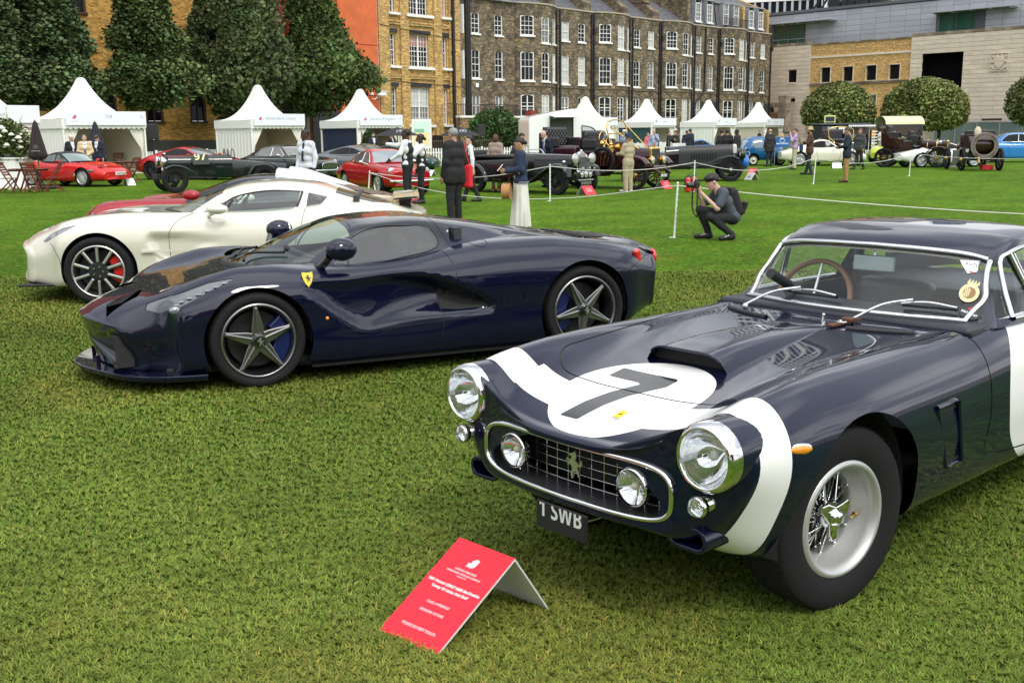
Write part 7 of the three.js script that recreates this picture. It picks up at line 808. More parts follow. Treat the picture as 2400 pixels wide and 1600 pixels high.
  const ws=cut((x,y,z)=>{const x2=x + sstep(-1.3,-0.5,x) * 0.34 * (z / 0.62) ** 2;return Math.max(Math.abs(z) - tw(x2) + 0.015,-1.2 - x2,x2 + 0.53);}),win=sdPoly([[-0.98,0.893],[-1.3,1.035],[-1.45,1.083],[-1.72,1.115],[-2.02,1.1],[-1.98,0.95],[-1.88,0.893]]),qtr=sdPoly([[-2.1,1.09],[-2.3,1.045],[-2.24,0.975],[-2.08,0.94]]);const a1=cut((x,y,z)=>Math.max(win(x,y),0.5 - Math.abs(z))),a2=cut((x,y,z)=>Math.max(qtr(x,y),0.5 - Math.abs(z))),rw=cut((x,y,z)=>Math.max(Math.abs(z) - tw(x) + 0.04,x + 2.38,-2.95 - x));
  mesh('roof',c,MP.pearl,t);mesh('windscreen',ws,MT.tint,t);mesh('side_glass',join([a1,a2]),MT.tint,t);mesh('rear_window',rw,MB.paneDark,t);mesh('window_trim',join([-1,1].flatMap((s)=>[tube([[-0.98,0.893],[-1.3,1.035],[-1.45,1.083],[-1.72,1.115],[-2.04,1.1]].map(([x,y])=>cab.atY(x,y,s,0.3)),0.008,40,6),tube([[-1.23,0.9],[-1.32,1.03]].map(([x,y])=>cab.atY(x,y,s,0.3)),0.014,6,6),tube([[-2.04,1.1],[-1.99,0.95]].map(([x,y])=>cab.atY(x,y,s,0.3)),0.012,6,6)])),MT.black,t);
  mesh('door_seal',join([-1,1].map((s)=>tube([[-0.98,0.885],[-1.4,0.885],[-1.88,0.885]].map(([x,y])=>cab.atY(x,y,s,0.3).add(new THREE.Vector3(0,0,s * 0.004))),0.006,20,6))),MT.alu,t);
  for (const s of [-1,1]) {const m=mesh('mirror',ball(0.105,-1.22,0.955,s * 0.99,[1.05,0.5,0.8],26),MP.pearl,t);mesh('mirror_arm',tube([[-1.1,0.88,s * 0.82],[-1.14,0.9,s * 0.9],[-1.2,0.93,s * 0.95]],0.02,10,8),MP.pearl,m);}
  const w=[];for (let i=0;i <= 10;i++) w.push(Array.from({length: 31 },(_,j)=>{const z=(j / 30 * 2 - 1) * 0.72,f=i / 10;return new THREE.Vector3(lerp(-2.98,-3.26,f),1.035 + 0.02 * f - 0.03 * (1 - Math.cos(z * 1.2)),z);}));mesh('rear_wing',[gridGeo(w),pushAlong(gridGeo(w),-0.022)],MP.pearl,t);mesh('wing_strut',join([-1,1].map((s)=>plank([-3.12,0.9,s * 0.4],[-3.1,1.03,s * 0.42],0.03,0.12,[1,0,0]))),MP.carbon,t);
  mesh('cockpit_tub',join([box(1.9,0.04,1.3,-1.8,0.45,0),box(0.06,0.6,1.3,-2.6,0.75,0),rbox(0.5,0.2,1.3,0.08,-1.0,0.8,0)]),std([0.03,0.03,0.032],0.7),t);for (const z of [-0.34,0.34]) seat(t,-1.75,z,MT.leather,0.45,0.56);steeringWheel(t,-1.25,0.83,0.34,MT.black,0.17);
  mesh('cowl',tube([cab.atZ(-0.53,-0.5),cab.atZ(-0.53,-0.25),cab.atZ(-0.53,0.001),cab.atZ(-0.53,0.25),cab.atZ(-0.53,0.5)],0.025,30,8),MT.black,t);
}
// ---------------------------------------------------------------- 4. red and dark two tone hypercar beyond it
{
  const t=car('two_tone_hypercar','red fronted dark hypercar with silver roof intakes behind the pearl grand tourer',[-4.75,-14.0],3.2);
  const sp={T: [[0.9,0.55],[0.7,0.68],[0.4,0.78],[0,0.86],[-0.4,0.92],[-0.6,0.93],[-1.5,0.95],[-2.4,0.98],[-2.8,0.95],[-3.1,0.9],[-3.4,0.8]],Cr: [[0.9,0.56],[0.7,0.72],[0.4,0.86],[0.1,0.915],[-0.2,0.925],[-0.6,0.92],[-1.3,0.93],[-2,0.96],[-2.6,0.98],[-3,0.93],[-3.4,0.8]],F: [[0.9,0.5],[0.5,0.7],[0,0.76],[-1,0.74],[-2.6,0.78],[-3.4,0.6]],W: [[0.9,0.7],[0.5,0.9],[0,0.99],[-0.8,0.95],[-1.5,0.94],[-2.6,1.0],[-3.1,0.93],[-3.4,0.8]],S: [[0.9,0.48],[0,0.64],[-1,0.66],[-2.6,0.72],[-3.4,0.7]],B: [[0.9,0.2],[0,0.2],[-2.5,0.2],[-3.4,0.35]],Bw: [[0.9,0.66],[0.3,0.9],[-2.5,0.9],[-3.4,0.7]],V: [[0.9,0.4],[0,0.15],[-2,0.4]] };
  const body=loftBody({x0: -3.35,x1: 0.87,n: 130,m: 44,sec: stdSec(sp),cap: 0.05,warp: (p)=>{p.x -= sstep(0.2,0.9,p.x) * 0.24 * (p.z / 0.7) ** 2;return p;}});const g=arches(body.geo,[[0,0.35,0.4],[-2.7,0.36,0.41]],0.45),cut=sdPoly([[2,2],[-0.75,2],[-0.8,0.9],[-1.35,0.55],[-1.2,0.2],[-0.9,-1],[2,-1]]);const [a,b]=split(g,(x,y)=>cut(x,y));mesh('front_body',a,MP.redM,t);mesh('rear_body',b,MP.darknavy,t);mesh('wheel_well',archLiner([[0,0.35,0.4],[-2.7,0.36,0.41]],0.34,0.86),MT.matt,t);
  const R=[[-0.4,0.88],[-0.55,0.93],[-0.9,1.05],[-1.2,1.14],[-1.55,1.2],[-1.9,1.2],[-2.4,1.1],[-2.9,0.97],[-3.2,0.85]],cab=loftBody({x0: -3.15,x1: -0.45,n: 90,m: 30,sec: cabinSec(R,[[-0.5,0.62],[-1.5,0.55],[-3.1,0.45]],[[-0.5,0.7],[-1.5,0.78],[-2.4,0.8],[-3.1,0.6]],0.86,{crown: 0.06 }),cap: 0.005,warp: (p)=>{p.x -= sstep(-1.3,-0.4,p.x) * 0.4 * (p.z / 0.62) ** 2;return p;}});let c=cab.geo;const win=sdPoly([[-0.95,0.93],[-1.3,1.05],[-1.55,1.1],[-1.9,1.09],[-2.05,1.0],[-1.95,0.93]]);const [w1,c1]=split(c,(x,y,z)=>Math.max(win(x,y),0.5 - Math.abs(z))),[w2,c2]=split(c1,(x,y,z)=>{const x2=x + sstep(-1.3,-0.4,x) * 0.4 * (z / 0.62) ** 2;return Math.max(Math.abs(z) - 0.55,-1.25 - x2,x2 + 0.5);});mesh('roof',c2,MP.darknavy,t);mesh('side_glass',w1,MB.paneDark,t);mesh('windscreen',w2,MB.paneDark,t);
  for (const s of [-1,1]) {const rows=[];for (let i=0;i <= 20;i++) {const f=i / 20,x=lerp(-1.85,-2.95,f),w=0.15 * Math.pow(1 - f,0.5) + 0.01,h=0.12 * Math.pow(1 - f,0.7),y=curve(R)(x) - 0.035;rows.push(Array.from({length: 13 },(_,j)=>{const k=j / 12 * Math.PI;return new THREE.Vector3(x,y + Math.sin(k) * h,s * 0.3 + Math.cos(k) * w);}));}mesh('roof_intake',gridGeo(rows),MP.silver,t);const m=mesh('mirror',ball(0.09,-0.95,0.985,s * 0.98,[1.2,0.7,0.8],20),MP.redM,t);mesh('mirror_arm',bar([-0.95,0.93,s * 0.84],[-0.95,0.96,s * 0.95],0.025),MP.redM,m);}
  mesh('engine_cover',rbox(0.5,0.02,0.5,0.01,-2.85,0.985,0,[0,0,0.24]),std([0.1,0.06,0.04],0.3,0.5),t);mesh('wiper',bar([-0.5,0.95,-0.1],[-0.75,1.02,-0.5],0.014),MT.black,t);
  for (const [x,z] of [[0,-0.84],[0,0.84],[-2.7,-0.84],[-2.7,0.84]]) wheel(t,'dark',x,0.35,z,0.35,0.27,0.3);
}
// ================================================================ parked cars further back
function wheelPose(px,py,heading,lx,lz) {const g=gp(px,py),f=[Math.cos(heading),Math.sin(heading)],r=[-f[1],f[0]];return [g.x - f[0] * lx - r[0] * lz,g.z - f[1] * lx - r[1] * lz];} // origin of a car whose point (lx, lz) touches the ground at a pixel
function roadCar(name,label,pos,heading,o) {
  const t=car(name,label,pos,heading,o.group),{wb,fo,ro,W,H,belt,hood,R }= o,hw=W / 2,nose=o.nose ?? hood - 0.3,tail=o.tail ?? belt - 0.1,[wsb,wst]=o.ws,[rwt,rwb]=o.rw,B=o.clear ?? 0.2;
  const sp={T: [[fo,nose],[fo * 0.75,lerp(nose,hood,0.55)],[fo * 0.3,hood - 0.04],[-0.2,hood],[wsb,belt],[-wb,belt + 0.03],[-wb - ro * 0.5,tail + 0.05],[-wb - ro,tail - 0.08]],Cr: [[fo,nose + (o.crownNose ?? 0)],[fo * 0.6,lerp(nose,hood,0.55) + (o.crown ?? 0.04)],[0,hood + (o.crown ?? 0.03)],[wsb,belt],[-wb * 0.55,belt],[-wb,belt + (o.hip ?? 0.04)],[-wb - ro * 0.5,tail + 0.05],[-wb - ro,tail - 0.08]],F: [[fo,hw * 0.62],[0,hw * 0.76],[-wb,hw * 0.8],[-wb - ro,hw * 0.66]],W: [[fo,hw * 0.76],[fo * 0.5,hw * 0.94],[0,hw],[-wb * 0.5,hw * 0.96],[-wb,hw * (o.hipW ?? 1)],[-wb - ro,hw * 0.8]],S: [[fo,nose - 0.1],[0,hood * 0.72],[-wb,belt * 0.72],[-wb - ro,tail * 0.7]],B: [[fo,B + 0.05],[0,B],[-wb,B],[-wb - ro,B + 0.14]],Bw: [[fo,hw * 0.7],[0,hw * 0.92],[-wb,hw * 0.92],[-wb - ro,hw * 0.72]],V: [[fo,0.5],[0,0.3],[-wb,0.4]] };
  const body=loftBody({x0: -wb - ro + 0.05,x1: fo - 0.05,n: 90,m: 30,sec: stdSec(sp),cap: 0.05,smooth: 3,warp: (p)=>{p.x -= sstep(0,fo,p.x) * (o.plan ?? 0.18) * (p.z / hw) ** 2 * fo;p.x += sstep(-wb,-wb - ro,p.x) * 0.12 * (p.z / hw) ** 2;return p;}}),ar=[[0,R,R + 0.05],[-wb,R,R + 0.05]];
  let g=arches(body.geo,ar,hw * 0.5);const r=seams(g,[(x,y,z)=>(Math.abs(z) > hw * 0.5?sdLine([[wsb - 0.05,belt],[wsb - 0.02,0.5],[wsb - 0.1,B + 0.06],[rwt + 0.15,B + 0.06],[rwt + 0.05,belt]])(x,y):9)],0.006);mesh('panel_gap',r[1],MT.black,t);mesh('body',r[0],o.m,t);mesh('wheel_well',archLiner(ar,0.26,hw * 0.9),MT.matt,t);
  const roof=[[wsb + 0.06,belt - 0.02],[wsb,belt + 0.03],[wst,H - 0.06],[lerp(wst,rwt,0.4),H],[rwt,H - 0.07],[rwb,belt + 0.02],[rwb - 0.1,belt - 0.05]],tw=hw * (o.tumble ?? 0.62),cab=loftBody({x0: rwb - 0.02,x1: wsb,n: 70,m: 26,sec: cabinSec(roof,[[wsb,hw * 0.72],[wst,tw],[rwt,tw],[rwb,hw * 0.6]],[[wsb,hw * 0.82],[rwt,hw * 0.86],[rwb,hw * 0.72]],belt - 0.04,{crown: 0.035 }),cap: 0.005,smooth: 2,warp: (p)=>{p.x -= sstep(wst,wsb,p.x) * 0.2 * (p.z / hw) ** 2;return p;}});
  let c=outside(cab.geo,(x,y)=>y - belt + 0.02);const cut=(f)=>{const [a,b]=split(c,f);c=b;return a;},glass=o.glass || MB.paneDark;
  const ws=cut((x,y,z)=>{const x2=x + sstep(wst,wsb,x) * 0.2 * (z / hw) ** 2;return Math.max(Math.abs(z) - lerp(tw,hw * 0.72,(x2 - wst) / (wsb - wst)) + 0.03,wst - x2,x2 - wsb + 0.02);});const rw=cut((x,y,z)=>Math.max(Math.abs(z) - tw + 0.05,x - rwt + 0.02,rwb + 0.06 - x));
  const wins=(o.win || [[[wsb - 0.18,belt + 0.03],[wst - 0.06,H - 0.12],[lerp(wst,rwt,0.5),H - 0.09],[rwt + 0.02,H - 0.15],[lerp(rwt,rwb,0.35),belt + 0.06],[rwt + 0.1,belt + 0.03]]]),sg=wins.map((w)=>{const f=sdPoly(w);return cut((x,y,z)=>Math.max(f(x,y),tw * 0.8 - Math.abs(z)));});
  mesh('roof',c,o.roofM || o.m,t);mesh('windscreen',ws,o.wsGlass || MB.paneGrey,t);mesh('rear_window',rw,glass,t);mesh('side_glass',join(sg),glass,t);
  const bp=lerp(wsb,rwt,0.62);if (o.pillar !== false) mesh('door_pillar',join([-1,1].map((s)=>tube([[bp + 0.03,H - 0.1],[bp,belt + 0.02]].map(([x,y])=>cab.atY(x,y,s,0.3)),0.02,5,6))),o.trim || MT.black,t);
  mesh('window_trim',join([-1,1].flatMap((s)=>wins.map((w)=>tube([...w,w[0]].map(([x,y])=>cab.atY(x,y,s,0.3)),0.011,40,5)))),o.trim || MT.black,t);
  for (const s of [-1,1]) {const m=mesh('mirror',ball(0.08,wsb - 0.3,belt + 0.05,s * (hw + 0.07),[1,0.65,0.8],14),o.mirrorM || o.m,t);mesh('mirror_arm',bar([wsb - 0.25,belt - 0.02,s * hw * 0.84],[wsb - 0.28,belt + 0.03,s * (hw + 0.02)],0.018),o.mirrorM || o.m,m);}
  for (const x of [0,-wb]) for (const s of [-1,1]) wheel(t,o.wheel || 'dark',x,R,s * (hw - 0.13),R,o.rim || R * 0.72,0.22,{m: o.wheelM });
  const xf=fo - 0.02;
  if (o.lamp === 'round') for (const s of [-1,1]) {const x=fo * 0.8 - (o.plan ?? 0.18) * 0.5 * fo,y=o.lampY ?? hood - 0.2,z=s * hw * 0.68,l=mesh('headlamp',lathe([[0.11,-0.14],[0.112,0.0],[0.105,0.03],[0.09,0.035]],24).rotateZ(-Math.PI / 2).translate(x,y,z),MT.chrome,t);mesh('headlamp_glass',ball(0.092,x + 0.025,y,z,[0.3,1,1],20),phys([0.42,0.43,0.42],0.08,0.35,{clearcoat: 1 }),l);}
  else for (const s of [-1,1]) {const a=body.atY(fo * 0.45,lerp(nose,hood,0.5) - 0.06,s,0.2);mesh('headlamp',ball(0.13,a.x,a.y,a.z,[1.1,0.42,0.3],16),o.lampM || phys([0.2,0.2,0.21],0.1,0.3,{clearcoat: 1 }),t);}
  if (o.bumper) for (const x of [xf + 0.06]) mesh('bumper',tube([-0.9,-0.5,0,0.5,0.9].map((k)=>[x - 0.25 * k * k * fo * 0.6,o.bumperY ?? 0.42,k * hw * 0.95]),0.035,24,8),MT.chrome,t);
  if (o.grille) {const [gy,gw,gh]=o.grille;mesh('grille',rbox(0.1,gh,gw,0.03,xf + 0.0,gy,0),MT.darkmetal,t);mesh('grille_surround',tube(smoothPoly([[-gw / 2,gy - gh / 2],[-gw / 2,gy + gh * 0.3],[-gw * 0.25,gy + gh / 2],[gw * 0.25,gy + gh / 2],[gw / 2,gy + gh * 0.3],[gw / 2,gy - gh / 2]],30).map(([z,y])=>[xf + 0.05,y,z]),0.014,50,6,true),MT.chrome,t);for (let i=-3;i <= 3;i++) mesh('grille_bar',box(0.012,0.008,gw * 0.92,xf + 0.055,gy + i * gh / 8,0),MT.chrome,t);}
  if (o.plate) {const p=mesh('number_plate',rbox(0.015,0.11,0.5,0.004,xf + 0.06,o.plateY ?? 0.4,0),MT.white,t);decal('plate_lettering',0.48,0.1,128,(c,w,h)=>{c.fillStyle='#d8d8cc';c.fillRect(0,0,w,h);scribble(c,0.04,0.02,0.4,0.065,'#222',3);},p,M4([xf + 0.0685,o.plateY ?? 0.4,0],[0,Math.PI / 2,0]));}
  if (o.handle) mesh('door_handle',join([-1,1].map((s)=>{const a=body.atY(rwt + 0.25,belt - 0.1,s,0.3);return rbox(0.16,0.025,0.02,0.008,a.x,a.y,a.z + s * 0.012);})),MT.chrome,t);
  if (o.strip) mesh('waist_trim',join([-1,1].map((s)=>tube([0.3,-0.4,-1.2,-2,-wb].map((x)=>body.atY(x,belt - 0.09,s,0.3)),0.012,30,5))),MT.chrome,t);
  return t;
}
{
  let h=0.42;const tvr=roadCar('sports_convertible','bright red convertible with black soft top and silver mesh wheels before the first whole tent',wheelPose(198,438,h,0,0.7),h,{wb: 2.35,fo: 0.95,ro: 0.72,W: 1.68,H: 1.2,belt: 0.83,hood: 0.74,nose: 0.5,R: 0.31,rim: 0.225,ws: [-0.62,-1.12],rw: [-1.75,-2.35],m: MP.red,roofM: std([0.02,0.021,0.023],0.85),wheel: 'multi',plate: true,plateY: 0.45,wsGlass: phys([0.16,0.22,0.21],0.05,0,{clearcoat: 1 }),glass: phys([0.1,0.12,0.12],0.05,0,{clearcoat: 1 }),crown: 0.06,tumble: 0.68 });
  for (const s of [-1,1]) {mesh('pop_up_lamp_cover',ball(0.16,0.5,0.665,s * 0.5,[1.1,0.14,0.7],16),paint([0.16,0.006,0.012],0,0.4),tvr);mesh('fog_lamp',ball(0.045,0.87,0.38,s * 0.5,[0.6,1,1],12),MT.lens,tvr);}for (const k of [-0.12,0.12]) mesh('bonnet_vent',rbox(0.3,0.02,0.1,0.008,0.1,0.75,k),MP.red,tvr);
  h=0.35;roadCar('modern_coupe','metallic red modern coupe with black wheels behind the green vintage racer',wheelPose(358,421,h,-2.74,0.82),h,{wb: 2.74,fo: 0.9,ro: 0.95,W: 1.92,H: 1.29,belt: 0.92,hood: 0.84,R: 0.35,ws: [-0.55,-1.25],rw: [-2.0,-3.0],m: MP.deepred,wheel: 'dark',tumble: 0.58,hip: 0.06 });
  h=0.55;{const f=dp(772,390,-39.7);roadCar('classic_saloon','dark green sixties grand tourer with chrome grille behind the waiter in white shirt',[f.x - 0.75 * Math.cos(h),-39.7 - 0.75 * Math.sin(h)],h,{wb: 2.49,fo: 0.75,ro: 1.15,W: 1.68,H: 1.34,belt: 0.92,hood: 0.86,nose: 0.68,R: 0.34,ws: [-0.62,-1.1],rw: [-2.05,-2.9],m: MP.brg,wheel: 'lace',wheelM: MT.steel,trim: MT.chrome,glass: phys([0.1,0.1,0.09],0.05,0,{clearcoat: 1 }),wsGlass: phys([0.17,0.17,0.15],0.05,0,{clearcoat: 1 }),lamp: 'round',lampY: 0.68,bumper: true,grille: [0.58,0.8,0.22],handle: true,strip: true,mirrorM: MT.chrome });}
  h=0.3;{const f=gp(893,417);roadCar('modern_coupe','grey modern coupe before the third tent, behind the red coupe with round lamps',wheelPose(893,417,h,0,0.8),h,{wb: 2.74,fo: 0.85,ro: 0.9,W: 1.88,H: 1.27,belt: 0.9,hood: 0.83,R: 0.34,ws: [-0.5,-1.2],rw: [-1.95,-2.95],m: MP.grey,wheel: 'dark',tumble: 0.58,wsGlass: phys([0.08,0.09,0.095],0.05,0,{clearcoat: 1 }),mirrorM: MP.silver,hip: 0.06 });}
  h=0.4;roadCar('modern_coupe','dark green modern coupe half hidden behind the pointing waiter',[gp(915,404).x,-50.5],h,{wb: 2.7,fo: 0.85,ro: 0.9,W: 1.85,H: 1.27,belt: 0.9,hood: 0.83,R: 0.34,ws: [-0.5,-1.2],rw: [-1.95,-2.95],m: MP.brg,tumble: 0.58 });
  h=1.02;{const z=-30.3,f=dp(965,440,z);const red=roadCar('classic_coupe','small red sixties coupe with round lamps and chrome bumper behind the two waiters',[f.x - 0.7 * Math.cos(h),z - 0.75 * Math.sin(h)],h,{wb: 2.35,fo: 0.75,ro: 1.0,W: 1.58,H: 1.28,belt: 0.86,hood: 0.8,nose: 0.66,R: 0.3,ws: [-0.55,-0.95],rw: [-1.7,-2.6],m: MP.deepred,wheel: 'multi',trim: MT.chrome,lamp: 'round',lampY: 0.66,bumper: true,bumperY: 0.4,glass: phys([0.12,0.13,0.13],0.05,0,{clearcoat: 1 }),wsGlass: phys([0.2,0.24,0.26],0.05,0,{clearcoat: 1 }),mirrorM: MT.chrome });mesh('grille',rbox(0.06,0.12,0.5,0.03,0.72,0.52,0),MT.darkmetal,red);}
  h=0.2;roadCar('hatch_coupe','small green car partly hidden behind the waitress, before the picket fence',[gp(1000,402).x,-48],h,{wb: 2.3,fo: 0.7,ro: 0.8,W: 1.6,H: 1.25,belt: 0.85,hood: 0.78,R: 0.3,ws: [-0.6,-1.0],rw: [-1.8,-2.5],m: MP.green });
  h=0.1;roadCar('sports_coupe','bright blue low sports coupe behind the men in dark suits',[dp(1690,360,-72).x,-72],h,{wb: 2.5,fo: 0.9,ro: 0.9,W: 1.8,H: 1.2,belt: 0.8,hood: 0.72,R: 0.32,ws: [-0.5,-1.1],rw: [-1.7,-2.8],m: MP.skyblue });
  h=Math.PI - 0.3;roadCar('silver_coupe','pale silver coupe behind the blue bubble car',[dp(1712,360,-68).x,-68],h,{wb: 2.5,fo: 0.9,ro: 0.9,W: 1.8,H: 1.3,belt: 0.86,hood: 0.76,R: 0.33,ws: [-0.5,-1.1],rw: [-1.7,-2.8],m: MP.greyblue,wsGlass: MB.paneGrey });
  h=0.12;roadCar('cream_coupe','cream sports coupe behind the man in lilac checked shirt',wheelPose(1874,389,h,-2.4,0.72),h,{wb: 2.4,fo: 0.85,ro: 0.95,W: 1.72,H: 1.28,belt: 0.86,hood: 0.8,R: 0.33,ws: [-0.45,-1.0],rw: [-1.7,-2.6],m: MP.cream,wheel: 'multi',wsGlass: MB.paneGrey });
  h=Math.PI - 0.2;roadCar('yellow_coupe','lime yellow small car behind the brown veteran car',wheelPose(2103,381,2.2,0,-0.65),2.2,{wb: 2.3,fo: 0.6,ro: 0.6,W: 1.6,H: 1.38,belt: 0.86,hood: 0.8,R: 0.3,ws: [-0.4,-0.9],rw: [-1.9,-2.5],m: MP.lime });
  roadCar('white_sports_car','white low sports car behind the racing car with a spare wheel',[dp(2262,370,-50).x,-50],Math.PI - 0.1 + Math.PI,{wb: 2.5,fo: 1.0,ro: 0.95,W: 1.8,H: 1.15,belt: 0.8,hood: 0.68,nose: 0.45,R: 0.32,ws: [-0.2,-0.9],rw: [-1.6,-2.6],m: MP.whiteP,wheel: 'multi' });
  roadCar('blue_saloon','sky blue rounded fifties saloon at the photo edge behind the white sports car',[dp(2440,370,-56).x,-56],0.15,{wb: 2.5,fo: 0.8,ro: 1.0,W: 1.7,H: 1.52,belt: 1.02,hood: 0.98,R: 0.34,ws: [-0.5,-0.85],rw: [-1.9,-2.7],m: MP.skyblue,trim: MT.chrome,tumble: 0.7,wsGlass: MB.paneGrey });
}
// ---------------------------------------------------------------- bubble car, vans
{
  const h=Math.PI - 0.12,t=car('bubble_car','blue bubble car with white wheel hubs and patrol service board',wheelPose(1766,388,h,0,-0.62),h),k=1.06;t.scale.setScalar(k);
  const sp={T: [[0.62,0.62],[0.5,0.95],[0.3,1.2],[0,1.33],[-0.5,1.36],[-0.9,1.25],[-1.2,0.98],[-1.5,0.78],[-1.75,0.55]],Cr: [[0.62,0.6],[0.5,0.9],[0.3,1.12],[0,1.25],[-0.5,1.28],[-0.9,1.16],[-1.2,0.9],[-1.5,0.72],[-1.75,0.52]],F: [[0.62,0.25],[0,0.5],[-0.9,0.5],[-1.75,0.3]],W: [[0.62,0.45],[0.2,0.69],[-0.6,0.69],[-1.2,0.6],[-1.75,0.4]],S: [[0.62,0.5],[0,0.6],[-1.75,0.48]],B: [[0.62,0.36],[0,0.26],[-1.2,0.26],[-1.75,0.36]],Bw: [[0.62,0.4],[0,0.6],[-1.2,0.5],[-1.75,0.3]] };
  const b=loftBody({x0: -1.7,x1: 0.58,n: 80,m: 30,sec: stdSec(sp),cap: 0.06 });let g=arches(b.geo,[[0.02,0.27,0.31]],0.3);const cut=(f)=>{const [a,q]=split(g,f);g=q;return a;};
  const sw=sdPoly([[0.18,0.82],[0.08,1.14],[-0.08,1.22],[-0.45,1.25],[-0.45,0.82]]),sw2=sdPoly([[-0.52,0.82],[-0.52,1.24],[-0.82,1.14],[-0.98,0.84]]);const a=cut((x,y,z)=>Math.max(sw(x,y),0.38 - Math.abs(z))),a2=cut((x,y,z)=>Math.max(sw2(x,y),0.3 - Math.abs(z))),a3=cut((x,y,z)=>Math.max(Math.abs(z) - 0.45,0.8 - y,y - 1.18,0.2 - x));const lower=split(g,(x,y,z)=>Math.max(y - 0.8,0.34 - y));mesh('body',g,MP.blue,t);mesh('side_glass',join([a,a2]),phys([0.1,0.16,0.2],0.05,0,{clearcoat: 1 }),t);mesh('windscreen',a3,phys([0.3,0.36,0.4],0.05,0,{clearcoat: 1 }),t);mesh('side_trim',join([-1,1].map((s)=>tube([[0.5,0.62],[0.3,0.66],[0.22,0.5],[0.4,0.42]].map(([x,y])=>b.atY(x,y,s,0.3)),0.014,24,6))),MT.white,t);mesh('wheel_well',archLiner([[0.02,0.27,0.31]],0.2,0.6),MT.matt,t);
  for (const s of [-1,1]) {wheel(t,'cap',0.02,0.255,s * 0.58,0.255,0.17,0.13,{m: MT.cream });wheel(t,'cap',-1.42,0.255,s * 0.28,0.255,0.17,0.13);const p=b.atY(0.36,0.78,s,0.3);mesh('headlamp',join([ball(0.085,p.x,p.y,p.z + s * 0.07,[1.4,1,1],16)]),MP.blue,t);mesh('lamp_glass',ball(0.07,p.x + 0.08,p.y,p.z + s * 0.07,[0.5,1,1],14),MT.chrome,t);}mesh('rear_bumper',tube([[-1.6,0.36,-0.45],[-1.8,0.38,-0.3],[-1.86,0.38,0],[-1.8,0.38,0.3],[-1.6,0.36,0.45]],0.03,20,7),MT.black,t);
  const p=dp(1834,330,-53.2),s=thing('service_board','blue service board with white diamond emblem above the bubble car tail','sign',[p.x,0,-53.2],0.05);mesh('board',rbox(0.74,0.5,0.03,0.01,0,1.15,0),std([0.01,0.07,0.2],0.5),s);mesh('frame',join([box(0.78,0.03,0.05,0,1.41,0),box(0.03,0.9,0.03,-0.35,0.45,-0.02),box(0.03,0.9,0.03,0.35,0.45,-0.02)]),MT.steel,s);decal('board_print',0.72,0.48,256,(c,w,h)=>{c.fillStyle='#1d5c9c';c.fillRect(0,0,w,h);c.strokeStyle='#eef';c.lineWidth=0.014;c.beginPath();c.moveTo(w / 2,0.03);c.lineTo(w / 2 + 0.14,0.165);c.lineTo(w / 2,0.3);c.lineTo(w / 2 - 0.14,0.165);c.closePath();c.stroke();c.fillStyle='#eef';c.textAlign='center';c.font='bold 0.11px sans-serif';c.fillText('RAC',w / 2,0.205);c.font='bold 0.085px sans-serif';c.fillText('RADIO SERVICE',w / 2,0.42,w * 0.86);},s,M4([0,1.15,0.0165]));
}
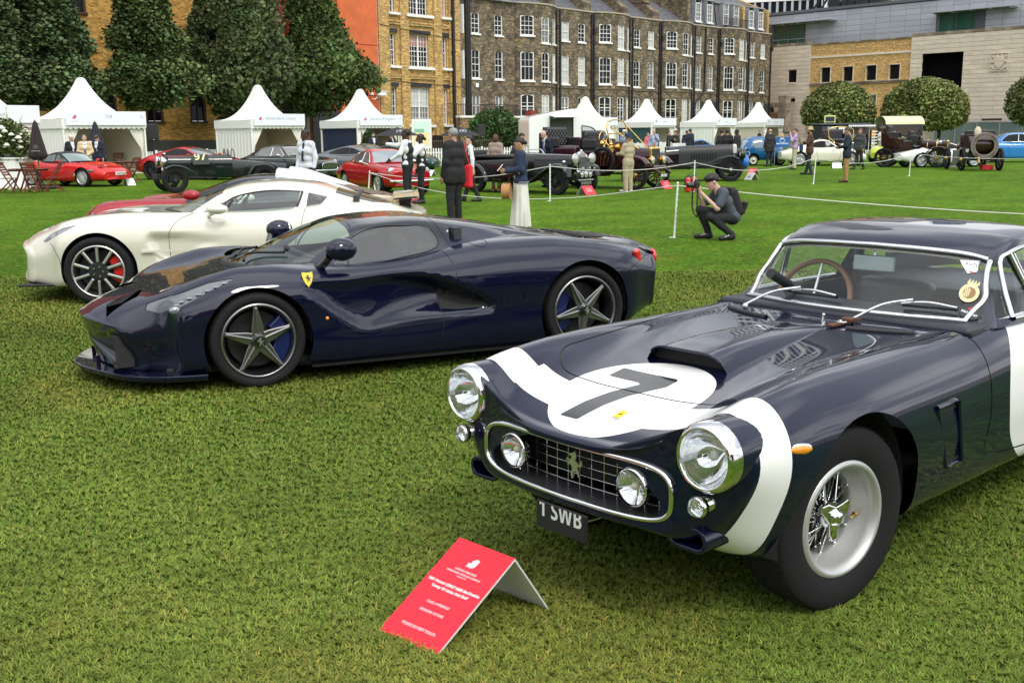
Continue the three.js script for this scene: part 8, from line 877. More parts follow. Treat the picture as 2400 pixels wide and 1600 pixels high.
{
  const z=-66,L=dp(1922,340,z).x,R=dp(2038,340,z).x,w=R - L,t=thing('black_van','black coachbuilt catering van with open hatch and scalloped canopy under the clipped tree','van',[(L + R) / 2,0,z],0.05);mesh('body',rbox(w,1.5,1.8,0.08,0,1.25,-0.9),MP.black,t);mesh('roof',rbox(w + 0.2,0.12,2.0,0.05,0,2.06,-0.9),std([0.05,0.055,0.07],0.6),t);mesh('cab_window',rbox(0.55,0.62,0.04,0.03,-w * 0.28,1.6,0.02),std([0.35,0.37,0.37],0.3),t);mesh('notice',box(0.42,0.58,0.03,-w * 0.07,1.62,0.03),MT.white,t);mesh('serving_hatch',rbox(1.15,0.7,0.05,0.02,w * 0.24,1.55,0.01),std([0.03,0.025,0.02],0.7),t);const v=[];for (let i=0;i < 14;i++) v.push(put(new THREE.CylinderGeometry(0.06,0.06,0.02,12),[w * 0.06 + i * 0.12,1.96,0.2],[Math.PI / 2,0,0]));mesh('scallop',join(v),MT.white,t).userData.kind='stuff';mesh('shelf_goods',join(Array.from({length: 9 },(_,i)=>cyl(0.03,0.03,0.2,w * 0.08 + i * 0.12,1.32,0.06,null,8))),MT.cream,t);for (const x of [-w * 0.32,w * 0.32]) wheel(t,'cap',x,0.33,0.0,0.33,0.2,0.18,{m: MP.black });mesh('roof_sign',join([rbox(0.7,0.42,0.08,0.03,-w * 0.28,2.38,-0.4),box(0.04,0.3,0.04,-w * 0.28 - 0.3,2.2,-0.4),box(0.04,0.3,0.04,-w * 0.28 + 0.3,2.2,-0.4)]),std([0.6,0.62,0.2],0.6),t);mesh('sign_face',box(0.54,0.28,0.02,-w * 0.28,2.38,-0.35),std([0.015,0.02,0.05],0.4),t);
  const rk=thing('wine_rack','black and white striped rack beside the black van','rack',[dp(2047,350,-65).x,0,-65]);for (let i=0;i < 9;i++) mesh('shelf',box(0.36,0.06,0.3,0,0.25 + i * 0.17,0),i % 2?MT.white:MT.white,rk);mesh('upright',join([box(0.03,1.7,0.3,-0.19,0.85,0),box(0.03,1.7,0.3,0.19,0.85,0)]),MT.black,rk);
  const z2=-72,L2=dp(2074,340,z2).x,R2=dp(2163,340,z2).x,w2=R2 - L2,u=thing('cream_van','black van with cream barrel roof behind the brown veteran car','van',[(L2 + R2) / 2,0,z2],0.06),rows=[];for (let i=0;i <= 16;i++) {const a=Math.PI * i / 16;rows.push([-w2 / 2 - 0.06,w2 / 2 + 0.06].map((x)=>new THREE.Vector3(x,2.05 + 0.55 * Math.sin(a),-0.9 + 1.0 * Math.cos(a))));}mesh('roof',gridGeo(rows,true),std([0.62,0.6,0.36],0.6),u);mesh('body',rbox(w2,1.55,1.8,0.05,0,1.3,-0.9),MP.black,u);mesh('end_panel',extr(poly([[-0.95,2.05],[-0.7,2.42],[0,2.6],[0.7,2.42],[0.95,2.05]]),0.03).rotateY(Math.PI / 2).translate(w2 / 2 + 0.03,0,-0.9),MP.black,u);mesh('side_hatch',rbox(w2 * 0.7,0.6,0.03,0.02,0,1.6,0.015),std([0.05,0.03,0.02],0.6),u);for (const x of [-w2 * 0.3,w2 * 0.3]) wheel(u,'cap',x,0.36,0,0.36,0.22,0.18,{m: MP.black });mesh('counter',box(w2 * 0.8,0.05,0.3,0,1.22,0.15),MT.wood,u);
  const ob=thing('orange_board','orange board leaning on the low wall between the two vans','board',[dp(2060,330,-80).x,0,-80]);mesh('panel',box(2.0,0.5,0.05,0.2,1.45,0),std([0.7,0.26,0.02],0.6),ob);mesh('stand',join([bar([-0.6,0,0],[-0.6,1.3,0],0.03),bar([1.0,0,0],[1.0,1.3,0],0.03)]),MT.wood,ob);
}
// ---------------------------------------------------------------- vintage cars
function wing(pts,w,z,crown=0.05,n=40) {const c=resample(pts,n),rows=c.map((p,i)=>{const a=c[Math.max(0,i - 1)],b=c[Math.min(n,i + 1)],d=Math.hypot(b.x - a.x,b.y - a.y) || 1,nx=-(b.y - a.y) / d,ny=(b.x - a.x) / d,s=ny < 0?-1:1;return Array.from({length: 9 },(_,j)=>{const k=j / 8 * 2 - 1,q=-crown * k * k * k * k;return new THREE.Vector3(p.x + nx * s * q,p.y + ny * s * q,z + k * w / 2);});});return gridGeo(rows);}
function bonnetGeo(x0,x1,w0,w1,y0,y1,base,r=0.35) {const rows=[];for (let i=0;i <= 12;i++) {const f=i / 12,x=lerp(x0,x1,f),w=lerp(w0,w1,f) / 2,y=lerp(y0,y1,f);rows.push(Array.from({length: 25 },(_,j)=>{const a=Math.PI * j / 24,c=Math.cos(a),s=Math.sin(a),e=r;return new THREE.Vector3(x,base + (y - base) * Math.pow(s,e),w * Math.sign(c) * Math.pow(Math.abs(c),0.55));}));}return gridGeo(rows,true);}
function lampGeo(R,L) {return lathe([[0.012,-L],[R * 0.5,-L * 0.8],[R * 0.9,-L * 0.3],[R,0],[R * 1.03,0.015],[R * 0.96,0.03]],28).rotateZ(-Math.PI / 2);}
function bigLamp(t,x,y,z,R,m,L=R * 1.1) {const l=mesh('headlamp',lampGeo(R,L).translate(x,y,z),m,t);mesh('headlamp_glass',ball(R * 0.92,x + 0.01,y,z,[0.28,1,1],24),phys([0.5,0.5,0.47],0.06,0.5,{clearcoat: 1 }),l);return l;}
function buttoned(w,h,th,nx,ny) {const rows=[];for (let i=0;i <= nx * 6;i++) rows.push(Array.from({length: ny * 6 + 1 },(_,j)=>{const u=i / 6,v=j / 6,b=Math.abs(Math.sin(Math.PI * (u + v) / 1)) * Math.abs(Math.sin(Math.PI * (u - v))),e=Math.min(1,Math.min(i,nx * 6 - i,j,ny * 6 - j) / 3);return new THREE.Vector3((i / (nx * 6) - 0.5) * w,(j / (ny * 6)) * h,th * (0.4 + 0.6 * Math.sqrt(b)) * e);}));return gridGeo(rows);}
const sofa=(t,x,y,w,m,h=0.5,d=0.5,turn=Math.PI / 2)=>{mesh('seat',join([rbox(d,0.2,w,0.06,x + d * 0.4,y,0),put(buttoned(w,h,0.09,7,4),[x,y + 0.05,0],[0,turn,0.0]),rbox(0.07,h,w,0.03,x - 0.05,y + 0.05 + h / 2,0),...[-1,1].map((s)=>rbox(d,0.3,0.1,0.05,x + d * 0.4,y + 0.2,s * w / 2))]),m,t);};
{ // black tourer with big chrome headlamps
  const h=0.72,t=car('vintage_tourer','black thirties open tourer with big chrome headlamps behind the denim jacket woman',wheelPose(1306,457,h,0,0.66),h),m=MP.black;t.scale.setScalar(1.0);
  mesh('chassis',join([box(3.6,0.12,0.6,-1.4,0.45,0)]),MT.black,t);mesh('bonnet',bonnetGeo(0.28,-1.05,0.44,0.8,1.08,1.12,0.5),m,t);mesh('scuttle',bonnetGeo(-1.05,-1.5,0.8,1.2,1.12,1.14,0.5),m,t);mesh('tub',bonnetGeo(-1.5,-3.4,1.2,1.1,1.06,0.98,0.4,0.2),m,t);mesh('boot',rbox(0.5,0.6,1.0,0.15,-3.55,0.75,0),m,t);
  const rad=new THREE.Shape();rad.moveTo(-0.22,0.5);rad.lineTo(-0.24,0.98);rad.quadraticCurveTo(-0.2,1.12,0,1.16);rad.quadraticCurveTo(0.2,1.12,0.24,0.98);rad.lineTo(0.22,0.5);mesh('radiator_shell',extr(rad,0.1,0.015,2,10).rotateY(Math.PI / 2).translate(0.26,0,0),MT.chrome,t);mesh('radiator_core',rbox(0.02,0.5,0.38,0.03,0.385,0.78,0),MT.darkmetal,t);for (let i=-6;i <= 6;i++) mesh('radiator_slat',box(0.015,0.48,0.006,0.4,0.78,i * 0.028),MT.steel,t);mesh('mascot',ball(0.03,0.32,1.2,0,[1.6,1,1],10),MT.chrome,t);
  for (const s of [-1,1]) {bigLamp(t,0.42,0.98,s * 0.38,0.155,MT.chrome);mesh('front_wing',wing([[0.44,0.5],[0.4,0.72],[0.2,0.84],[-0.1,0.85],[-0.5,0.66],[-0.9,0.42],[-1.25,0.34]],0.34,s * 0.66,0.07),m,t);mesh('running_board',box(1.4,0.05,0.28,-1.9,0.34,s * 0.66),m,t);mesh('rear_wing',wing([[-2.5,0.34],[-2.6,0.6],[-2.85,0.82],[-3.1,0.86],[-3.4,0.74],[-3.6,0.45]],0.34,s * 0.66,0.07),m,t);for (const x of [0,-3.05]) wheel(t,'lace',x,0.37,s * 0.66,0.37,0.235,0.16,{m: MT.black,hub: MT.black });const q=mesh('horn',lampGeo(0.06,0.12).translate(0.46,0.62,s * 0.22),MT.chrome,t);mesh('side_lamp',ball(0.045,0.2,0.9,s * 0.62,[1.3,1,1],10),MT.chrome,t);}
  for (const [y,z,r] of [[0.56,0.0,0.095],[0.55,-0.19,0.075],[0.55,0.19,0.075],[0.72,-0.15,0.04],[0.72,0.15,0.04]]) bigLamp(t,0.5,y,z,r,MT.chrome);mesh('badge_bar',join([bar([0.46,0.62,-0.36],[0.46,0.62,0.36],0.012),bar([0.48,0.4,-0.34],[0.48,0.4,0.34],0.02)]),MT.chrome,t);const np=mesh('number_plate',rbox(0.015,0.11,0.5,0.004,0.5,0.32,0),MT.black,t);mesh('plate_figures',join([0,1,2,3,4,5].map((i)=>box(0.004,0.07,0.04,0.509,0.32,-0.19 + i * 0.075))),MT.steel,np);
  mesh('windscreen_frame',join([bar([-1.42,1.1,-0.52],[-1.55,1.22,-0.5],0.014),bar([-1.42,1.1,0.52],[-1.55,1.22,0.5],0.014),bar([-1.55,1.22,-0.5],[-1.55,1.22,0.5],0.014)]),MT.chrome,t);mesh('tonneau',rbox(1.9,0.1,1.12,0.05,-2.45,1.03,0),MT.leather,t);mesh('folded_hood',rbox(0.4,0.2,1.1,0.09,-3.35,1.1,0),MC.canvas,t);mesh('steering_wheel',put(new THREE.TorusGeometry(0.2,0.014,8,30),[-1.75,1.18,0.28],[0,Math.PI / 2,0.4]),MT.black,t);
}
{ // maroon veteran tourer with brass
  const h=0.62,t=car('veteran_car','maroon veteran tourer with brass lamps and buttoned black seats beside the lady in linen',wheelPose(1487,445,h,0,0.7),h),m=MP.maroon,b=MT.brass;
  mesh('chassis',join([box(3.9,0.14,0.75,-1.5,0.62,0)]),m,t);mesh('bonnet',bonnetGeo(0.22,-0.85,0.52,0.66,1.22,1.26,0.66,0.28),m,t);mesh('radiator',join([rbox(0.12,0.62,0.56,0.06,0.27,0.95,0),cyl(0.05,0.05,0.1,0.27,1.3,0)]),b,t);mesh('radiator_core',box(0.02,0.5,0.44,0.34,0.95,0),MT.darkmetal,t);mesh('dashboard',rbox(0.08,0.75,1.15,0.03,-0.9,1.05,0),m,t);
  mesh('tub',join([rbox(1.1,0.5,1.2,0.08,-1.5,0.92,0),rbox(1.35,0.62,1.3,0.1,-2.75,0.98,0)]),m,t);sofa(t,-1.85,1.15,1.18,MT.leather,0.55,0.5);sofa(t,-3.25,1.2,1.28,MT.leather,0.62,0.6);mesh('seat_back_panel',join([rbox(0.12,0.7,1.3,0.05,-3.42,1.35,0),rbox(0.1,0.5,1.2,0.05,-2.0,1.3,0)]),m,t);
  for (const s of [-1,1]) {bigLamp(t,0.42,0.86,s * 0.36,0.13,b,0.2);mesh('front_wing',wing([[0.5,0.78],[0.3,0.96],[0,1.0],[-0.35,0.88],[-0.7,0.6],[-0.95,0.44]],0.32,s * 0.72,0.04),m,t);mesh('running_board',box(1.3,0.05,0.3,-1.55,0.42,s * 0.72),m,t);mesh('rear_wing',wing([[-2.25,0.44],[-2.5,0.82],[-2.85,1.0],[-3.15,1.0],[-3.5,0.78]],0.34,s * 0.72,0.04),m,t);for (const x of [0,-2.95]) wheel(t,'wood',x,0.43,s * 0.7,0.43,0.34,0.12,{m,n: 12 });mesh('side_lamp',join([cyl(0.06,0.08,0.2,-0.85,1.2,s * 0.64),ball(0.07,-0.85,1.34,s * 0.64,[1,0.7,1],12),cyl(0.02,0.03,0.1,-0.85,1.42,s * 0.64)]),b,t);}
  mesh('windscreen_frame',join([tube([[-0.95,1.4,-0.55],[-1.05,1.95,-0.55],[-1.05,1.95,0.55],[-0.95,1.4,0.55]],0.018,30,6),bar([-0.98,1.65,-0.55],[-0.98,1.65,0.55],0.016),bar([-1.05,1.95,0.55],[-0.1,1.2,0.3],0.014),bar([-1.05,1.95,-0.55],[-0.1,1.2,-0.3],0.014)]),b,t);mesh('bulb_horn',join([lampGeo(0.1,0.2).translate(-0.55,1.25,0.7),tube([[-0.75,1.25,0.7],[-1.0,1.2,0.68],[-1.1,1.3,0.66]],0.025,16,7),ball(0.08,-1.15,1.36,0.66,[1,1.2,1],12)]),b,t);mesh('steering',join([put(new THREE.TorusGeometry(0.22,0.016,8,30),[-1.35,1.5,0.28],[0.3,Math.PI / 2,0.6]),bar([-1.35,1.5,0.28],[-0.85,1.0,0.28],0.02)]),b,t);mesh('hand_lever',join([bar([-1.2,0.7,0.66],[-1.15,1.25,0.68],0.014),bar([-1.1,0.7,0.66],[-1.0,1.2,0.68],0.014)]),b,t);mesh('bonnet_strap',join([tube([[-0.3,0.68,0.34],[-0.3,1.0,0.34],[-0.3,1.26,0.15],[-0.3,1.26,-0.15]],0.016,20,6)]),b,t);
  mesh('dumb_iron',join([-1,1].map((s)=>tube([[0.2,0.6,s * 0.34],[0.5,0.58,s * 0.34],[0.66,0.48,s * 0.34]],0.03,12,7))),m,t);const np=mesh('number_plate',rbox(0.015,0.13,0.5,0.004,0.62,0.42,0),MT.black,t);mesh('plate_figures',join([0,1,2,3,4].map((i)=>box(0.004,0.08,i?0.04:0.06,0.629,0.42,0.17 - i * 0.075))),MT.white,np);mesh('apron',rbox(0.5,0.2,0.8,0.06,0.25,0.62,0),m,t);mesh('spare_tyre',put(new THREE.TorusGeometry(0.36,0.06,10,36),[-1.0,0.85,0.86]),MT.rubber,t);
}
{ // black racing tourer with blue nose
  const h=0.1,t=car('racing_tourer','long black vintage racing tourer with a blue nose cowl and wire wheels',wheelPose(1712,425,h,0,0.72),h),m=MP.black;
  mesh('chassis',box(4.0,0.16,0.7,-1.4,0.5,0),MT.black,t);mesh('bonnet',bonnetGeo(0.1,-1.75,0.62,0.9,1.24,1.2,0.55,0.3),std([0.02,0.021,0.022],0.45),t);mesh('scuttle',bonnetGeo(-1.75,-2.2,0.9,1.1,1.2,1.18,0.5),m,t);mesh('tub',join([bonnetGeo(-2.2,-3.9,1.1,1.05,1.0,0.98,0.42,0.14),rbox(0.1,0.5,1.0,0.04,-3.9,0.75,0)]),m,t);mesh('radiator_shell',rbox(0.14,0.68,0.6,0.08,0.16,0.92,0),MT.chrome,t);mesh('radiator_core',box(0.02,0.55,0.48,0.24,0.9,0),MT.darkmetal,t);mesh('radiator_flash',rbox(0.15,0.34,0.605,0.06,0.165,1.08,0),std([0.6,0.6,0.55],0.5),t);
  mesh('nose_cowl',ball(0.34,0.5,0.64,0,[0.62,0.85,1.25],28),paint([0.015,0.14,0.52],0,0.35),t);mesh('headlamp_cover',ball(0.2,0.38,0.9,-0.44,[0.8,1,1],18),m,t);mesh('headlamp_cover',ball(0.2,0.38,0.9,0.44,[0.8,1,1],18),m,t);
  for (const s of [-1,1]) {mesh('front_wing',wing([[0.3,0.78],[0.05,0.88],[-0.3,0.84],[-0.75,0.66],[-1.1,0.58]],0.24,s * 0.74,0.03),m,t);mesh('rear_wing',wing([[-2.5,0.5],[-2.7,0.8],[-3.1,0.92],[-3.5,0.82],[-3.75,0.55]],0.26,s * 0.74,0.04),m,t);for (const x of [0,-3.1]) wheel(t,'lace',x,0.41,s * 0.72,0.41,0.28,0.16,{m: MT.matt,hub: MT.steel });mesh('exhaust_pipe',tube([[-0.3,0.6,s * 0.46],[-1.2,0.5,s * 0.6],[-3.2,0.42,s * 0.6]],0.035,20,7),MT.darkmetal,t);for (let i=0;i < 10;i++) mesh('bonnet_louvre',box(0.02,0.22,0.012,-0.5 - i * 0.09,0.85,s * 0.46),m,t);mesh('tool_box',rbox(0.7,0.16,0.22,0.03,-1.7,0.5,s * 0.72),m,t);mesh('step_plate',box(0.5,0.06,0.02,-2.1,0.52,s * 0.73),std([0.3,0.22,0.14],0.5,0.5),t);}
  mesh('aero_screen',join([put(new THREE.CylinderGeometry(0.22,0.22,0.02,24,1,false,0,Math.PI).rotateZ(Math.PI / 2),[-2.1,1.2,0.25]),bar([-2.1,1.2,0],[-2.1,1.42,0.25],0.01)]),MT.black,t);mesh('steering_wheel',put(new THREE.TorusGeometry(0.22,0.015,8,30),[-2.45,1.16,0.25],[0,Math.PI / 2,0.35]),MT.black,t);sofa(t,-3.0,0.72,0.95,MT.leather,0.32,0.45);mesh('hood_roll',rbox(0.16,0.12,1.0,0.05,-3.8,1.04,0),MC.canvas,t);mesh('number_disc',cyl(0.07,0.07,0.01,0.36,0.92,0.62,[Math.PI / 2,0,0],16),MT.steel,t);
}
{ // green vintage racer with 97
  const h=Math.PI - 0.5,t=car('vintage_racer','dark green vintage racing car with two round headlamps and yellow number 97',wheelPose(412,452,h,0,-0.66),h),m=MP.brg;
  mesh('chassis',box(3.6,0.14,0.6,-1.3,0.48,0),MT.black,t);mesh('bonnet',bonnetGeo(0.1,-1.3,0.5,0.78,1.08,1.1,0.5),m,t);mesh('tub',join([bonnetGeo(-1.3,-1.8,0.78,0.98,1.1,1.12,0.45),bonnetGeo(-1.8,-3.6,0.98,0.5,0.98,0.8,0.42,0.3)]),m,t);mesh('radiator',join([rbox(0.12,0.6,0.5,0.08,0.14,0.82,0)]),MT.darkmetal,t);mesh('radiator_cap',ball(0.04,0.14,1.16,0,[1,1,1],10),MT.chrome,t);mesh('grille_bars',join(Array.from({length: 9 },(_,i)=>box(0.01,0.5,0.01,0.21,0.82,-0.2 + i * 0.05))),MT.steel,t);
  for (const s of [-1,1]) {bigLamp(t,0.3,0.93,s * 0.4,0.165,MT.chrome,0.16);mesh('front_wing',wing([[0.3,0.76],[0.05,0.84],[-0.3,0.78],[-0.65,0.55]],0.24,s * 0.68,0.03),m,t);mesh('rear_wing',wing([[-2.2,0.5],[-2.4,0.78],[-2.75,0.88],[-3.1,0.78],[-3.3,0.55]],0.26,s * 0.68,0.03),m,t);for (const x of [0,-2.75]) wheel(t,'lace',x,0.39,s * 0.66,0.39,0.26,0.15,{m: MT.matt,hub: MT.black });for (let i=0;i < 8;i++) mesh('bonnet_louvre',box(0.02,0.2,0.012,-0.4 - i * 0.09,0.8,s * (0.3 + i * 0.01)),m,t);}
  const n=decal('number',0.5,0.34,192,(c,w,h)=>{c.fillStyle='#16211d';c.fillRect(0,0,w,h);c.fillStyle='#e3d79a';c.font='bold 0.34px sans-serif';c.textAlign='center';c.textBaseline='middle';c.fillText('97',w / 2,h * 0.54);},t,M4([-0.85,0.98,-0.385],[0.5,Math.PI,0]));mesh('aero_screen',join([0.22,-0.22].map((z)=>put(new THREE.CylinderGeometry(0.18,0.18,0.012,20,1,false,0,Math.PI).rotateZ(Math.PI / 2).rotateX(0),[-1.75,1.12,z]))),phys([0.4,0.42,0.4],0.1,0.2,{clearcoat: 1 }),t);mesh('steering_wheel',put(new THREE.TorusGeometry(0.2,0.014,8,30),[-2.0,1.08,0.22],[0,Math.PI / 2,0.35]),MT.black,t);mesh('axle',join([bar([0,0.39,-0.6],[0,0.39,0.6],0.03),bar([0.35,0.45,-0.25],[-0.4,0.42,-0.25],0.025),bar([0.35,0.45,0.25],[-0.4,0.42,0.25],0.025)]),MT.black,t);mesh('small_plate',rbox(0.01,0.08,0.2,0.003,0.34,0.72,-0.55),MT.white,t);
}
{ // black veteran car with brass horn facing us
  const h=1.45,f=gp(1990,388),t=car('veteran_car','black veteran car with coiled brass horn behind the navy blazer man',[f.x,f.z - 0.4],h),b=MT.brass;mesh('chassis',box(2.6,0.12,0.7,-1.0,0.55,0),MT.black,t);mesh('bonnet',bonnetGeo(0.2,-0.7,0.6,0.8,1.05,1.1,0.55,0.3),MP.black,t);mesh('radiator',rbox(0.1,0.55,0.6,0.06,0.24,0.85,0),MT.steel,t);mesh('body',rbox(1.5,0.7,1.25,0.1,-1.5,0.95,0),MP.black,t);sofa(t,-1.8,1.2,1.15,MT.leather,0.5,0.45);mesh('windscreen_frame',join([tube([[-0.75,1.2,-0.6],[-0.8,1.75,-0.6],[-0.8,1.75,0.6],[-0.75,1.2,0.6]],0.02,30,6)]),b,t);mesh('coiled_horn',join([lampGeo(0.14,0.26).translate(0.1,0.95,0.62),put(new THREE.TorusGeometry(0.13,0.03,8,26),[-0.25,1.05,0.62]),tube([[-0.25,1.18,0.62],[-0.5,1.3,0.66],[-0.75,1.4,0.68]],0.028,14,7)]),b,t);for (const s of [-1,1]) {bigLamp(t,0.34,0.95,s * 0.4,0.12,b,0.18);mesh('front_wing',wing([[0.4,0.75],[0.15,0.9],[-0.2,0.88],[-0.6,0.5]],0.28,s * 0.66,0.03),MP.black,t);for (const x of [0,-2.0]) wheel(t,'wood',x,0.39,s * 0.62,0.39,0.31,0.1,{m: MP.black,n: 10 });}const np=mesh('number_plate',rbox(0.015,0.13,0.5,0.004,0.42,0.45,0),MT.black,t);decal('plate_lettering',0.48,0.12,128,(c,w,h)=>{c.fillStyle='#0c0c0c';c.fillRect(0,0,w,h);c.fillStyle='#eee';c.font='bold 0.12px sans-serif';c.textAlign='center';c.fillText('AAC 1',w / 2,h * 0.86,w * 0.9);},np,M4([0.4285,0.45,0],[0,Math.PI / 2,0]));mesh('emblem',extr(poly([[-0.05,0],[0.05,0],[0.05,0.06],[0,0.1],[-0.05,0.06]]),0.01).rotateY(Math.PI / 2).translate(0.43,0.62,0),MT.white,t);
}
{ // brown veteran tourer
  const h=0.5,t=car('veteran_car','dark brown veteran tourer with high buttoned seat beside the lime yellow car',wheelPose(2196,393,h,0,0.68),h),m=MP.brown,b=MT.brass;mesh('chassis',box(3.0,0.14,0.7,-1.1,0.62,0),m,t);mesh('bonnet',bonnetGeo(0.3,-0.75,0.62,0.72,1.2,1.24,0.65,0.24),m,t);mesh('radiator',rbox(0.1,0.6,0.62,0.05,0.34,0.92,0),b,t);mesh('radiator_core',box(0.02,0.48,0.5,0.4,0.92,0),MT.darkmetal,t);mesh('bonnet_strap',join([-0.1,-0.5].map((x)=>tube([[x,0.7,0.36],[x,1.0,0.36],[x,1.23,0.2],[x,1.23,-0.2]],0.018,16,6))),b,t);mesh('body',join([rbox(1.3,0.55,1.15,0.08,-1.75,0.95,0),extr(poly([[-0.55,0],[-0.6,0.75],[-0.45,0.85],[-0.2,0.4],[0.4,0.3],[0.5,0]]),0.06,0.01).translate(-1.9,0.95,0.56),extr(poly([[-0.55,0],[-0.6,0.75],[-0.45,0.85],[-0.2,0.4],[0.4,0.3],[0.5,0]]),0.06,0.01).translate(-1.9,0.95,-0.62)]),m,t);sofa(t,-2.2,1.25,1.1,MT.leather,0.6,0.5);sofa(t,-1.25,1.1,1.0,MT.leather,0.5,0.4);for (const s of [-1,1]) {bigLamp(t,0.1,1.12,s * 0.55,0.1,MT.chrome,0.16);mesh('front_wing',wing([[0.45,0.8],[0.2,0.95],[-0.2,0.92],[-0.7,0.5]],0.28,s * 0.68,0.03),m,t);for (const x of [0,-2.3]) wheel(t,'wood',x,0.44,s * 0.68,0.44,0.35,0.11,{m: MP.black,n: 12 });}mesh('steering',join([put(new THREE.TorusGeometry(0.22,0.018,8,30),[-0.95,1.55,0.2],[0.3,Math.PI / 2,0.6]),bar([-0.95,1.55,0.2],[-0.6,1.1,0.2],0.02)]),MT.black,t);mesh('dash_board',rbox(0.06,0.6,1.0,0.02,-0.8,1.1,0),m,t);const np=mesh('number_plate',rbox(0.015,0.14,0.6,0.004,0.5,0.62,0),MT.black,t);mesh('plate_figures',join([0,1,2,3,4,5].map((i)=>box(0.004,0.09,0.05,0.509,0.62,-0.21 + i * 0.085))),MT.white,np);
}
{ // racing car from behind with spare wheel
  const f=gp(2305,400),h=-1.42,t=car('veteran_racer','brown veteran racing car seen from behind with a large spare tyre',[f.x + 0.3,f.z - 2.6],h),m=MP.brown;mesh('chassis',box(3.0,0.14,0.6,-1.2,0.6,0),MT.black,t);mesh('bonnet',bonnetGeo(0.3,-1.0,0.6,0.8,1.15,1.2,0.6,0.3),m,t);mesh('fuel_tank',cyl(0.36,0.36,1.1,-2.45,1.05,0,[Math.PI / 2,0,0],28),m,t);mesh('seat_box',rbox(0.9,0.7,1.15,0.06,-1.75,1.15,0),m,t);mesh('seat_back',rbox(0.16,0.3,1.2,0.05,-2.1,1.5,0),MT.leather,t);const sp=mesh('spare_tyre',put(new THREE.TorusGeometry(0.46,0.085,12,44),[-2.9,1.02,0],[0,Math.PI / 2,0]),std([0.16,0.13,0.11],0.8),t);mesh('tyre_cord',join([0.39,0.53].map((r)=>put(new THREE.TorusGeometry(r,0.014,6,40),[-2.975,1.02,0],[0,Math.PI / 2,0]))),std([0.3,0.26,0.22],0.9),sp);mesh('tyre_strap',join([0.8,2.4,4.0,5.5].map((a)=>rbox(0.2,0.22,0.04,0.01,-2.9,1.02 + Math.sin(a) * 0.46,Math.cos(a) * 0.46,[-a,0,0]))),MT.wood,sp);mesh('cloth',ball(0.2,-2.6,1.56,-0.22,[0.5,1.2,0.7],14),std([0.6,0.52,0.4],0.9),t);mesh('brass_lamp',join([cyl(0.05,0.06,0.14,-2.95,0.42,-0.2),ball(0.05,-2.95,0.53,-0.2,[1,1,1],10),ball(0.04,-2.95,0.34,-0.2,[1,1,1],10)]),MT.brass,t);mesh('axle',bar([-2.5,0.46,-0.7],[-2.5,0.46,0.7],0.05),MT.black,t);mesh('spring',join([-1,1].map((s)=>tube([[-1.9,0.6,s * 0.36],[-2.5,0.5,s * 0.36],[-3.0,0.62,s * 0.36]],0.03,12,6))),MT.black,t);for (const s of [-1,1]) for (const x of [0,-2.5]) wheel(t,'wood',x,0.46,s * 0.74,0.46,0.37,0.12,{m: MP.black,n: 12 });mesh('red_tray',rbox(0.4,0.2,0.45,0.02,-2.3,0.14,0.3),MT.red,t);mesh('step',box(0.3,0.5,0.2,-2.35,0.6,-0.95),std([0.1,0.1,0.1],0.6),t);
}
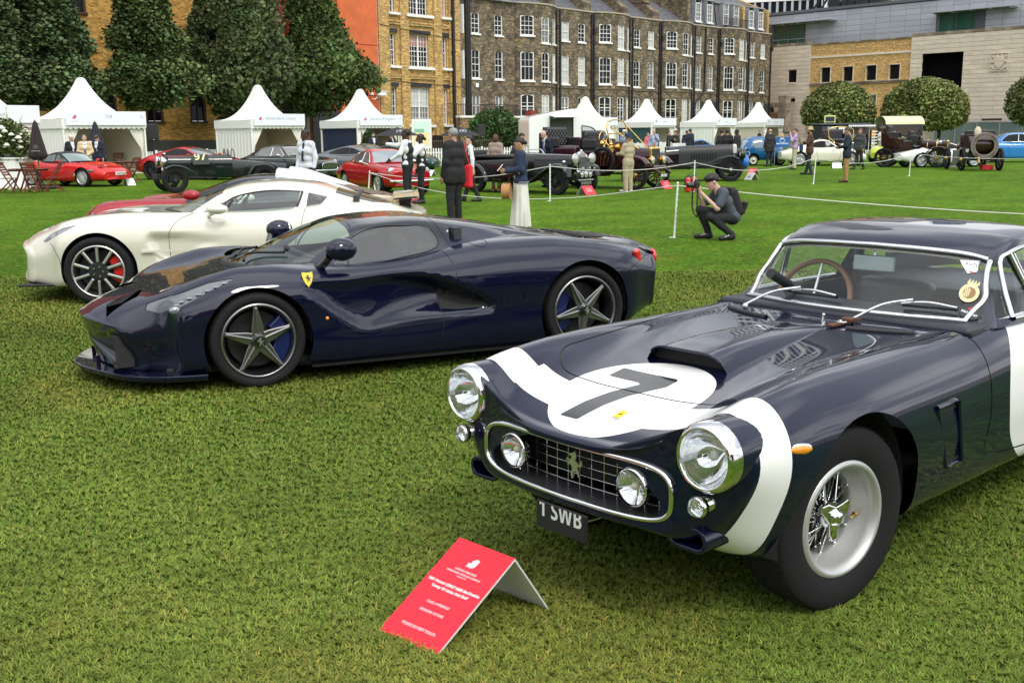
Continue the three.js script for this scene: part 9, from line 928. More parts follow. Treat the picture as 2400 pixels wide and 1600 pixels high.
// ================================================================ people: one joined body each, clothes and hair over it; local +z is forward, +x the person's left
const SKIN={light: [0.5,0.3,0.22],fair: [0.56,0.36,0.28],tan: [0.4,0.23,0.15],dark: [0.075,0.038,0.024] },skinM={},fab=new Map();
const skinOf=(k)=>(skinM[k] ||= phys(SKIN[k],0.5,0,{vertexColors: true,specularIntensity: 0.5 }));
const WEAVE=stainTex(120,[250,250,250],0.3),fabric=(c,r=0.85)=>{const k=c.join() + r;if (!fab.has(k)) fab.set(k,std(c,r,0,{map: WEAVE }));return fab.get(k);};
const heads={};
function headGeo(cell,hat) { // centre of the head at the origin, facing +z, 0.235 tall
  if (heads[cell]) return heads[cell];
  const cr=ellip([0,0.035,-0.012],[0.074,0.083,0.092]),jaw=ellip([0,-0.045,0.022],[0.058,0.07,0.068]),chin=ellip([0,-0.098,0.06],[0.028,0.02,0.022]),nose=capsule([0,0.012,0.084],[0,-0.03,0.102],0.008,0.014),brow=capsule([-0.032,0.026,0.076],[0.032,0.026,0.076],0.011,0.011),lips=ellip([0,-0.063,0.085],[0.024,0.01,0.01]),neck=capsule([0,-0.08,-0.02],[0,-0.2,-0.035],0.05,0.056);
  const f=(x,y,z)=>{const a=Math.abs(x);let d=smin(cr(x,y,z),jaw(x,y,z),0.05);d=smin(d,chin(x,y,z),0.03);d=smin(d,nose(x,y,z),0.018);d=smin(d,brow(x,y,z),0.016);d=smin(d,lips(x,y,z),0.01);d=Math.max(d,0.011 - Math.hypot(a - 0.03,(y - 0.008) * 1.2,z - 0.092));d=Math.min(d,Math.hypot(a - 0.03,y - 0.006,z - 0.073) - 0.0125);d=smin(d,Math.hypot((a - 0.076) * 2.4,y + 0.005,(z + 0.008) * 1.5) - 0.03,0.01);return smin(d,neck(x,y,z),0.03);};
  const g=sdfMesh(f,[-0.1,-0.2,-0.12],[0.1,0.13,0.13],cell),p=g.attributes.position,c=new Float32Array(p.count * 3).fill(1);
  for (let i=0;i < p.count;i++) {const x=Math.abs(p.getX(i)),y=p.getY(i),z=p.getZ(i);let k=[1,1,1];if (z > 0.06 && Math.hypot(x - 0.03,(y - 0.006) * 1.4) < 0.014) k=Math.hypot(x - 0.03,y - 0.006) < 0.0065?[0.06,0.05,0.05]:[1.3,1.5,1.7];else if (z > 0.07 && Math.abs(y - 0.031) < 0.006 && x > 0.014 && x < 0.048) k=[0.18,0.16,0.15];else if (z > 0.07 && Math.abs(y + 0.063) < 0.01 && x < 0.025) k=[0.9,0.55,0.52];else if (y < -0.02 && y > -0.07 && x > 0.02 && z > 0.05) k=[1.05,0.9,0.88];c.set(k,i * 3);}
  g.setAttribute('color',new THREE.BufferAttribute(c,3));return (heads[cell]=prep(g));
}
const hands={};
function handGeo(kind,cell) { // wrist at the origin, fingers along -y, palm facing -x, thumb towards +z
  const key=kind + cell;if (hands[key]) return hands[key];
  const curl=kind === 'grip'?1.25:kind === 'point'?1.3:0.35,parts=[sbox([0,-0.05,0],[0.013,0.042,0.037],0.012)],L=[0.07,0.08,0.074,0.058];
  L.forEach((l,i)=>{const z=0.028 - i * 0.019,k=kind === 'point' && i === 0?0.05:curl * (1 + i * 0.06);let p=[0,-0.09,z],a=k * 0.5;for (let s=0;s < 3;s++) {const q=[p[0] - Math.sin(a) * l * [0.45,0.32,0.23][s],p[1] - Math.cos(a) * l * [0.45,0.32,0.23][s],z];parts.push(capsule(p,q,0.0088 - s * 0.0006,0.0082 - s * 0.0006));p=q;a += k * 0.6;}});
  parts.push(capsule([-0.004,-0.02,0.03],[-0.012,-0.052,0.056],0.012,0.0095),capsule([-0.012,-0.052,0.056],kind === 'open'?[-0.018,-0.085,0.062]:[-0.032,-0.078,0.042],0.0095,0.008),capsule([0,0.03,0],[0,-0.02,0],0.026,0.026));
  const g=sdfMesh((x,y,z)=>{let d=parts[0](x,y,z);for (let i=1;i < parts.length;i++) {const e=parts[i](x,y,z);d=i > 12?smin(d,e,0.012):Math.min(d,e);}return d;},[-0.09,-0.2,-0.05],[0.035,0.05,0.08],cell);
  g.setAttribute('color',new THREE.BufferAttribute(new Float32Array(g.attributes.position.count * 3).fill(1),3));return (hands[key]=prep(g));
}
const union=(list,k)=>(x,y,z)=>{let d=list[0](x,y,z);for (let i=1;i < list.length;i++) d=smin(d,list[i](x,y,z),k);return d;};
const v3=(a,b,t)=>a.map((x,i)=>x + (b[i] - x) * t);
function person(label,pos,turn,o={}) {
  const s=(o.h || 1.75) / 1.75,lean=o.lean || 0,cell=o.cell || 0.026,near=cell < 0.02;
  const J={pel: [0,0.94,0],chest: [0,1.27,lean * 0.33],neck: [0,1.47,lean * 0.5],head: [0,1.615,0.02 + lean * 0.62 + (o.nod || 0) * 0.03],hL: [0.09,0.9,0],hR: [-0.09,0.9,0],kL: [0.095,0.49,0.02],kR: [-0.095,0.49,0.02],aL: [0.1,0.085,0],aR: [-0.1,0.085,0],sL: [0.175,1.41,lean * 0.45],sR: [-0.175,1.41,lean * 0.45],eL: [0.235,1.13,-0.02 + lean * 0.3],eR: [-0.235,1.13,-0.02 + lean * 0.3],wL: [0.24,0.88,0.06 + lean * 0.2],wR: [-0.24,0.88,0.06 + lean * 0.2],...(o.J || {}) };
  for (const k of Object.keys(J)) J[k]=J[k].map((x)=>x * s);
  const t=thing('person',label,'person',pos,turn,'visitors and staff on the lawn'),W=(o.w || 1) * s,tors=(e)=>{const fl=(c,w,r)=>capsule([c[0] - w,c[1],c[2]],[c[0] + w,c[1],c[2]],r + e,r + e),mid=v3(J.pel,J.chest,0.5);return [fl(J.pel,0.07 * W,0.1 * W),fl(mid,0.055 * W,0.098 * W),fl(J.chest,0.085 * W,0.105 * W),capsule(v3(J.neck,J.sL,0.75),v3(J.neck,J.sR,0.75),0.062 * W + e,0.062 * W + e)];};
  const arm=(q,e,end=1)=>[capsule(J['s' + q],J['e' + q],0.05 * s + e,0.041 * s + e),capsule(J['e' + q],v3(J['e' + q],J['w' + q],end),0.039 * s + e,lerp(0.039,0.029,end) * s + e * 0.8)];
  const leg=(q,e,end=1)=>[capsule(J['h' + q],J['k' + q],0.078 * s + e,0.056 * s + e),capsule(J['k' + q],v3(J['k' + q],J['a' + q],end),0.055 * s + e,lerp(0.055,0.042,end) * s + e)];
  const bounds=(ks,pad)=>{const P=ks.map((k)=>J[k]);return [[0,1,2].map((i)=>Math.min(...P.map((p)=>p[i])) - pad),[0,1,2].map((i)=>Math.max(...P.map((p)=>p[i])) + pad)];},all=Object.keys(J);
  const B=bounds(all.filter((k)=>k !== 'head'),0.16),skin=sdfMesh(union([...tors(-0.012),...arm('L',-0.004),...arm('R',-0.004),...leg('L',-0.012),...leg('R',-0.012),capsule(J.neck,v3(J.neck,J.head,0.5),0.052 * s,0.05 * s)],0.035),B[0],B[1],Math.max(cell,0.02));
  skin.setAttribute('color',new THREE.BufferAttribute(new Float32Array(skin.attributes.position.count * 3).fill(1),3));
  const hm=M4(J.head,[o.nod || 0,o.look || 0,o.tilt || 0],s * (o.hs || 1),'YXZ'),parts=[skin,headGeo(near?0.0055:0.0095).clone().applyMatrix4(hm)];
  for (const [q,sg] of [['L',1],['R',-1]]) {const d=new THREE.Vector3(...J['w' + q]).sub(new THREE.Vector3(...J['e' + q])).normalize(),kind=(o.hand && o.hand[q]) || 'relax',g=handGeo(kind,near?0.0048:0.009).clone();if (sg < 0) {g.scale(-1,1,1);const p=g.attributes.position.array,n=g.attributes.normal.array;for (const a of [p,n]) for (let i=0;i < a.length;i += 9) for (let k=0;k < 3;k++) {const x=a[i + 3 + k];a[i + 3 + k]=a[i + 6 + k];a[i + 6 + k]=x;}}g.applyQuaternion(new THREE.Quaternion().setFromUnitVectors(new THREE.Vector3(0,-1,0),d));parts.push(g.scale(s,s,s).translate(...J['w' + q]));}
  mesh('body',join(parts),skinOf(o.skin || 'light'),t);
  // clothes
  const cl=(name,f,b,c,r)=>{const g=sdfMesh(f,b[0],b[1],cell);if (g.attributes.position.count) mesh(name,g,fabric(c,r),t);};
  const wr=(x,y,z)=>0.006 * (vnoise(x * 16 + 5,y * 11 + z * 13,0,7) - 0.5) * (near?2.2:1);
  if (o.legs) {const f=union([...leg('L',0.012 + (o.baggy || 0),o.legEnd || 1),...leg('R',0.012 + (o.baggy || 0),o.legEnd || 1),capsule(v3(J.pel,J.hL,0.9),v3(J.pel,J.hR,0.9),0.1 * W + 0.006,0.1 * W + 0.006)],0.03);cl('trousers',(x,y,z)=>f(x,y,z) + wr(x,y,z),bounds(['pel','hL','hR','kL','kR','aL','aR'],0.16),o.legs);}
  if (o.skirt) {const [c,hem,w]=o.skirt,n=64,rows=[];for (let i=0;i <= 20;i++) {const q=i / 20,y=lerp(J.pel[1] + 0.1,hem,q),rx=lerp(0.14,w,Math.pow(q,0.8)) * s,rz=lerp(0.115,w * 0.72,Math.pow(q,0.8)) * s;rows.push(Array.from({length: n + 1 },(_,k)=>{const a=k / n * 6.2832,m=1 + 0.075 * q * Math.sin(a * 9 + 2 * Math.sin(a * 2)) + 0.03 * q * Math.sin(a * 17);return new THREE.Vector3(Math.cos(a) * rx * m,y,Math.sin(a) * rz * m);}));}mesh('skirt',gridGeo(rows,true),fabric(c),t);}
  if (o.top) {const [c,e,hem,slv]=o.top,L=[...tors(e),...arm('L',e * 0.8,slv ?? 0.94),...arm('R',e * 0.8,slv ?? 0.94)];if (hem < 0.9) {const lo=v3(J.pel,[J.pel[0],hem * s,J.pel[2]],1);L.push(capsule([-0.08 * W,J.pel[1],J.pel[2]],[-0.09 * W,lo[1] + 0.1,lo[2]],0.1 * W + e,0.1 * W + e),capsule([0.08 * W,J.pel[1],J.pel[2]],[0.09 * W,lo[1] + 0.1,lo[2]],0.1 * W + e,0.1 * W + e));}const f=union(L,0.04);if (slv !== undefined && slv < 0.3) {const k=slv;L.length=4;for (const q of ['L','R']) L.push(capsule(J['s' + q],v3(J['s' + q],J['e' + q],0.72),0.05 * s + e,0.05 * s + e));}const b=bounds(['pel','chest','neck','sL','sR','eL','eR','wL','wR','hL','hR'],0.17);b[0][1]=Math.min(b[0][1],hem * s - 0.02);cl(o.topName || 'jacket',(x,y,z)=>Math.max(f(x,y,z) + wr(x,y,z),o.crouch?-9:hem * s - y),b,c,o.topR);}
  if (o.vest) {const f=union(tors(0.022),0.04),b=bounds(['pel','chest','neck','sL','sR'],0.16);cl('waistcoat',(x,y,z)=>Math.max(f(x,y,z),0.9 * s - y,Math.abs(x) - 0.155 * s,(z - J.chest[2] > 0?(y - (1.3 + Math.abs(x) * 1.6) * s):y - 1.44 * s)),b,o.vest);}
  if (o.shirt) {const [c,tie]=o.shirt,f=union(tors((o.top?o.top[1]:0.012) + 0.007),0.04),b=bounds(['pel','chest','neck'],0.16);b[0][1]=1.0 * s;cl('shirt_front',(x,y,z)=>Math.max(f(x,y,z),Math.abs(x) - 0.02 - Math.max(0,y / s - 1.05) * 0.15,0.05 * s - (z - J.chest[2]),1.06 * s - y),b,c);mesh('collar',put(new THREE.TorusGeometry(0.062 * s,0.015 * s,8,20),[J.neck[0],J.neck[1] + 0.015,J.neck[2] - 0.005],[Math.PI / 2 - 0.25,0,0]),fabric(c),t);if (tie) mesh('tie',join([plank([J.neck[0],J.neck[1] - 0.01,J.neck[2] + 0.075 * s],[J.chest[0],J.chest[1] - 0.08,J.chest[2] + 0.145 * s],0.05 * s,0.01),plank([J.chest[0],J.chest[1] - 0.08,J.chest[2] + 0.145 * s],[0,J.pel[1] + 0.12,J.chest[2] + 0.14 * s],0.055 * s,0.01)]),fabric(tie),t);}
  for (const q of ['L','R']) {const a=J['a' + q],toe=(o.toe && o.toe[q]) || [q === 'L'?0.04:-0.04,-0.05,0.19],f=union([capsule([a[0],a[1] - 0.04 * s,a[2] - 0.03],[a[0] + toe[0] * s,a[1] + toe[1] * s,a[2] + toe[2] * s],0.044 * s,0.038 * s),capsule(a,[a[0],a[1] - 0.03 * s,a[2]],0.05 * s,0.05 * s)],0.04);const g=sdfMesh((x,y,z)=>(o.crouch?f(x,y,z):Math.max(f(x,y,z),0.004 - y)),[a[0] - 0.16,Math.min(0,a[1] - 0.16),a[2] - 0.16],[a[0] + 0.16,a[1] + 0.08,a[2] + 0.32],Math.min(cell,0.016));const sh=mesh('shoe',g,fabric(o.shoe || [0.015,0.014,0.014],0.5),t);if (o.stripes) mesh('shoe_stripes',join([0.35,0.5,0.65].map((k)=>box(0.1,0.012,0.016,a[0] + toe[0] * k,a[1] + toe[1] * k + 0.005,a[2] + toe[2] * k,[0.9,0,0]))),MT.white,sh);if (o.sock) mesh('sock',bar(v3(a,J['k' + q],0.0),v3(a,J['k' + q],0.22),0.055 * s,0.058 * s,14),fabric(o.sock),t);}
  if (o.hair) {const [c,kind]=o.hair,cap=ellip([0,0.045,-0.02],[0.084,0.088,0.1]),f=(x,y,z)=>{let d=cap(x,y,z) + 0.008 * (vnoise(x * 60,y * 50 + z * 60,0,3) - 0.5);d=Math.max(d,(kind === 'ring'?Math.max(y - 0.05,-9):-9),z > -0.01?(kind === 'mop'?0.02:0.048) + (z > 0.02?0.25 * (z - 0.02):0) - y:kind === 'short' || kind === 'ring'?-0.03 - y + Math.max(0,z + 0.06) * 0.7:-0.06 - y);if (kind === 'ring') d=Math.max(d,z - 0.03);if (kind === 'mop') d=smin(d,ellip([0,0.075,0.03],[0.092,0.055,0.085])(x,y,z),0.03);if (kind === 'bun') d=smin(d,Math.hypot(x,y - 0.0,z + 0.125) - 0.04,0.015);if (kind === 'tail') d=smin(d,capsule([0,0.04,-0.11],[0,-0.22,-0.12],0.035,0.025)(x,y,z),0.03);if (kind === 'long') d=smin(d,capsule([0,0.0,-0.07],[0,-0.16,-0.07],0.075,0.06)(x,y,z),0.04);if (kind === 'bob') d=smin(d,Math.max(ellip([0,-0.02,-0.03],[0.095,0.1,0.09])(x,y,z),z - 0.02),0.03);return d;};const g=sdfMesh(f,[-0.12,-0.27,-0.2],[0.12,0.16,0.14],near?0.008:0.012);g.applyMatrix4(hm);mesh('hair',g,fabric(c,0.55),t);}
  if (o.beard) {const g=sdfMesh((x,y,z)=>Math.max(ellip([0,-0.06,0.02],[0.066,0.075,0.078])(x,y,z),y + 0.03,-z),[-0.1,-0.15,-0.02],[0.1,0,0.12],0.011);g.applyMatrix4(hm);mesh('beard',g,fabric(o.beard),t);}
  if (o.hat) {const [c,brim,hgt]=o.hat,g=join([lathe([[0,hgt],[0.07,hgt],[0.092,hgt * 0.75],[0.097,0.03],[0.1,0.012],[brim,0],[brim,-0.008],[0.09,0]],28).translate(0,0.07,-0.01)]);g.applyMatrix4(hm);const ho=mesh('hat',g,fabric(c),t);if (o.plume) {const q=mesh('hat_feathers',join(Array.from({length: 16 },(_,i)=>tube([[0.02,0.13,-0.02],[0.09 * Math.cos(i),0.19 + 0.03 * Math.sin(i * 2.3),0.09 * Math.sin(i * 1.7)],[0.17 * Math.cos(i),0.15 + 0.06 * Math.sin(i * 2.3),0.16 * Math.sin(i * 1.7)]],0.01,8,5))).applyMatrix4(hm),fabric(o.plume),ho);}}
  if (o.glasses) mesh('glasses',join([[-0.03],[0.03]].map(([x])=>put(new THREE.TorusGeometry(0.02,0.003,6,16),[x,0.006,0.1]))).applyMatrix4(hm),MT.black,t);
  t.userData.J=undefined;delete t.userData.J;return {t,J,hm };
}
const G=(px,py)=>gp(px,py),Dz=(px,z)=>{const p=dp(px,500,z);p.y=0;return p;},PI=Math.PI;
const INK=[0.012,0.012,0.014],NAVY=[0.012,0.016,0.035],WHITE=[0.75,0.75,0.78],HB=[0.012,0.01,0.009],HG=[0.28,0.27,0.26];
const world=(P,a)=>{const v=new THREE.Vector3(...a).applyAxisAngle(new THREE.Vector3(0,1,0),P.t.rotation.y);return v.add(P.t.position);};
{ // crouching photographer
  const P=person('crouching person in grey T-shirt and black jeans taking a photograph on the lawn',G(1690,562),-PI / 2 + 0.12,{cell: 0.013,skin: 'fair',crouch: 1,nod: 0.35,J: {pel: [0,0.36,-0.17],chest: [0,0.6,-0.03],neck: [0,0.77,0.06],head: [0,0.895,0.16],hL: [0.09,0.34,-0.15],hR: [-0.09,0.36,-0.14],kL: [0.15,0.37,0.22],kR: [-0.14,0.46,0.3],aL: [0.13,0.1,-0.12],aR: [-0.13,0.1,0.16],sL: [0.175,0.73,0.02],sR: [-0.175,0.73,0.03],eL: [0.22,0.5,0.14],eR: [-0.2,0.53,0.24],wL: [0.07,0.74,0.36],wR: [-0.06,0.76,0.38] },hand: {L: 'grip',R: 'grip' },toe: {L: [0.01,-0.06,0.17],R: [-0.01,-0.05,0.2] },legs: [0.013,0.014,0.016],top: [[0.065,0.075,0.095],0.016,0.3,0.2],topName: 't_shirt',hair: [HB,'mop'],stripes: 1,h: 1.78 });
  const c=world(P,[0,0.87,0.42]),k=thing('camera','black camera held up by the crouching person','camera',c,P.t.rotation.y);mesh('camera_body',join([rbox(0.15,0.1,0.07,0.015,0,0,0),rbox(0.06,0.04,0.06,0.01,0,0.06,0)]),MT.iron,k);mesh('lens',cyl(0.042,0.038,0.12,0,-0.005,0.09,[PI / 2,0,0],20),MT.iron,k);mesh('lens_glass',cyl(0.034,0.034,0.005,0,-0.005,0.151,[PI / 2,0,0],20),MB.paneDark,k);mesh('strap',tube([[-0.07,0.02,0],[-0.1,-0.15,0.03],[-0.08,-0.42,0.02],[0.0,-0.5,-0.02],[0.06,-0.36,0.0],[0.07,0.02,0]],0.012,40,6),MT.matt,k);
  const b=thing('backpack','black backpack on the crouching person','backpack',world(P,[0,0.4,-0.2]),P.t.rotation.y),g=sdfMesh((x,y,z)=>sbox([0,0.19,-0.06],[0.15,0.24,0.1],0.09)(x,y * 0.97 + z * 0.25,z - y * 0.35),[-0.2,-0.12,-0.3],[0.2,0.55,0.28],0.014);mesh('pack',g,fabric([0.012,0.012,0.013]),b);mesh('pocket',rbox(0.22,0.2,0.05,0.03,0,0.1,-0.15,[-0.35,0,0]),fabric([0.016,0.016,0.017]),b);mesh('shoulder_strap',join([-1,1].map((s)=>tube([[s * 0.12,0.4,0.1],[s * 0.15,0.42,0.2],[s * 0.16,0.3,0.29],[s * 0.15,0.12,0.18]],0.018,16,6))),MT.matt,b);
}
{const P=person('person in denim jacket and long white skirt looking at a phone',G(1221,541),-PI / 2 + 0.1,{cell: 0.013,skin: 'tan',h: 1.62,nod: 0.25,look: 0.1,w: 0.95,J: {eL: [0.22,1.16,0.02],wL: [0.1,1.12,0.28],eR: [-0.22,1.16,0.02],wR: [-0.06,1.13,0.29] },hand: {L: 'grip',R: 'grip' },top: [[0.016,0.028,0.065],0.03,0.9,0.95],skirt: [[0.72,0.7,0.64],0.09,0.27],hair: [HB,'bun'],glasses: 1,shoe: [0.5,0.4,0.3] });
  mesh('jacket_seam',join([tube([[0.2,1.36,-0.02],[0.245,1.2,0.02],[0.25,1.08,0.06]].map((p)=>p.map((x)=>x * 0.926)),0.006,16,5),tube([[0.14,0.88,0.02],[0.15,1.1,-0.02],[0.18,1.38,-0.03]].map((p)=>p.map((x)=>x * 0.926)),0.006,16,5),tube([[0.18,0.85,0.05],[0.17,0.85,-0.09],[0.0,0.85,-0.14]],0.007,16,5)]),fabric([0.4,0.44,0.5]),P.t);mesh('earring',put(new THREE.TorusGeometry(0.022,0.004,6,18),[0.078,-0.055,0.0],[0,PI / 2,0]).applyMatrix4(P.hm),MT.brass,P.t);
  const ph=thing('phone','phone in the hands of the denim jacket person','phone',world(P,[0.02,1.1,0.36]),P.t.rotation.y);mesh('phone_case',rbox(0.075,0.15,0.01,0.004,0,0,0,[-0.7,0,0]),MT.white,ph);
  const b=thing('wicker_bag','round tan wicker bag hanging beside the white skirt','bag',world(P,[0.12,0.7,0.26]),P.t.rotation.y - 0.3);mesh('bag_body',join([cyl(0.13,0.13,0.12,0,0,0,[PI / 2,0,0],36),put(new THREE.TorusGeometry(0.128,0.014,8,36),[0,0,0.06]),put(new THREE.TorusGeometry(0.128,0.014,8,36),[0,0,-0.06])]),fabric([0.46,0.24,0.09]),b);mesh('bag_disc',cyl(0.025,0.025,0.01,0,0,0.064,[PI / 2,0,0],16),MT.wood,b);mesh('bag_strap',tube([[-0.12,0.04,0],[-0.1,0.28,-0.04],[-0.05,0.6,-0.12]],0.007,20,5),MT.wood,b);}
{const P=person('person in black suit seen from behind with grey hair and a red bag',Dz(1066,-20.6),-PI / 2 - 0.75,{cell: 0.014,skin: 'tan',h: 1.8,w: 1.12,nod: 0.1,legs: INK,baggy: 0.012,top: [[0.011,0.011,0.012],0.03,0.72],shirt: [[0.4,0.5,0.7]],hair: [HG,'short'] });
  const b=thing('tote_bag','bright red tote bag on the shoulder of the black suited person','bag',world(P,[-0.27,0,-0.02]),P.t.rotation.y + 0.3),g=sdfMesh((x,y,z)=>sbox([0,0.88,0],[0.05 + 0.03 * (1.1 - y),0.22,0.16],0.05)(x,y,z) + 0.012 * (vnoise(y * 9,z * 12,0,5) - 0.5),[-0.16,0.6,-0.24],[0.16,1.15,0.24],0.016);mesh('bag_body',g,fabric([0.72,0.02,0.035]),b);mesh('bag_handle',join([-0.05,0.05].map((z)=>tube([[0,1.06,z - 0.06],[0.06,1.35,z],[0.1,1.5,z * 0.6],[0.05,1.3,z + 0.05],[0,1.06,z + 0.08]],0.013,30,6))),fabric([0.72,0.02,0.035]),b);mesh('bag_print',join([0,1,2,3].map((i)=>box(0.004,0.045,0.025,-0.086,0.9,-0.06 + i * 0.034)).concat([box(0.004,0.012,0.13,-0.088,0.85,0)])),MT.white,b);}
{const vest=[0.012,0.012,0.014];
  person('waiter in white shirt and dark tie walking before the dark green saloon',Dz(724,-25),-0.5,{cell: 0.016,skin: 'dark',h: 1.82,look: -0.4,nod: 0.15,legs: [0.014,0.015,0.02],top: [[0.66,0.67,0.75],0.017,0.9],topName: 'shirt',shirt: [[0.66,0.67,0.75],NAVY],hair: [HB,'short'] });
  person('waiter in black waistcoat pointing with an outstretched arm',Dz(958,-26),-PI / 2 - 0.25,{cell: 0.016,skin: 'dark',h: 1.82,legs: vest,top: [WHITE,0.016,0.92,0.96],topName: 'shirt',vest,hand: {R: 'point' },J: {eR: [-0.2,1.36,0.3],wR: [-0.16,1.4,0.56],eL: [0.27,1.18,0.08],wL: [0.26,1.05,0.3] },hair: [HB,'short'] });
  person('waitress in black waistcoat holding a hand to her ear beside the pointing waiter',Dz(990,-26.6),-PI / 2 + 0.2,{cell: 0.016,skin: 'dark',h: 1.7,w: 0.95,legs: vest,top: [WHITE,0.015,0.9,0.96],topName: 'shirt',vest,hand: {L: 'relax' },J: {eL: [0.24,1.22,0.2],wL: [0.12,1.52,0.1] },hair: [HB,'bun'] });
  person('waitress with long dark hair in waistcoat walking behind the red bag',G(1103,472),-PI / 2 + 0.2,{cell: 0.016,skin: 'fair',h: 1.65,w: 0.92,legs: vest,top: [WHITE,0.015,0.9,0.96],topName: 'shirt',vest,glasses: 1,J: {aL: [0.1,0.09,-0.22],kL: [0.1,0.5,-0.02],aR: [-0.1,0.09,0.16],wL: [0.26,0.86,-0.04] },hair: [HB,'tail'] });}
{const P=person('person in beige top and white trousers with orange socks beside the black tourer',G(1163,449),PI - 0.5,{cell: 0.018,skin: 'fair',h: 1.66,w: 0.95,legs: [0.74,0.73,0.68],legEnd: 0.82,sock: [0.8,0.14,0.03],top: [[0.3,0.24,0.19],0.03,0.9,0.7],topName: 'blouse',J: {wL: [0.12,1.12,0.24],wR: [-0.12,1.12,0.25] },hair: [[0.09,0.03,0.02],'bob'],shoe: [0.55,0.42,0.32] });const b=thing('shoulder_bag','blue shoulder bag worn by the person in white trousers','bag',world(P,[-0.22,0.9,-0.05]),P.t.rotation.y);mesh('bag_body',ball(0.12,0,0,0,[0.45,0.75,1],18),fabric([0.02,0.04,0.24]),b);mesh('bag_strap',tube([[0,0.07,0.06],[0.1,0.35,0.06],[0.32,0.58,0.05]],0.01,14,5),fabric([0.02,0.04,0.24]),b);}
const suit=(label,p,turn,o={})=>person(label,p,turn,{h: 1.78,legs: o.col || NAVY,top: [o.col || NAVY,0.028,0.74],shirt: [WHITE,o.tie],hair: [HB,'short'],...o });
{const P=person('person in pale linen suit and feathered blue hat beside the maroon car',G(1472,450),-PI / 2 - 0.9,{cell: 0.018,skin: 'fair',h: 1.62,w: 0.9,legs: [0.42,0.36,0.24],baggy: 0.02,top: [[0.42,0.36,0.24],0.028,0.74],J: {eL: [0.22,1.18,0.06],wL: [0.16,1.16,0.3],eR: [-0.24,1.18,0.06],wR: [-0.2,1.16,0.32] },hat: [[0.02,0.035,0.06],0.2,0.09],plume: [0.02,0.09,0.13],shoe: [0.7,0.68,0.6] });}
suit('bald person in dark suit bending over the black tourer',Dz(1290,-34),-1.0,{skin: 'fair',lean: 0.35,nod: 0.5,hair: 0,tie: [0.1,0.2,0.5] });
suit('person in navy suit partly hidden behind the denim jacket',Dz(1201,-33.5),1.2,{lean: 0.5,nod: 0.4,h: 1.7 });
suit('person in black jacket with white hair watching the red convertible',Dz(180,-41),0.9,{cell: 0.02,skin: 'fair',col: [0.012,0.014,0.018],hair: [[0.6,0.58,0.54],'short'],glasses: 1,nod: 0.2 });
suit('person in cream suit with clasped hands watching the red convertible',Dz(211,-40.5),0.35,{cell: 0.02,skin: 'fair',col: [0.62,0.48,0.28],tie: [0.08,0.08,0.22],hair: [[0.22,0.18,0.13],'short'],J: {eL: [0.24,1.13,0.04],wL: [0.04,0.98,0.2],eR: [-0.24,1.13,0.04],wR: [-0.04,0.97,0.2] }});
suit('person in navy suit with brown hair looking down in the tent doorway',Dz(241,-42),-0.2,{cell: 0.02,skin: 'fair',nod: 0.5,tie: NAVY,hair: [[0.06,0.03,0.018],'mop'] });
suit('bearded person in dark suit under the black parasol',Dz(880,-54.5),0.6,{tie: [0.3,0.3,0.32],beard: [0.08,0.04,0.02],skin: 'fair' });suit('person in black suit under the black parasol seen from the side',Dz(921,-52),1.3,{col: INK,skin: 'tan' });
person('person with blond hair in grey beyond the maroon car',Dz(1404,-50),2.6,{h: 1.62,legs: NAVY,top: [[0.16,0.19,0.22],0.024,0.85],hair: [[0.4,0.26,0.1],'bob'],skin: 'fair' });person('grey haired person in blue gilet beyond the maroon car',Dz(1414,-51),2.9,{h: 1.8,legs: NAVY,top: [[0.13,0.17,0.24],0.028,0.8],hair: [[0.45,0.4,0.34],'short'],skin: 'fair' });
person('person in white cap and pale blue shirt before the teal tent wall',Dz(1461,-54),2.4,{h: 1.8,legs: [0.2,0.2,0.22],top: [[0.2,0.3,0.5],0.022,0.82],topName: 'shirt',hat: [[0.7,0.7,0.68],0.105,0.09],hair: [HG,'short'],skin: 'fair' });
person('bald person in lilac blazer and pale trousers beside the white picket fence',Dz(1530,-60),-0.2,{h: 1.84,legs: [0.5,0.48,0.44],top: [[0.32,0.34,0.52],0.028,0.76],shirt: [[0.6,0.68,0.85]],J: {eL: [0.24,1.2,0.06],wL: [0.06,1.42,0.2] }});
person('person in pink top beside the flowering plant by the tent',Dz(1516,-64),0.6,{h: 1.66,legs: NAVY,top: [[0.6,0.16,0.16],0.02,0.85],topName: 'blouse',hair: [[0.2,0.1,0.05],'long'] });
person('person in black leaning towards another at the white counter',Dz(1564,-63),1.2,{legs: INK,top: [INK,0.022,0.85],hair: [HB,'short'],J: {eL: [0.22,1.2,0.12],wL: [0.1,1.25,0.3] }});person('person in black with crossed arms behind the white counter',Dz(1578,-63.8),-0.3,{legs: INK,top: [[0.018,0.018,0.018],0.022,0.85],hair: [HB,'short'],J: {eL: [0.26,1.18,0.08],wL: [-0.04,1.2,0.2],eR: [-0.26,1.18,0.08],wR: [0.04,1.17,0.2] }});
person('bearded person in grey coat beside the pleated tent wall',Dz(1614,-61),2.2,{h: 1.86,legs: [0.16,0.15,0.14],top: [[0.02,0.026,0.045],0.03,0.66],hair: [HB,'short'],beard: HB });person('person in navy coat half hidden at the pleated tent wall',Dz(1606,-62),2.8,{h: 1.78,legs: NAVY,top: [NAVY,0.028,0.7],hair: [[0.08,0.05,0.03],'short'] });
{const c=Dz(1586,-62),t=thing('counter','white counter with blue end panel beside the black dressed pair','counter',c,0.1);mesh('counter_body',box(0.75,1.05,0.6,0,0.53,0),MT.white,t);mesh('end_panel',plank([0.42,0.02,0.2],[0.5,1.2,0.0],0.1,0.4,[1,0,0]),std([0.01,0.12,0.5],0.5),t);}
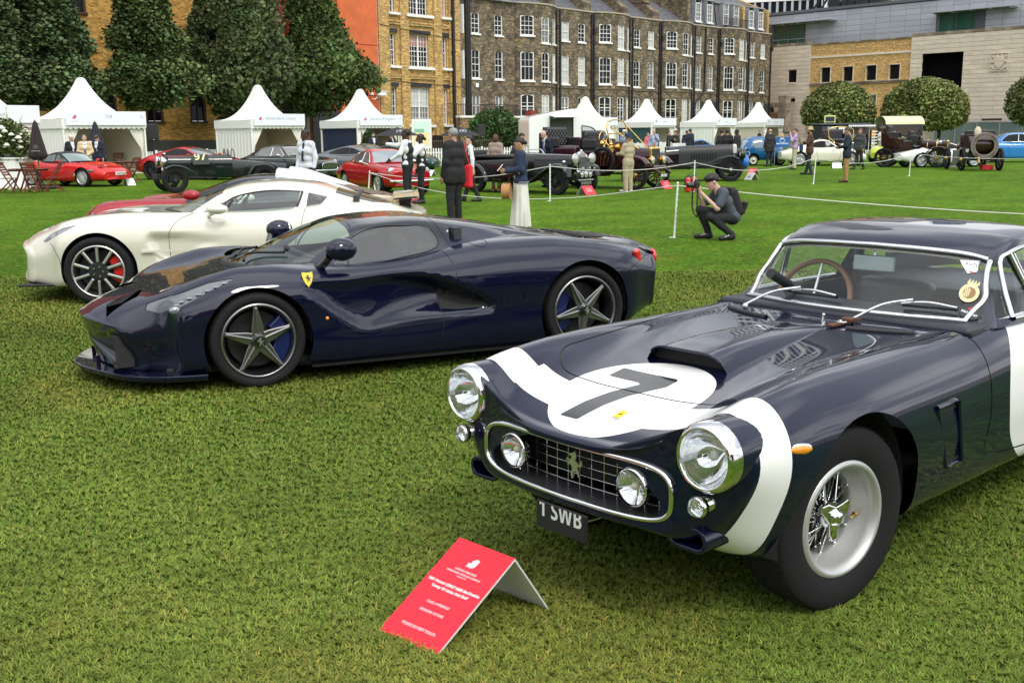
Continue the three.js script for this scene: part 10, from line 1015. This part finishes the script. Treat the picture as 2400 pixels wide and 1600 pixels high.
suit('person in dark suit seen from behind, leftmost of three by the blue nosed racer',Dz(1688,-49),2.5,{col: [0.02,0.022,0.026] });suit('person in black suit with white collar seen from behind, middle of three',Dz(1700,-47.5),PI - 0.2,{col: INK,w: 1.1,skin: 'tan' });suit('person in black suit looking down, rightmost of three by the blue nosed racer',Dz(1723,-47),-2.2,{col: INK,skin: 'dark',nod: 0.3 });
person('person in long dark coat standing before the blue bubble car',G(1803,390),PI + 0.25,{h: 1.8,w: 1.1,legs: [0.014,0.016,0.03],top: [[0.02,0.02,0.024],0.032,0.66],hair: [[0.3,0.26,0.22],'ring'],skin: 'fair' });
person('person in sand jacket inside the last white tent',Dz(1824,-93),PI,{legs: NAVY,top: [[0.45,0.32,0.2],0.028,0.75],hair: [HG,'ring'],skin: 'fair',cell: 0.034 });person('dark silhouetted person inside the last white tent',Dz(1774,-97),-1.2,{legs: INK,top: [INK,0.028,0.75],hair: [HB,'short'],cell: 0.034 });
{const P=person('person in lilac checked shirt and cream trousers photographing to the left',G(1862,397),-PI / 2 - 0.2,{h: 1.8,skin: 'fair',legs: [0.5,0.45,0.3],baggy: 0.02,top: [[0.42,0.3,0.48],0.024,0.84],topName: 'shirt',J: {eL: [0.24,1.22,0.16],wL: [0.08,1.5,0.22],eR: [-0.24,1.22,0.16],wR: [-0.08,1.5,0.24] },hand: {L: 'grip',R: 'grip' },hair: [[0.05,0.03,0.02],'short'] });const k=thing('camera','black camera raised by the lilac shirted person','camera',world(P,[0,1.62,0.3]),P.t.rotation.y);mesh('camera_body',rbox(0.15,0.1,0.07,0.015),MT.iron,k);mesh('lens',cyl(0.042,0.038,0.14,0,0,0.1,[PI / 2,0,0],16),MT.iron,k);const b=thing('shoulder_bag','navy shoulder bag behind the lilac shirted person','bag',world(P,[0.1,0.86,-0.26]),P.t.rotation.y);mesh('bag_body',rbox(0.3,0.34,0.16,0.06,0,0.1,0),fabric([0.03,0.05,0.12]),b);mesh('bag_strap',tube([[0.05,0.25,0.05],[0.0,0.5,0.12],[-0.1,0.62,0.24]],0.014,14,5),MT.matt,b);}
person('person in brown jacket and tan hat with folded arms',G(1896,409),-PI / 2 - 0.35,{h: 1.8,skin: 'tan',cell: 0.02,w: 1.05,legs: [0.02,0.024,0.04],top: [[0.075,0.03,0.018],0.03,0.76],shirt: [WHITE],beard: HB,hat: [[0.5,0.38,0.2],0.15,0.12],hair: [HB,'short'],J: {eL: [0.24,1.18,0.08],wL: [0.0,1.2,0.24],eR: [-0.24,1.18,0.08],wR: [0.0,1.16,0.24],aL: [0.1,0.085,-0.1],aR: [-0.1,0.085,0.12] }});
person('person in navy blazer and tan trousers looking at a phone',G(1983,427),-PI / 2 - 0.3,{h: 1.8,skin: 'tan',cell: 0.018,w: 1.05,nod: 0.35,legs: [0.36,0.2,0.07],baggy: 0.012,top: [[0.012,0.018,0.035],0.03,0.76],shirt: [WHITE],hair: [[0.06,0.045,0.03],'short'],J: {eL: [0.24,1.16,0.04],wL: [0.08,1.1,0.26],eR: [-0.24,1.16,0.04],wR: [-0.06,1.1,0.27] },hand: {L: 'grip',R: 'grip' },shoe: [0.05,0.025,0.015] });
{const P=person('person in grey jacket with a dark backpack walking behind the navy blazer',G(2013,397),-0.9,{h: 1.78,skin: 'tan',legs: [0.02,0.02,0.022],top: [[0.055,0.06,0.062],0.028,0.76],hair: [[0.1,0.06,0.04],'short'],J: {aL: [0.1,0.085,-0.2],aR: [-0.1,0.085,0.2],kL: [0.1,0.5,0.0] }});const b=thing('backpack','dark backpack on the walking person in grey jacket','backpack',world(P,[0,1.0,-0.22]),P.t.rotation.y);mesh('pack',rbox(0.32,0.46,0.2,0.09,0,0.18,0,[0,0,0],4),fabric([0.02,0.022,0.024]),b);mesh('pocket',rbox(0.24,0.2,0.06,0.03,0,0.08,-0.11),MT.matt,b);}
person('person in white dinner jacket with hands on hips',G(2066,367),0.1,{h: 1.82,skin: 'dark',legs: INK,top: [[0.7,0.68,0.6],0.028,0.76],shirt: [NAVY],beard: HB,hair: [HB,'short'],J: {eL: [0.34,1.16,-0.02],wL: [0.2,0.98,0.08],eR: [-0.34,1.16,-0.02],wR: [-0.2,0.98,0.08] }});
person('person in dark grey top and pink skirt beside the white jacket',G(2093,367),0.9,{h: 1.68,w: 0.95,skin: 'fair',top: [[0.05,0.05,0.052],0.026,0.88],skirt: [[0.6,0.2,0.26],0.36,0.2],hair: [[0.06,0.03,0.02],'long'],shoe: [0.5,0.3,0.22] });
renderer.render(scene,camera);
